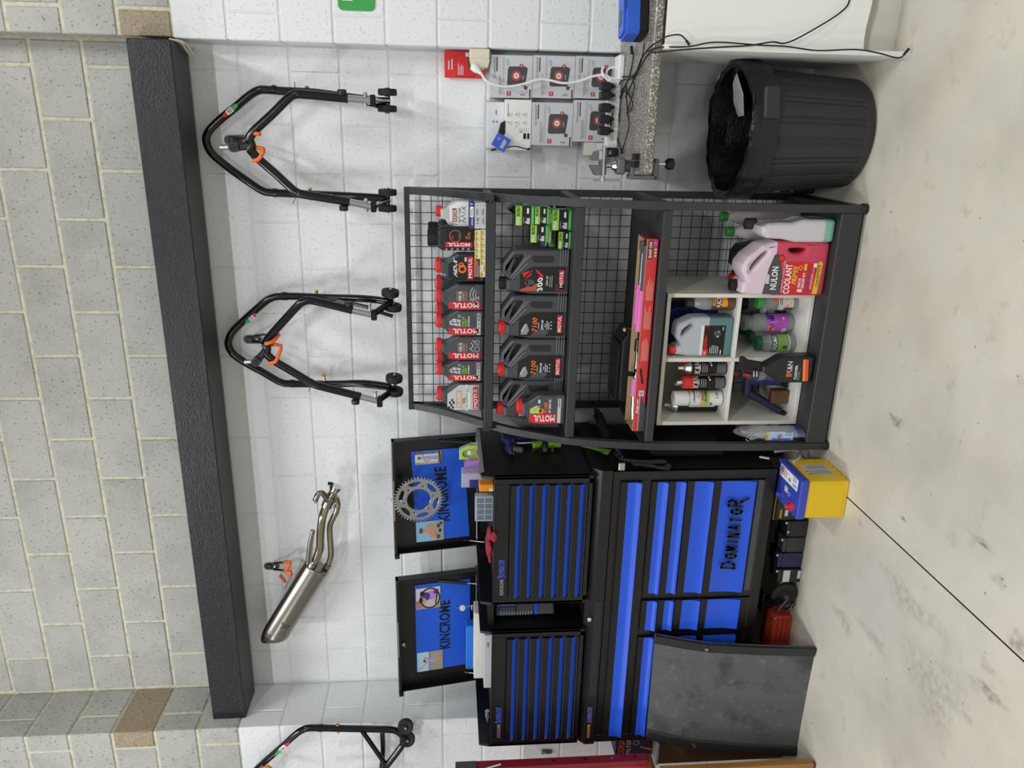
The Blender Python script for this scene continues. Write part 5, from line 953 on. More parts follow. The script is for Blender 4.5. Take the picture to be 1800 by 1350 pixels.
# ================================================================ PADDOCK STANDS on the wall
def hook(label,loc,plate,arms,tips,group=None):
    t=thing('wall_hook',label,'hook',loc,group)
    (a,b)=plate; a=V(a);b=V(b); dirv=(b-a).normalized(); side=V((dirv.z,0,-dirv.x))
    f=Fr(a-V((0,0,0)),tuple(side),tuple(dirv)); L=(b-a).length; n=f.n if f.n.y<0 else -f.n
    mb=MB(); pts=[]; w_=.019
    for k in range(9): an=PI+PI*k/8; pts.append((w_*math.cos(an),w_+w_*math.sin(an)))
    for k in range(9): an=PI*k/8; pts.append((w_*math.cos(an),L-w_+w_*math.sin(an)))
    mb.prism(pts,0,.004 if f.n.y<0 else -.004,grey_dk,f)
    for y in(w_,L-w_*1.6): c_=f.p(0,y,0)+n*.004; mb.lathe([(.007,0),(.007,.003),(0,.004)],c_,steel,axis=n,n=10)
    mb.box((-.014,L*.45,0),(.014,L*.8,.012 if f.n.y<0 else -.012),blk_plastic,.003,fr=f)
    mb.build('wall_plate',t)
    for p in arms: mb=MB(); mb.tube(smooth(p,3),.0055,blk,8); mb.build('arm',t)
    for p in tips: mb=MB(); mb.tube(smooth(p,2),.0082,orange,10); mb.build('padded_tip',t)
    return t
def stand(label,loc,outer,forkr,forkl,extras,wheels,wd=(1,0,0),sticker=None,rt=.0165):
    t=thing('paddock_stand',label,'stand',loc,'motorcycle paddock stands on the wall')
    mb=MB(); mb.tube(smooth(outer,5),rt,blk,14); fr_=mb.build('handle_loop',t)
    if sticker:
        (a,b)=sticker; a=V(a);b=V(b); c_=(a+b)/2; u=(b-a).normalized(); n=V((0,-1,0)); r=u.cross(n); q=MB(); d=D(q,Fr(c_,tuple(r),tuple(u)),.0005); L=(b-a).length
        n_=14; H=lambda y:.0105*math.sqrt(max(0,1-(2*y/L)**2))
        f=Fr(c_,tuple(r),tuple(u)); sg=-1 if f.n.y>0 else 1
        def pt(x,y,l): ang=x/rt; return f.o+f.r*(rt+.0008+l*.0004)*math.sin(ang)+f.u*y+f.n*sg*(rt+.0008+l*.0004)*math.cos(ang)
        for i in range(n_):
            y0=-L/2+L*i/n_; y1=-L/2+L*(i+1)/n_; m=green if i<n_*.33 else (white if i<n_*.66 else red)
            for k in range(4):
                xa=-1+.5*k; xb=xa+.5; q.add([pt(xa*H(y0),y0,0),pt(xb*H(y0),y0,0),pt(xb*H(y1),y1,0),pt(xa*H(y1),y1,0)],[(0,1,2,3)],m)
        P,F=textgeo('CRB'); q.add([pt((b_-.5)*.011*-1,(a_-.5)*L*.26,1) for a_,b_ in P],F,black)
        q.build('sticker',fr_)
    if forkr:
        mb=MB(); mb.tube(smooth(forkr,5),.0175,blk,14); mb.build('lift_arm',t); mb=MB(); mb.tube(smooth(forkl,5),.0175,blk,14); mb.build('lift_arm',t)
    for nm,fn in extras: mb=MB(); fn(mb); mb.build(nm,t)
    wd=V(wd).normalized()
    for c_ in wheels:
        c_=V(c_); mb=MB(); mb.lathe([(0,-.016),(.010,-.016),(.012,-.010),(.030,-.013),(.0365,-.012),(.038,-.007),(.038,.007),(.0365,.012),(.030,.013),(.012,.010),(.010,.016),(0,.016)],c_,rubber,axis=wd,n=24); o=mb.build('wheel',t)
        mb=MB(); mb.lathe([(0,-.021),(.006,-.021),(.007,-.015),(.007,.015),(.006,.021),(0,.021)],c_,zinc,axis=wd,n=8); mb.build('axle_bolt',o)
    return t
def tb(a,b,r,m,n=10): return lambda mb: mb.tube([a,b],r,m,n)
def tbs(pts,r,m,n=10): return lambda mb: mb.tube(smooth(pts,4),r,m,n)
def bx(c_,sx,sy,sz,m,bev=.003): 
    c_=V(c_); return lambda mb: mb.box(c_-V((sx,sy,sz)),c_+V((sx,sy,sz)),m,bev)
def knob(c_,m=blk_plastic): return lambda mb: mb.lathe([(.0,-.01),(.016,-.01),(.018,-.006),(.018,.008),(.014,.011),(0,.011)],V(c_),m,axis=(1,0,0),n=12)
def bracket_socket(pin0,pin1,so,tube_end):
    def f(mb):
        mb.tube([pin0,pin1],.010,zinc,10); mb.tube([V(so)+V((0,.022,0)),V(so)-V((0,.03,0))],.019,blk_plastic,14); mb.tube([V(so)-V((0,.0305,0)),V(so)-V((0,.032,0))],.012,black,12); mb.tube([so,tube_end],.0155,blk_plastic,12)
    return f
def bolt(c_,m=brass): return lambda mb: mb.lathe([(0,-.028),(.007,-.026),(.009,-.02),(.006,-.016),(.006,.016),(.009,.02),(.007,.026),(0,.028)],V(c_),m,axis=(1,0,0),n=8)
ya,yf=-.06,-.19
s1=stand('black tubular motorcycle paddock stand hung on the wall nearest the right pillar',(-0.070,-0.060,2.546),
 [(0.092,-0.120,1.803),(0.112,-0.070,1.990),(0.123,-0.060,2.099),(0.126,-0.060,2.215),(0.129,-0.060,2.286),(0.126,-0.060,2.318),(0.104,-0.060,2.357),(0.057,-0.060,2.417),(0.010,-0.060,2.480),(-0.034,-0.060,2.526),(-0.070,-0.060,2.540),(-0.118,-0.060,2.524),(-0.166,-0.060,2.472),(-0.199,-0.060,2.429),(-0.230,-0.060,2.386),(-0.264,-0.060,2.334),(-0.272,-0.060,2.288),(-0.277,-0.060,2.123),(-0.280,-0.080,1.961),(-0.283,-0.120,1.814)],
 [(-0.063,-0.190,2.341),(-0.029,-0.190,2.318),(0.040,-0.190,2.239),(0.098,-0.190,2.175),(0.111,-0.190,2.148),(0.112,-0.190,2.122),(0.101,-0.190,1.949)],
 [(-0.095,-0.190,2.339),(-0.131,-0.190,2.309),(-0.186,-0.190,2.248),(-0.242,-0.190,2.190),(-0.258,-0.190,2.168),(-0.266,-0.190,2.142),(-0.293,-0.190,1.960)],
 [('yoke',tbs([(-0.059,-0.190,2.340),(-0.078,-0.190,2.331),(-0.099,-0.190,2.340)],.0175,blk)),('spool_socket',bracket_socket((-0.090,-0.190,2.452),(-0.089,-0.190,2.419),(-0.089,-0.190,2.395),(-0.081,-0.190,2.329))),
  ('chrome_slider',tb((0.101,-0.190,1.958),(0.094,-0.190,1.855),.0145,chrome,14)),('chrome_slider',tb((-0.292,-0.190,1.967),(-0.312,-0.190,1.867),.0145,chrome,14)),
  ('foot_bracket',bx((0.095,-0.190,1.853),.022,.022,.010,blk)),('foot_bracket',bx((-0.309,-0.190,1.865),.022,.022,.010,blk)),
  ('chrome_arm',tb((0.096,-0.180,1.851),(0.099,-0.120,1.798),.0125,chrome,12)),('chrome_arm',tb((-0.308,-0.180,1.861),(-0.288,-0.120,1.810),.0125,chrome,12)),
  ('brace',tb((0.087,-0.150,1.892),(0.067,-0.100,1.798),.008,blk)),('brace',tb((-0.279,-0.080,2.043),(-0.279,-0.110,1.808),.008,blk)),
  ('axle',tb((0.139,-0.120,1.797),(0.058,-0.120,1.799),.006,blk)),('axle',tb((-0.249,-0.120,1.808),(-0.332,-0.120,1.811),.006,blk)),
  ('clamp_knob',knob((0.123,-0.190,1.972))),('clamp_knob',knob((-0.318,-0.190,1.986))),('bolt',bolt((0.122,-0.060,2.126))),('bolt',bolt((-0.275,-0.060,2.139))),('bolt',bolt((0.099,-0.190,1.883),zinc)),('bolt',bolt((-0.305,-0.190,1.895),zinc)),
  ('collar',tb((0.131,-0.060,2.264),(0.129,-0.060,2.248),.0185,blk,14)),('collar',tb((-0.271,-0.060,2.290),(-0.273,-0.060,2.274),.0185,blk,14)),
  ('zip_tie',tb((0.156,-0.190,2.149),(0.106,-0.205,2.148),.0013,black,4)),('zip_tie',tb((-0.303,-0.190,2.187),(-0.270,-0.205,2.169),.0013,black,4))],
 [(0.130,-0.120,1.802),(0.068,-0.120,1.804),(-0.258,-0.120,1.813),(-0.323,-0.120,1.815)],sticker=((0.073,-0.060,2.398),(0.022,-0.060,2.463)))
hook('black wall hook with orange tips holding the right-hand paddock stand',(-0.069,0.000,2.437),((-0.065,-0.003,2.383),(-0.068,-0.003,2.484)),[[(-0.062,-0.008,2.446),(-0.055,-0.060,2.391),(-0.049,-0.160,2.340)],[(-0.075,-0.008,2.447),(-0.086,-0.080,2.385),(-0.087,-0.170,2.328)]],
 [[(-0.036,-0.165,2.342),(-0.036,-0.200,2.312),(-0.038,-0.215,2.290)],[(-0.088,-0.170,2.328),(-0.093,-0.215,2.281),(-0.114,-0.220,2.288),(-0.134,-0.220,2.305),(-0.137,-0.215,2.328)]])
s2=stand('black tubular motorcycle paddock stand hung on the wall above the display rack',(-0.927,-0.060,2.532),
 [(-0.719,-0.120,1.822),(-0.716,-0.080,1.931),(-0.716,-0.060,2.105),(-0.711,-0.060,2.227),(-0.712,-0.060,2.280),(-0.714,-0.060,2.315),(-0.729,-0.060,2.350),(-0.770,-0.060,2.401),(-0.855,-0.060,2.496),(-0.899,-0.060,2.527),(-0.935,-0.060,2.533),(-0.977,-0.060,2.513),(-1.020,-0.060,2.457),(-1.055,-0.060,2.400),(-1.090,-0.060,2.348),(-1.106,-0.060,2.319),(-1.113,-0.060,2.279),(-1.116,-0.060,2.097),(-1.107,-0.080,1.947),(-1.110,-0.120,1.826)],
 [(-0.893,-0.190,2.346),(-0.858,-0.190,2.322),(-0.786,-0.190,2.256),(-0.722,-0.190,2.195),(-0.705,-0.190,2.170),(-0.700,-0.190,2.142),(-0.712,-0.190,2.086),(-0.742,-0.190,1.969)],
 [(-0.929,-0.190,2.345),(-0.964,-0.190,2.312),(-1.011,-0.190,2.243),(-1.061,-0.190,2.169),(-1.077,-0.190,2.140),(-1.087,-0.190,2.107),(-1.131,-0.190,1.951)],
 [('yoke',tbs([(-0.888,-0.190,2.346),(-0.909,-0.190,2.336),(-0.934,-0.190,2.345)],.0175,blk)),('spool_socket',bracket_socket((-0.970,-0.190,2.436),(-0.968,-0.190,2.407),(-0.964,-0.190,2.383),(-0.911,-0.190,2.336))),
  ('chrome_slider',tb((-0.741,-0.190,1.976),(-0.763,-0.190,1.879),.0145,chrome,14)),('chrome_slider',tb((-1.129,-0.190,1.959),(-1.155,-0.190,1.868),.0145,chrome,14)),
  ('foot_bracket',bx((-0.762,-0.190,1.879),.020,.022,.012,blk)),('foot_bracket',bx((-1.155,-0.190,1.868),.020,.022,.012,blk)),
  ('cross_tube',tb((-0.758,-0.180,1.879),(-0.719,-0.120,1.810),.014,blk,12)),('cross_tube',tb((-1.146,-0.180,1.866),(-1.121,-0.120,1.806),.014,blk,12)),
  ('brace',tb((-0.724,-0.080,2.044),(-0.740,-0.140,1.911),.009,blk)),('brace',tb((-1.110,-0.070,2.034),(-1.125,-0.110,1.812),.010,blk)),
  ('axle',tb((-0.674,-0.120,1.809),(-0.757,-0.120,1.804),.006,blk)),('axle',tb((-1.057,-0.120,1.807),(-1.143,-0.120,1.804),.006,blk)),('stop_peg',tb((-0.755,-0.170,1.856),(-0.775,-0.160,1.804),.008,blk)),
  ('clamp_knob',knob((-0.715,-0.190,1.984))),('clamp_knob',knob((-1.155,-0.190,1.975))),('bolt',bolt((-0.708,-0.060,2.137))),('bolt',bolt((-1.094,-0.060,2.126))),('bolt',bolt((-0.736,-0.190,1.897),zinc)),('bolt',bolt((-1.131,-0.190,1.887),zinc)),
  ('collar',tb((-0.710,-0.060,2.285),(-0.711,-0.060,2.263),.0185,blk,14)),('collar',tb((-1.112,-0.060,2.279),(-1.113,-0.060,2.259),.0185,blk,14)),
  ('zip_tie',tb((-0.671,-0.190,2.177),(-0.704,-0.205,2.158),.0013,black,4)),('zip_tie',tb((-1.105,-0.190,2.174),(-1.069,-0.205,2.155),.0013,black,4))],
 [(-0.681,-0.120,1.814),(-0.744,-0.120,1.804),(-1.070,-0.120,1.808),(-1.132,-0.120,1.807)],wd=(1,-.12,-.1),sticker=((-0.829,-0.060,2.448),(-0.783,-0.060,2.398)))
hook('black wall hook with orange tips holding the middle paddock stand',(-0.920,0.000,2.445),((-0.922,-0.003,2.402),(-0.920,-0.003,2.482)),[[(-0.902,-0.008,2.429),(-0.878,-0.080,2.377),(-0.851,-0.190,2.308)],[(-0.929,-0.008,2.432),(-0.922,-0.060,2.390),(-0.902,-0.160,2.332)]],
 [[(-0.880,-0.220,2.336),(-0.872,-0.220,2.305),(-0.854,-0.170,2.288)],[(-0.899,-0.170,2.320),(-0.893,-0.210,2.274),(-0.925,-0.220,2.283),(-0.960,-0.220,2.300),(-0.969,-0.215,2.335)]])
s3=stand('black tubular motorcycle paddock stand hung on the left pillar, cut by frame edge',(-2.851,-0.360,2.208),
 [(-3.529,-0.370,1.867),(-3.493,-0.370,2.244),(-3.446,-0.370,2.355),(-3.293,-0.370,2.485),(-3.196,-0.370,2.555),(-3.104,-0.370,2.558),(-3.027,-0.370,2.527),(-2.980,-0.370,2.488),(-2.877,-0.370,2.385),(-2.804,-0.370,2.312),(-2.779,-0.370,2.278),(-2.769,-0.370,2.237),(-2.780,-0.370,2.093),(-2.793,-0.370,1.929),(-2.798,-0.370,1.869),(-2.810,-0.370,1.828),(-2.840,-0.370,1.801),(-2.879,-0.370,1.794),(-2.924,-0.380,1.822),(-2.997,-0.400,1.881),(-3.028,-0.420,1.911)],None,None,
 [('brace',tb((-2.788,-0.380,1.994),(-2.997,-0.400,1.878),.0115,blk,12)),('inner_tube',tbs([(-2.836,-0.350,1.899),(-2.949,-0.350,1.900),(-3.100,-0.350,1.914)],.0125,blk,12)),('collar',tb((-2.771,-0.370,2.201),(-2.773,-0.370,2.180),.0185,blk,14)),
  ('bolt',bolt((-2.778,-0.370,2.109))),('bolt',bolt((-2.885,-0.350,1.895))),('bolt',bolt((-2.921,-0.350,1.897))),('axle',tb((-2.757,-0.400,1.781),(-2.905,-0.340,1.779),.006,blk)),
  ('lift_arm',tbs([(-3.028,-0.420,1.911),(-3.022,-0.460,2.094),(-3.032,-0.460,2.203)],.0165,blk,12))],
 [(-2.766,-0.390,1.782),(-2.872,-0.360,1.777)],wd=(.25,-1,0),sticker=((-2.913,-0.370,2.417),(-2.834,-0.370,2.341)))
hook('wall hook with orange tips at the bottom frame edge, on the left pillar',(-3.147,-0.305,2.493),((-3.147,-0.308,2.445),(-3.141,-0.308,2.543)),[[(-3.142,-0.310,2.500),(-3.085,-0.360,2.449),(-3.018,-0.400,2.414)]],[[(-2.978,-0.400,2.481),(-2.956,-0.410,2.445),(-3.003,-0.400,2.423)]])

# ================================================================ EXHAUST SILENCER
t=thing('exhaust_silencer','brushed titanium motorcycle exhaust silencer with twin bent pipes hung on the white wall','exhaust',(-2.135,-0.120,2.285))
A=V((-2.023,-0.130,2.203)); B=V((-2.383,-0.130,2.418)); ax=(B-A).normalized(); L=(B-A).length
mb=MB(); f_side=ax.cross(V((0,1,0))).normalized()
def oval(mb,prof,o,mat,axv,ra,rb,n=36,mats=None):
    u=axv.cross(V((0,1,0))).normalized(); w_=V((0,1,0)); w_=(w_-axv*w_.dot(axv)).normalized()
    ring=lambda s,h:[o+axv*h+u*math.cos(2*PI*k/n)*ra*s+w_*math.sin(2*PI*k/n)*rb*s for k in range(n)]
    R=[ring(s,h) for s,h in prof]
    for i in range(len(R)-1): mb.add(R[i]+R[i+1],[(k,(k+1)%n,n+(k+1)%n,n+k) for k in range(n)],mats[i] if mats else mat,True)
    mb.add(R[0],[tuple(reversed(range(n)))],mat); mb.add(R[-1],[tuple(range(n))],mat)
oval(mb,[(.88,-.004),(.97,-.002),(1,.006),(1,.012),(.985,.014),(.985,L-.012),(1,L-.01),(1,L)],A,titan,ax,.064,.052); can_=mb.build('can',t)
mb=MB(); n=36; u=ax.cross(V((0,1,0))).normalized(); w_=V((0,1,0)); w_=(w_-ax*w_.dot(ax)).normalized(); R=[]
if u.z<0: u=-u
for s,h,slant in ((.99,0,0),(.95,.022,.008),(.84,.045,.022),(.68,.052,.035),(.60,.046,.03)):
    R.append([B+ax*(h+slant*math.cos(2*PI*k/n)*1.0)+u*math.cos(2*PI*k/n)*.064*s+w_*math.sin(2*PI*k/n)*.052*s for k in range(n)])
for i in range(len(R)-1): mb.add(R[i]+R[i+1],[(k,(k+1)%n,n+(k+1)%n,n+k) for k in range(n)],titan,True)
mb.add(R[-1],[tuple(range(n))],black); mb.build('end_cap',t)
mb=MB(); q=D(mb,Fr(A+ax*(L*.80)-w_*.0525+u*-.012,tuple(-ax),tuple(u)),.0006); nn=q.fr.n
sg=1 if nn.y<0 else -1
q2=lambda pts:[A+ax*(L*.82+a)+u*(b-.014)-w_*(.052*math.sqrt(max(0,1-((b-.014)/.064)**2))*.985+.0008) for a,b in pts]
for pts in ([(-.022,.020),(-.012,.024),(.002,.006),(-.006,.004)],[(-.012,-.004),(.002,.004),(.012,-.010),(.004,-.014)],[(-.004,.012),(.014,.018),(.020,.012),(.002,.006)],[(-.018,-.010),(-.010,-.006),(-.004,-.020),(-.012,-.022)]): mb.add(q2(pts),[(0,1,2,3)],M('logo_smoke',(88,82,76),.4,.6))
mb.build('emblem',can_)
mb=MB(); mb.tube(smooth([(-2.001,-0.150,2.220),(-1.976,-0.150,2.205),(-1.915,-0.150,2.180),(-1.862,-0.150,2.175),(-1.808,-0.150,2.169),(-1.742,-0.150,2.157),(-1.703,-0.140,2.143),(-1.673,-0.140,2.129)],6),.0195,titan2,16); mb.build('pipe',t)
mb=MB(); mb.tube(smooth([(-2.031,-0.120,2.156),(-1.996,-0.120,2.141),(-1.949,-0.120,2.133),(-1.872,-0.120,2.134),(-1.810,-0.120,2.131),(-1.765,-0.120,2.113),(-1.735,-0.120,2.098),(-1.693,-0.120,2.088),(-1.652,-0.130,2.095)],6),.0145,titan2,16); mb.build('pipe',t)
mb=MB(); mb.tube(smooth([(-1.978,-0.170,2.237),(-1.917,-0.170,2.228),(-1.856,-0.170,2.216),(-1.802,-0.170,2.202)],5),.011,titan,12); mb.tube(smooth([(-1.976,-0.175,2.223),(-1.899,-0.175,2.213),(-1.817,-0.175,2.197)],5),.004,chrome,8); mb.build('mount_strap',t)
for c1,c2,r in (((-2.007,-0.150,2.223),(-1.988,-0.150,2.214),.0225),((-2.037,-0.120,2.159),(-2.018,-0.120,2.150),.0175)):
    mb=MB(); mb.tube([c1,c2],r,titan,18); mb.build('weld_collar',t)
mb=MB(); mb.tube([(-1.694,-0.140,2.138),(-1.641,-0.140,2.114)],.026,titan,18); mb.tube([(-1.647,-0.140,2.117),(-1.621,-0.140,2.102)],.022,titan2,18); mb.build('junction',t)
mb=MB(); mb.tube(smooth([(-1.671,-0.150,2.124),(-1.613,-0.170,2.144),(-1.608,-0.180,2.163),(-1.643,-0.180,2.181)],5),.013,titan,12); mb.build('valve_elbow',t)
mb=MB(); a=V((-1.612,-0.140,2.099)); b=V((-1.589,-0.140,2.088)); mb.tube([a,b],.0235,chrome,18); 
for k in range(12):
    an=2*PI*k/12; d_=(b-a).normalized(); uu=d_.cross(V((0,1,0))).normalized(); vv=d_.cross(uu); c_=(a+b)/2+(uu*math.cos(an)+vv*math.sin(an))*.0238; mb.tube([c_-d_*.008,c_+d_*.008],.0022,grey_dk,5)
mb.build('band_clamp',t)
mb=MB(); mb.tube([(-1.571,-0.150,2.119),(-1.570,-0.160,2.102)],.009,blk,10); mb.tube([(-1.631,-0.190,2.183),(-1.649,-0.190,2.174)],.008,steel,8); mb.tube([(-1.687,-0.165,2.108),(-1.664,-0.165,2.091)],.007,steel,8); mb.build('clamp_bolt',t)
mb=MB(); mb.tube([(-2.086,-0.090,2.333),(-2.172,-0.090,2.375)],.0045,chrome,8); mb.build('link_bar',t)
hook('black wall hook with orange arms holding the titanium silencer',(-2.094,0.000,2.448),((-2.094,-0.003,2.412),(-2.091,-0.003,2.486)),[[(-2.073,-0.008,2.434),(-2.051,-0.040,2.398),(-2.032,-0.070,2.366)],[(-2.109,-0.008,2.437),(-2.093,-0.040,2.401),(-2.077,-0.070,2.369)]],[[(-2.030,-0.070,2.369),(-2.013,-0.100,2.335),(-2.032,-0.110,2.342),(-2.047,-0.110,2.357)],[(-2.078,-0.070,2.372),(-2.067,-0.100,2.336),(-2.095,-0.090,2.340)],[(-2.132,-0.030,2.403),(-2.139,-0.050,2.386),(-2.156,-0.050,2.379)]])

# ================================================================ BENCH AND THINGS ON IT
ZB=.875
t_b=thing('workbench','granite-look laminate worktop on a white side panel at the right pillar','bench',(.5,-.35,0))
mb=MB(); mb.box((-.133,-.66,ZB-.031),(1.9,-.137,ZB),granite,.004); mb.box((-.133,-.137,ZB-.031),(XR-.006,-.004,ZB),granite,.0); mb.build('worktop',t_b)
mb=MB(); mb.box((.268,-.685,.0),(.284,-.15,ZB-.0315),sheet,.001); mb.build('side_panel',t_b)
mb=MB(); n=40; vs=[]
for i in range(n+1):
    x=.2845+1.4*i/n; 
    for z,am in ((ZB-.034,.0),(.5,.006),(.145,.010)): vs.append((x,-.672+am*math.sin(i*.9+z*3)+.004*math.sin(i*.33),z))
mb.add(vs,[(i*3+k,(i+1)*3+k,(i+1)*3+k+1,i*3+k+1) for i in range(n) for k in(0,1)],sheet,True); mb.build('hanging_sheet',t_b)
mb=MB(); mb.box((.285,-.60,0),(1.8,-.585,ZB-.04),M('bench_back',(214,211,204),.6)); mb.build('back_board',t_b)
# wall-side boxes
def lamp_box(lb,x0,z0,y0,w_=.160,h=.171,dep=.095):
    t=thing('lamp_box',lb,'box',(x0+w_/2,y0+dep/2,z0),'grey work lamp boxes stacked on the bench'); mb=MB(); mb.box((x0,y0,z0),(x0+w_,y0+dep,z0+h),M('carton_grey',(206,207,211),.55),.0012); mb.build('carton',t)
    mb=MB(); d=D(mb,Fr((x0,y0,z0)),.0005); s=w_/.16
    d.text('SCANGRIP',.075*s,.150,.152*s,.158,grey_dk,0,bold=False); d.rect(.098*s,.1425,.152*s,.1465,black,0); d.text('MULTIMATCH R',.012*s,.1285,.085*s,.136,grey_dk,0,bold=False); d.rect(.012*s,.1245,.07*s,.1265,mgrey,0); d.rect(.012*s,.1185,.152*s,.1195,mgrey,0); d.rect(.012*s,.1145,.152*s,.1152,mgrey,0)
    d.poly([(.146*s,.098),(.132*s,.094),(.13*s,.104),(.142*s,.110)],M('spot_sky',(140,190,230),.5),0); d.poly([(.132*s,.094),(.12*s,.097),(.119*s,.106),(.13*s,.104)],M('spot_sand',(214,180,110),.5),0)
    body=[(.050,.103),(.11,.1),(.118,.094),(.119,.03),(.112,.020),(.07,.026),(.046,.030),(.044,.095)]; d.poly([(a*s,b) for a,b in body],grey_dk,0); d.poly([(.046*s,.034),(.034*s,.034),(.032*s,.022),(.045*s,.018)],grey_dk,0)
    d.ell(.084*s,.066,.020,.020,M('lamp_red',(186,66,64),.5),1,26); d.ell(.084*s,.066,.0115,.0115,offwhite,2); d.ell(.084*s,.066,.0035,.0035,mgrey,3); d.ell(.121*s,.046,.0075,.008,M('lamp_red2',(186,56,60),.5),2,14); d.rect(.118*s,.0445,.124*s,.0475,white,3); d.lines(.07*s,.034,.09*s,.040,1,lgrey,1)
    d.rect(.008*s,.086,.025*s,.104,M('badge_red',(196,64,74),.5),0); d.text('CRI',.011*s,.092,.022*s,.098,offwhite,1); d.text('3',.008*s,.034,.016*s,.048,grey_dk,0,bold=False); d.lines(.008*s,.026,.02*s,.032,1,mgrey,0); d.rect(.0,.006,.034*s,.012,grey_dk,0); mb.build('print',t)
YBX=-.10
lamp_box('grey work lamp box, bottom of right stack beside pillar',.127,ZB+.0005,YBX); lamp_box('grey work lamp box, middle of right stack beside pillar',.125,ZB+.173,YBX); lamp_box('grey work lamp box, top of right stack under the plug socket',.122,ZB+.3455,YBX)
lamp_box('grey work lamp box, bottom of left stack behind the black plugs',-.042,ZB+.0005,YBX,w_=.163); lamp_box('grey work lamp box, upper one of left stack, under the white cartons',-.060,ZB+.173,YBX,w_=.168)
t=thing('carton','white printed carton standing on the left stack of lamp boxes','box',(.02,-.06,ZB+.345)); mb=MB(); x0,x1,z0,z1=-.082,.116,ZB+.3455,ZB+.455; mb.box((x0,YBX-.002,z0),(x1,-.02,z1),white,.0015); mb.build('carton',t)
mb=MB(); d=D(mb,Fr((x0,YBX-.002,z0)),.0005); d.rect(.13,.095,.18,.098,mgrey,0); 
for i in range(3):
    for j in range(2): d.lines(.098+.032*j,.015+.031*i,.12+.032*j,.027+.031*i,3,lgrey,0); d.ell(.109+.032*j,.032+.031*i,.004,.003,mgrey,0,8)
for k in range(3): d.rect(.05+.02*k,.02+.02*k,.056+.02*k,.024+.02*k,mgrey,0)
d.rect(.046,.006,.068,.016,black,0); d.rect(.046,.020,.068,.032,black,0); d.rect(.04,.004,.042,.04,lgrey,0); d.lines(.07,.006,.092,.05,6,lgrey,0); mb.build('print',t)
t=thing('carton','opened white carton with small printed codes at top of left stack','box',(.0,-.03,ZB+.456)); mb=MB(); mb.box((-.075,-.075,ZB+.4555),(.105,-.02,ZB+.525),M('carton_pale',(224,226,230),.6),.0015); mb.build('carton',t); mb=MB(); mb.box((-.085,-.022,ZB+.4555),(.112,-.012,ZB+.532),lgrey,.001); mb.build('flap',t)
mb=MB(); d=D(mb,Fr((-.075,-.075,ZB+.4555)),.0005); d.rect(.13,.03,.15,.036,mgrey,0); d.rect(.1,.025,.108,.034,mgrey,0); d.rect(.1,.04,.108,.049,mgrey,0); d.rect(.07,.045,.076,.052,lgrey,0); mb.build('print',t)
t=thing('card_tag','blue tag card hanging from black pouch on the white cartons','tag',(-0.042,-0.125,1.364)); f=Fr((-0.059,-0.128,1.319),(.86,0,-.5),(.5,0,.86)); mb=MB(); mb.box((-.035,-.004,-.001),(.022,.058,.0008),M('tag_blue',(52,92,196),.45),.0005,fr=f); mb.build('card',t); mb=MB(); d=D(mb,Fr(f.p(0,0,.0012),f.r,f.u),.0004); d.ring(.002,.042,.005,.0065,white,0,4); d.lines(-.026,.006,.012,.022,3,white,0); mb.build('print',t)
t=thing('cable_pouch','small black pouch lying against the white carton edge','pouch',(0.005,-0.120,1.338)); mb=MB(); mb.prism([(0,0),(.018,-.01),(.028,-.05),(.022,-.068),(.0,-.05)],0,.02,black,Fr((0.034,-0.105,1.328),(0,0,1),(1,0,0))); mb.build('pouch',t); mb=MB(); mb.tube(smooth([(-0.073,-0.120,1.332),(-0.065,-0.120,1.290),(-0.073,-0.120,1.247),(-0.077,-0.120,1.228)],4),.0022,black,6); mb.tube([(-0.077,-0.120,1.236),(-0.073,-0.120,1.224)],.0045,black,8); mb.tube([(-0.083,-0.120,1.384),(-0.078,-0.120,1.365)],.004,black,8); mb.build('cord',t)
t=thing('red_package','red blister package with grey card print hung beside the pillar','package',(.25,-.02,1.40)); mb=MB(); mb.box((.196,-.03,1.41),(.298,-.01,1.575),red_cap,.003); mb.build('card',t); mb=MB(); mb.box((.20,-.034,1.452),(.296,-.03,1.53),red,.002); mb.build('blister',t); mb=MB(); d=D(mb,Fr((.196,-.034,1.41)),.0006); d.lines(.03,.125,.075,.15,2,pinkmilk,0); d.text('SanDisk',.03,.004,.075,.016,white,0); d.rect(.04,.05,.075,.07,grey_dk,0); d.rect(.08,.065,.096,.08,offwhite,1); d.lines(.01,.085,.06,.11,4,pinkmilk,0); mb.build('print',t)
t=thing('power_outlet','cream double power outlet on the inner face of the right pillar','outlet',(.30,-.08,1.44)); mb=MB(); mb.box((.262,-.125,1.395),(.3015,-.045,1.475),cream,.004); mb.build('housing',t); mb=MB(); mb.prism([(0,0),(.03,.008),(.03,.072),(0,.08)],-.035,.035,cream,Fr((.262,-.085,1.395),(-1,0,0),(0,0,1))); mb.build('plug_adapter',t)
t=thing('extension_lead','white extension lead running from wall outlet to the bench power board','cable',(0.178,-0.140,1.306)); mb=MB(); P=smooth([(0.219,-0.130,1.447),(0.207,-0.135,1.429),(0.182,-0.140,1.409),(0.166,-0.140,1.365),(0.163,-0.140,1.320),(0.173,-0.140,1.263),(0.192,-0.140,1.203),(0.192,-0.140,1.163),(0.181,-0.145,1.101),(0.189,-0.150,1.040),(0.207,-0.160,0.990),(0.214,-0.170,0.944),(0.201,-0.180,0.915)],5); mb.tube(P,.0052,white,8); mb.build('lead',t)
mb=MB(); mb.lathe([(.018,0),(.016,.02),(.008,.035),(.006,.05)],(0.235,-0.110,1.458),white,axis=tuple(V((0.209,-0.135,1.431))-V((0.235,-0.110,1.458))),n=14); mb.build('plug',t)
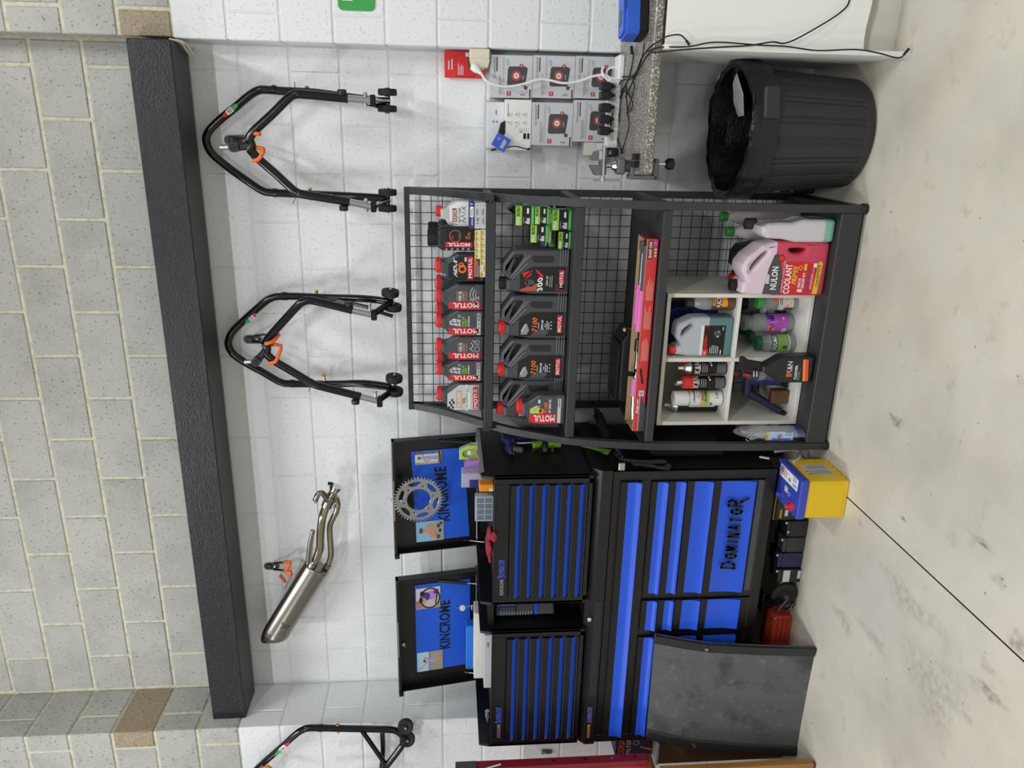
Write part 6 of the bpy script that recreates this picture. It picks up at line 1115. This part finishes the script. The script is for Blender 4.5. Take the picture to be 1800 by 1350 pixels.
mb=MB(); mb.tube(smooth([(0.244,-0.160,0.944),(0.226,-0.170,0.951),(0.205,-0.180,0.938),(0.180,-0.190,0.911),(0.171,-0.200,0.890),(0.188,-0.210,0.889)],5),.005,white,8); mb.tube([(.222+.022*math.cos(2*PI*k/20),-.16,ZB+.03+.026*math.sin(2*PI*k/20)) for k in range(20)],.004,white,6,closed=True); mb.build('coil',t)
t=thing('power_board','white power board leaning on the lamp boxes, lined with black plugs','power board',(.07,-.185,ZB)); mb=MB(); mb.box((-.095,-.205,ZB+.0005),(.205,-.165,ZB+.052),white,.006); mb.build('board',t)
for k in range(6):
    x=-.075+.05*k; mb=MB(); mb.lathe([(.011,0),(.011,.0015)],(x,-.2052,ZB+.028),lgrey,axis=(0,-1,0),n=12); mb.build('socket',t)
def power_plug(lb,iy,ix0,ix1):
    c_=V((0.153,-0.215,0.938)); a=None
for lb,p0,p1,m in (('black mains plug, rightmost on the white power board',(0.169,-0.215,0.939),(0.168,-0.235,0.961),blk_plastic),('black mains plug, second from right on the power board',(0.136,-0.215,0.937),(0.134,-0.235,0.972),blk_plastic),('black mains plug, third from right on the power board',(0.091,-0.215,0.936),(0.090,-0.235,0.972),blk_plastic),('black mains plug, fourth from right on the power board',(0.047,-0.215,0.936),(0.046,-0.235,0.972),blk_plastic),('black mains plug, fifth from right on the power board',(0.003,-0.215,0.935),(0.003,-0.235,0.971),blk_plastic)):
    a=V(p0); b=V(p1); t=thing('mains_plug',lb,'plug',(a.x,a.y,ZB+.02),'black plugs in the power board'); mb=MB(); mb.curve([[(-.012,-.018),(.012,-.018),(.017,-.006),(.017,.012),(.013,.03),(-.013,.03),(-.017,.012),(-.017,-.006)]],.036,.006,m,Fr((a.x,-.2245,a.z))); mb.build('body',t); mb=MB(); mb.tube([(a.x,-.226,a.z-.017),(a.x+.001,-.232,a.z-.032)],[.008,.005],black,8); mb.build('cord_relief',t)
t=thing('usb_adapter','black square adapter at the left end of the power board','adapter',(-.078,-.22,ZB+.02)); mb=MB(); mb.box((-.095,-.235,ZB+.008),(-.06,-.206,ZB+.052),blk_plastic,.004); mb.build('body',t); mb=MB(); mb.box((-.088,-.2362,ZB+.03),(-.07,-.2355,ZB+.045),grey_dk); mb.box((-.086,-.2364,ZB+.036),(-.074,-.236,ZB+.04),lgrey); mb.build('port',t)
def cable(lb,pts,r=.0024,plug=None,m=black):
    t=thing('charger_cable',lb,'cable',pts[0]); mb=MB(); mb.tube(smooth(pts,5),r,m,6); mb.build('cord',t)
    if plug: a,b,rr=plug; mb=MB(); mb.tube([a,b],rr,black,8); mb.build('connector',t)
cable('thin black cable from second plug wandering across bench to the charger',[(0.136,-0.230,0.919),(0.145,-0.125,0.879),(0.156,-0.228,0.879),(0.190,-0.326,0.879),(0.228,-0.371,0.879),(0.269,-0.386,0.879),(0.289,-0.378,0.883)],plug=((0.276,-0.395,0.886),(0.301,-0.378,0.886),.0055))
cable('black cable looping left from the third plug along the bench back',[(0.092,-0.230,0.919),(0.092,-0.130,0.879),(0.069,-0.202,0.879),(0.035,-0.192,0.879),(-0.007,-0.172,0.879),(-0.078,-0.311,0.879)])
cable('black cable from fourth plug snaking through the bench tangle',[(0.047,-0.230,0.918),(0.070,-0.135,0.881),(0.133,-0.213,0.881),(0.167,-0.304,0.881),(0.125,-0.327,0.881),(0.076,-0.362,0.881),(0.016,-0.400,0.881),(-0.080,-0.301,0.881)])
cable('black cable doubled in a loop in the middle of the bench',[(0.295,-0.569,0.884),(0.239,-0.538,0.884),(0.191,-0.432,0.884),(0.152,-0.462,0.884),(0.071,-0.366,0.884),(0.094,-0.453,0.884),(0.125,-0.407,0.884),(0.151,-0.302,0.884),(0.121,-0.251,0.884),(0.037,-0.236,0.884)])
cable('black cable draped over bench edge ending in a free plug on white sheet',[(0.169,-0.230,0.924),(0.203,-0.193,0.886),(0.201,-0.481,0.886),(0.247,-0.551,0.886),(0.277,-0.645,0.882),(0.292,-0.668,0.860),(0.305,-0.695,0.842),(0.311,-0.700,0.803),(0.301,-0.700,0.783),(0.284,-0.700,0.768)],plug=((0.295,-0.700,0.777),(0.281,-0.700,0.764),.0045))
cable('long black cable hanging down white sheet to a plug near floor',[(0.004,-0.230,0.917),(0.176,-0.200,0.888),(0.192,-0.448,0.888),(0.254,-0.573,0.888),(0.266,-0.656,0.882),(0.274,-0.675,0.851),(0.276,-0.700,0.767),(0.292,-0.700,0.678),(0.288,-0.700,0.535),(0.286,-0.700,0.431),(0.277,-0.700,0.322),(0.284,-0.700,0.192),(0.276,-0.700,0.110),(0.262,-0.700,0.038),(0.272,-0.715,0.023)],plug=((0.270,-0.715,0.026),(0.291,-0.720,0.013),.0045))
cable('black cable curving off right across the white sheet',[(0.128,-0.356,0.890),(0.196,-0.499,0.890),(0.255,-0.632,0.883),(0.258,-0.675,0.861),(0.267,-0.705,0.774),(0.276,-0.705,0.672),(0.285,-0.705,0.562),(0.298,-0.705,0.486),(0.299,-0.705,0.427),(0.362,-0.700,0.310),(0.405,-0.690,0.247),(0.435,-0.690,0.232),(0.502,-0.690,0.230)],r=.0028)
t=thing('adapter_box','small white adapter box against the pillar foot on bench','adapter',(.26,-.22,ZB)); mb=MB(); mb.box((.195,-.235,ZB+.0005),(.285,-.145,ZB+.022),white,.004); mb.build('case',t); mb=MB(); mb.box((.285,-.2,ZB+.004),(.29,-.18,ZB+.014),lgrey,.001); mb.build('port',t)
t=thing('carton','plain white carton on the bench behind the vise','box',(-.065,-.06,ZB)); mb=MB(); mb.box((-.095,-.105,ZB+.0005),(-.045,-.02,ZB+.118),white,.0015); mb.build('carton',t); mb=MB(); mb.box((-.096,-.106,ZB+.07),(-.044,-.019,ZB+.1195),offwhite,.001); mb.build('lid',t)
t=thing('battery_charger','bright blue battery charger with grey display lying on the bench end','charger',(.42,-.42,ZB)); f=Fr((.325,-.585,ZB+.0005),(.98,.2,0),(-.2,.98,0))
mb=MB(); mb.prism([(.0,.012),(.012,.0),(.25,.0),(.25,.115),(.02,.115),(.0,.10)],.004,.032,black,f); mb.build('base',t)
mb=MB(); mb.prism([(.0,.012),(.012,.0),(.25,.0),(.25,.115),(.02,.115),(.0,.10)],.032,.075,M('charger_blue',(44,98,212),.4),f); mb.prism([(.012,.03),(.25,.025),(.25,.112),(.012,.108)],.075,.083,MATS['charger_blue'],f); mb.build('cover',t)
mb=MB(); g=Fr(f.p(0,0,.083),f.r,f.u); d=D(mb,g,.0006); d.rect(.045,.055,.095,.10,grey_dk,0); d.lines(.05,.06,.09,.095,3,mgrey,1,rag=False); d.ell(.03,.09,.004,.004,red,1,10); d.ell(.03,.07,.004,.004,lgrey,1,10); d.rect(.135,.075,.16,.09,grey_dk,0); mb.build('display',t)
mb=MB(); 
for k in range(8): mb.box((.085+.011*k,.006,.0745),(.091+.011*k,.026,.0765),navy,fr=f)
mb.build('vent_slots',t)
for k,(x,lb) in enumerate(((-.108,'black cube adapter at bench front left corner, left one'),(-.082,'black cube adapter at bench front left corner, right one'))):
    t=thing('cube_adapter',lb,'adapter',(x,-.57,ZB)); mb=MB(); mb.box((x-.0115,-.585,ZB+.0005),(x+.0115,-.555,ZB+.024),blk_plastic,.002); mb.build('body',t); mb=MB(); mb.box((x-.009,-.5862,ZB+.006),(x+.009,-.5848,ZB+.019),black); mb.build('face',t)
# vise
t=thing('bench_vise','small grey ball-joint vise clamped to the left end of the bench','vise',(-.11,-.5,ZB)); yv=-.50
mb=MB(); mb.box((-.155,-.53,ZB+.0005),(-.10,-.47,ZB+.016),iron,.003); mb.box((-.164,-.53,ZB-.085),(-.148,-.47,ZB+.02),iron,.004); mb.box((-.164,-.53,ZB-.088),(-.09,-.47,ZB-.072),iron,.004); mb.build('clamp',t)
mb=MB(); mb.tube([(-.108,yv,ZB-.12),(-.108,yv,ZB-.033)],.006,chrome,10); mb.build('clamp_screw',t); mb=MB(); mb.lathe([(.012,-.152),(.02,-.148),(.021,-.128),(.014,-.120)],(-.108,yv,ZB),black,n=14); mb.build('clamp_knob',t)
mb=MB(); mb.tube([(-.118,yv,ZB+.016),(-.118,yv,ZB+.036)],.021,grey_dk,16); mb.box((-.148,-.53,ZB+.036),(-.088,-.47,ZB+.068),iron,.006); mb.lathe([(0,-.018),(.012,-.014),(.018,0),(.012,.014),(0,.018)],(-.118,yv-.012,ZB+.072),chrome,n=16); mb.tube([(-.118,yv-.01,ZB+.075),(-.116,yv-.005,ZB+.105)],.009,chrome,10); mb.build('ball_joint',t)
mb=MB(); mb.box((-.150,-.53,ZB+.108),(-.062,-.47,ZB+.128),iron,.003); mb.tube([(-.152,yv-.034,ZB+.122),(-.045,yv-.034,ZB+.122)],.007,chrome,10); mb.box((-.097,-.534,ZB+.112),(-.062,-.466,ZB+.138),M('bright_block',(190,190,194),.35,.7),.003); mb.build('slide',t)
for xs in ((-.10,-.068),(-.152,-.118)):
    mb=MB(); mb.prism([(xs[0],.128),(xs[1],.128),(xs[1],.148) if xs[0]>-.11 else (xs[1],.166),(xs[0],.166) if xs[0]>-.11 else (xs[0],.146)],-.0,.06,iron,Fr((0,-.47,ZB))); mb.build('jaw',t)
mb=MB(); mb.tube([(-.155,yv-.034,ZB+.122),(-.172,yv-.034,ZB+.122)],.009,zinc,10); mb.tube([(-.168,yv-.034,ZB+.155),(-.168,yv-.034,ZB+.055)],.0032,zinc,8); mb.build('handle_bar',t)

# ================================================================ BIN
bc=(.012,-.385); t=thing('rubbish_bin','large black ribbed plastic bin lined with a black bag, under the bench end','bin',(bc[0],bc[1],0))
H=.485; mb=MB(); n=144; rings=[]
def brad(z): return .198+.038*z/H
for z,dr in ((0,-.018),(.006,-.006),(.018,0),(.03,.001),(.05,0),(.40,0),(.405,.004),(.425,.004),(.43,0),(H-.03,.0),(H-.028,.010),(H,.010),(H,-.002)):
    ring=[]
    for k in range(n):
        a=2*PI*k/n; rib=.005 if (k%8 in(0,2) and .045<z<.402) else 0
        r=brad(z)+dr-rib; ring.append((bc[0]+r*math.cos(a),bc[1]+r*math.sin(a),z+.0005))
    rings.append(ring)
for i in range(len(rings)-1): mb.add(rings[i]+rings[i+1],[(k,(k+1)%n,n+(k+1)%n,n+k) for k in range(n)],binblack,i in(0,1,2))
mb.add(rings[0],[tuple(reversed(range(n)))],binblack); mb.build('body',t)
mb=MB(); f=Fr((bc[0]+.05,bc[1],0),(.97,.2,0)); mb.box((-.055,H-.085,.232),(.055,H-.028,.258),binblack,.006,fr=f); mb.build('grip',t)
mb=MB(); n=72; rings=[]
def bagw(a,z): return .0025*math.sin(5*a+z*30)+.002*math.sin(11*a+1.3)+.0015*math.sin(23*a+z*70)
for z,r0 in ((H-.085,brad(H)+.020),(H-.06,brad(H)+.022),(H-.02,brad(H)+.019),(H+.004,brad(H)+.014),(H+.012,brad(H)+.002),(H+.002,brad(H)-.012),(H-.06,brad(H)-.022),(H-.16,.195),(H-.27,.175),(H-.33,.14),(H-.345,.06),(H-.35,.001)):
    rings.append([(bc[0]+(r0+(bagw(a,z)*(1 if r0>.1 else .3)))*math.cos(a),bc[1]+(r0+bagw(a,z)*(1 if r0>.1 else .3))*math.sin(a),z+(.007*math.sin(2*a+.8)+.003*math.sin(7*a)+.002*math.sin(19*a) if r0>.2 else .008*math.sin(4*a)+.006*math.sin(13*a+z*50))) for a in [2*PI*k/n for k in range(n)]])
for i in range(len(rings)-1): mb.add(rings[i]+rings[i+1],[(k,(k+1)%n,n+(k+1)%n,n+k) for k in range(n)],bag,True)
mb.build('liner',t)
t=thing('discarded_card','folded white card scrap lying in the bin mouth','card',(.06,-.36,H-.1)); mb=MB(); cA=[(0.227,-0.125,0.460),(0.223,-0.333,0.460),(0.150,-0.343,0.430),(0.073,-0.295,0.400),(0.070,-0.179,0.380),(0.209,-0.059,0.440)]
mb.add(cA+[V(p)-V((0,0,.0015)) for p in cA],[(0,1,2,3,4,5),(11,10,9,8,7,6)]+[(i,(i+1)%6,6+(i+1)%6,6+i) for i in range(6)],M('scrap_white',(222,226,234),.6)); mb.build('scrap',t)
mb=MB(); a,b=V((0.202,-0.186,0.457)),V((0.204,-0.272,0.458)); mb.tube([a+V((0,0,.004)),b+V((0,0,.004))],.0015,black,4); mb.build('slot',t)

# ================================================================ FLOOR ITEMS
# yellow battery with blue lid
t=thing('car_battery','large yellow car battery with blue lid on the floor before the cabinet','battery',(-1.353,-.71,0)); x0,x1,y0,y1=-1.434,-1.273,-.814,-.600
mb=MB(); mb.box((x0,y0,.0005),(x1,y1,.165),leaf_yellow,.005)
for k in range(5): mb.box((x1-.001,y0+.03+.035*k,.004),(x1+.004,y0+.05+.035*k,.014),leaf_yellow,.001)
mb.box((x0+.012,y0-.0015,.02),(x1-.012,y0+.001,.155),leaf_yellow,.001); mb.build('case',t)
mb=MB(); mb.box((x0-.004,y0-.004,.165),(x1+.004,y1+.004,.198),batblue,.004); mb.build('lid',t)
for px,m,lb in ((-1.405,red_cap,'red terminal cap'),(-1.395,batblue,'blue terminal cap')):
    py=y0+.05 if m is red_cap else y1-.078
    mb=MB(); mb.lathe([(.02,.198),(.02,.202),(.011,.204),(.010,.224),(.007,.226)],(px,py,0),m,n=16); o=mb.build('terminal',t); o['label']=lb
mb=MB(); g=Fr((0,0,.198),(0,-1,0),(1,0,0)); d=D(mb,g,.0006); 
d.rect(.625,x0+.105,.79,x0+.155,white,0); d.lines(.63,x0+.112,.70,x0+.15,4,M('print_rose',(206,120,130),.5),1); d.rect(.63,x0+.125,.66,x0+.15,M('print_violet2',(196,170,206),.5),1); d.poly([(.715,x0+.112),(.73,x0+.122),(.715,x0+.132),(.705,x0+.122)],mgrey,1); d.bars(.745,x0+.112,.78,x0+.124,10,black,1); d.lines(.745,x0+.13,.78,x0+.15,3,mgrey,1)
d.rect(.603,x0+.115,.610,x0+.155,navy,1); d.rect(.614,x0+.12,.620,x0+.155,navy,1); d.rect(.685,x0+.06,.715,x0+.085,lgrey,0); d.ring(.73,x0+.065,.006,.009,lgrey,0,12); mb.build('top_label',t)
mb=MB(); g=Fr((x1,0,0),(0,1,0),(0,0,1)); d=D(mb,g,.0006); d.rect(y0+.06,.03,y0+.155,.14,M('data_label',(196,196,194),.5),0); d.lines(y0+.065,.035,y0+.11,.12,12,mgrey,1); d.lines(y0+.115,.035,y0+.15,.12,12,mgrey,1); d.ell(y0+.07,.13,.006,.006,blue,1,8); d.poly([(y0+.09,.125),(y0+.10,.135),(y0+.085,.135)],black,1); mb.build('side_label',t)
def small_batt(lb,x0,x1,h,m,y=-.558,dep=.10,strip=None,rz=0):
    t=thing('motorcycle_battery',lb,'battery',((x0+x1)/2,y+dep/2,0),'small batteries under the roller cabinet'); mb=MB(); mb.box((x0,y,.0005),(x1,y+dep,h*.82),m,.003); mb.build('case',t); mb=MB(); mb.box((x0+.001,y+.001,h*.82),(x1-.001,y+dep-.001,h),m,.004); mb.build('lid',t)
    mb=MB(); mb.box((x1-.018,y+.006,h),(x1-.006,y+.02,h+.010),zinc,.001); mb.build('terminal',t)
    if strip: mb=MB(); d=D(mb,Fr((x0,y,0)),.0006); strip(d,x1-x0,h); mb.build('label',t)
small_batt('black battery with plain front, nearest the yellow battery',-1.668,-1.590,.092,blk_plastic,strip=lambda d,w_,h:d.rect(.02,h*.9,.03,h*.99,lgrey,0))
small_batt('charcoal battery between the black one and navy one',-1.745,-1.673,.100,M('charcoal_case',(48,49,52),.5))
small_batt('dark navy battery standing in the row under the cabinet',-1.822,-1.750,.112,navy)
small_batt('black battery with two white stripe labels beside the castor',-1.895,-1.828,.105,blk_plastic,y=-.565,strip=lambda d,w_,h:(d.rect(.004,h*.5,w_-.004,h*.8,lgrey,0),d.rect(w_*.3,.004,w_-.006,.018,lgrey,0)))
t=thing('motorcycle_battery','black battery with yellow side sticker lying behind the yellow battery','battery',(-1.53,-.50,0)); mb=MB(); mb.box((-1.585,-.555,.0005),(-1.465,-.46,.158),blk_plastic,.003); mb.build('case',t); mb=MB(); mb.box((-1.584,-.552,.158),(-1.466,-.463,.164),M('sticker_olive',(186,176,50),.5),.001); mb.build('top_sticker',t); mb=MB(); d=D(mb,Fr((-1.585,-.555,0)),.0006); d.lines(.01,.125,.06,.137,2,yellow,0); d.rect(.02,.10,.05,.115,lgrey,0); mb.build('label',t)
t=thing('carry_case','flat red plastic carry case lying under the cabinet near the castor','case',(-2.17,-.50,0)); mb=MB(); cs=M('case_red',(186,62,44),.5)
f=fr_at(-2.18,-.50,.0005); mb.curve([[(-.10,0),(.09,0),(.10,.01),(.10,.08),(.09,.092),(-.10,.092)]],.12,.01,cs,f); mb.build('shell',t); mb=MB(); 
for z in(.024,.046,.068): mb.box((-2.275,-.5625,z),(-2.083,-.558,z+.004),M('case_red_dark',(150,44,34),.5),.001)
mb.build('ribs',t)
# creeper board leaning on the cabinet
t=thing('creeper_board','dark grey bent creeper board with black edge rails leaning against the blue drawers','board',(-2.37,-.75,0))
P0,P1=V((-2.077,-0.784,0.002)),V((-2.660,-0.775,0.002)); F0,F1=V((-2.076,-0.735,0.449)),V((-2.636,-0.735,0.449)); T0,T1=V((-2.058,-0.685,0.678)),V((-2.610,-0.685,0.673))
def lerp(a,b,t_): return a+(b-a)*t_
rows=[]
for a,b in ((P0,P1),(lerp(P0,F0,.5)+V((0,-.004,0)),lerp(P1,F1,.5)+V((0,-.004,0))),(F0,F1),(lerp(F0,T0,.5)+V((0,-.004,0)),lerp(F1,T1,.5)+V((0,-.004,0))),(T0,T1)): rows.append([lerp(a,b,k/12)+V((0,.006*math.sin(PI*k/12),0)) for k in range(13)])
mb=MB(); off=V((0,.012,.0)); vs=[p for r in rows for p in r]; nn=len(vs); vs2=vs+[p+off for p in vs]; fs=[(i*13+k,i*13+k+1,(i+1)*13+k+1,(i+1)*13+k) for i in range(4) for k in range(12)]
mb.add(vs2,fs,board,True); mb.add(vs2,[tuple(nn+q for q in reversed(f_)) for f_ in fs]+[(k,nn+k,nn+k+1,k+1) for k in range(12)]+[(4*13+k+1,nn+4*13+k+1,nn+4*13+k,4*13+k) for k in range(12)]+[(i*13,(i+1)*13,nn+(i+1)*13,nn+i*13) for i in range(4)]+[((i+1)*13+12,i*13+12,nn+i*13+12,nn+(i+1)*13+12) for i in range(4)],board); mb.build('panel',t)
for s,k0 in((1,0),(-1,12)):
    mb=MB()
    for i in range(4):
        a,b=rows[i][k0],rows[i+1][k0]; dx=V((s*.002,0,0)); dw=V((-s*.045,0,0)); up=V((0,-.013,.003)); 
        q=[a+dx,b+dx,b+dw,a+dw]; q2=[p+up for p in (a+dx,b+dx)]+[b+dw*.8+up*.5,a+dw*.8+up*.5]
        mb.add(q+q2,[(4,5,6,7),(0,1,5,4),(7,6,2,3),(0,4,7,3),(1,2,6,5)],M('creeper_rail',(36,37,39),.5))
    o=mb.build('edge_rail',t)
    mb=MB(); c_=F0 if s>0 else F1; mb.lathe([(0,-.016),(.008,-.014),(.009,0)],c_+V((-s*.02,0,.02)),steel,axis=(0,1,0),n=10); mb.build('rivet',o)
# wooden cabinet, red panel and small items at the left edge
t=thing('wooden_cabinet','varnished wooden cabinet end at the bottom left edge, red locker above','cabinet',(-2.8,-.87,0)); mb=MB(); mb.box((-3.3,-.945,.012),(-2.545,-.915,.682),wood,.002); mb.build('carcass',t); mb=MB(); mb.box((-3.3,-.947,.682),(-2.60,-.79,.702),wood_dk,.003); mb.build('top',t); mb=MB(); mb.box((-3.29,-.94,0),(-2.555,-.92,.012),wood_dk); mb.build('plinth',t)
t=thing('wooden_cabinet','dark brown wooden side cabinet squeezed between roller cabinet and left pillar','cabinet',(-2.74,-.5,0)); mb=MB(); mb.box((-2.80,-.66,.0),(-2.685,-.35,.60),wood_dk,.003); mb.build('carcass',t); mb=MB(); mb.box((-2.803,-.664,.60),(-2.682,-.345,.612),lgrey,.002); mb.build('edge_strip',t)
t=thing('filter_box','navy printed filter box with orange lettering standing left of the roller cabinet','box',(-2.74,-.55,.613)); mb=MB(); mb.box((-2.80,-.60,.613),(-2.69,-.45,.79),M('box_navy',(40,40,84),.5),.002); mb.build('carton',t); mb=MB(); d=D(mb,Fr((-2.80,-.60,.613)),.0006); d.rect(0,.0,.11,.05,M('box_wine',(76,24,34),.5),0); d.text('CORSA',.004,.135,.10,.165,orange,1); d.text('FILTER',.01,.105,.10,.125,lgrey,1); d.ring(.075,.08,.012,.015,lgrey,1,16); d.line([(.03,.0),(.05,.06)],.006,lgrey,1); mb.build('print',t)
mb=MB(); d=D(mb,Fr((-2.69,-.60,.613),(0,1,0)),.0006); d.text('CORSA',.01,.13,.14,.165,orange,1); d.text('FILTER',.02,.10,.13,.12,lgrey,1); d.ring(.075,.06,.018,.022,lgrey,1,16); mb.build('side_print',t)
t=thing('tool_locker','narrow dark red steel tool locker with screw holes, standing on the wooden cabinet','locker',(-2.9,-.82,.703)); mb=MB(); rp=M('panel_red',(168,32,42),.4); rp2=M('panel_red_dark',(126,24,34),.45)
mb.box((-3.3,-.835,.703),(-2.62,-.83,1.49),rp,.001); mb.box((-2.625,-.835,.703),(-2.598,-.79,1.49),rp2,.002); mb.box((-3.3,-.84,1.47),(-2.60,-.80,1.497),rp2,.002); mb.build('sheet',t)
for z in(.76,.86,.98,1.12):
    mb=MB(); mb.lathe([(0,-.003),(.007,-.002),(.007,.0)],(-2.598,-.81,z),zinc if z==.86 else black,axis=(-1,0,0),n=10); mb.build('screw',t)
    mb=MB(); mb.lathe([(.0,-.002),(.008,-.0015),(.008,0)],(-2.66,-.835,z+.03),black,axis=(0,1,0),n=10); mb.build('screw',t)
mb=MB(); mb.box((-2.66,-.845,1.455),(-2.585,-.80,1.545),grey_dk,.003); mb.tube([(-2.60,-.846,1.52),(-2.60,-.852,1.52)],.007,zinc,8); mb.tube([(-2.63,-.846,1.47),(-2.63,-.852,1.47)],.006,zinc,8); mb.build('corner_bracket',t)
mb=MB(); mb.tube(smooth([(-2.66,-.85,1.50),(-2.61,-.86,1.49),(-2.603,-.845,1.45),(-2.60,-.815,1.35)],4),.006,offwhite,6); mb.build('tape_loop',t)
t=thing('wall_clip','small green plastic clip on the left pillar beside the red locker','clip',(-3.047,-0.305,1.086)); c_=V((-3.041,-0.312,1.088)); mb=MB(); mb.box(c_-V((.012,.006,.010)),c_+V((.012,.006,.010)),green,.003); mb.build('clip',t); mb=MB(); mb.box(c_+V((-.012,-.004,-.045)),c_+V((.010,.004,-.012)),grey_dk,.002); mb.build('holder',t)
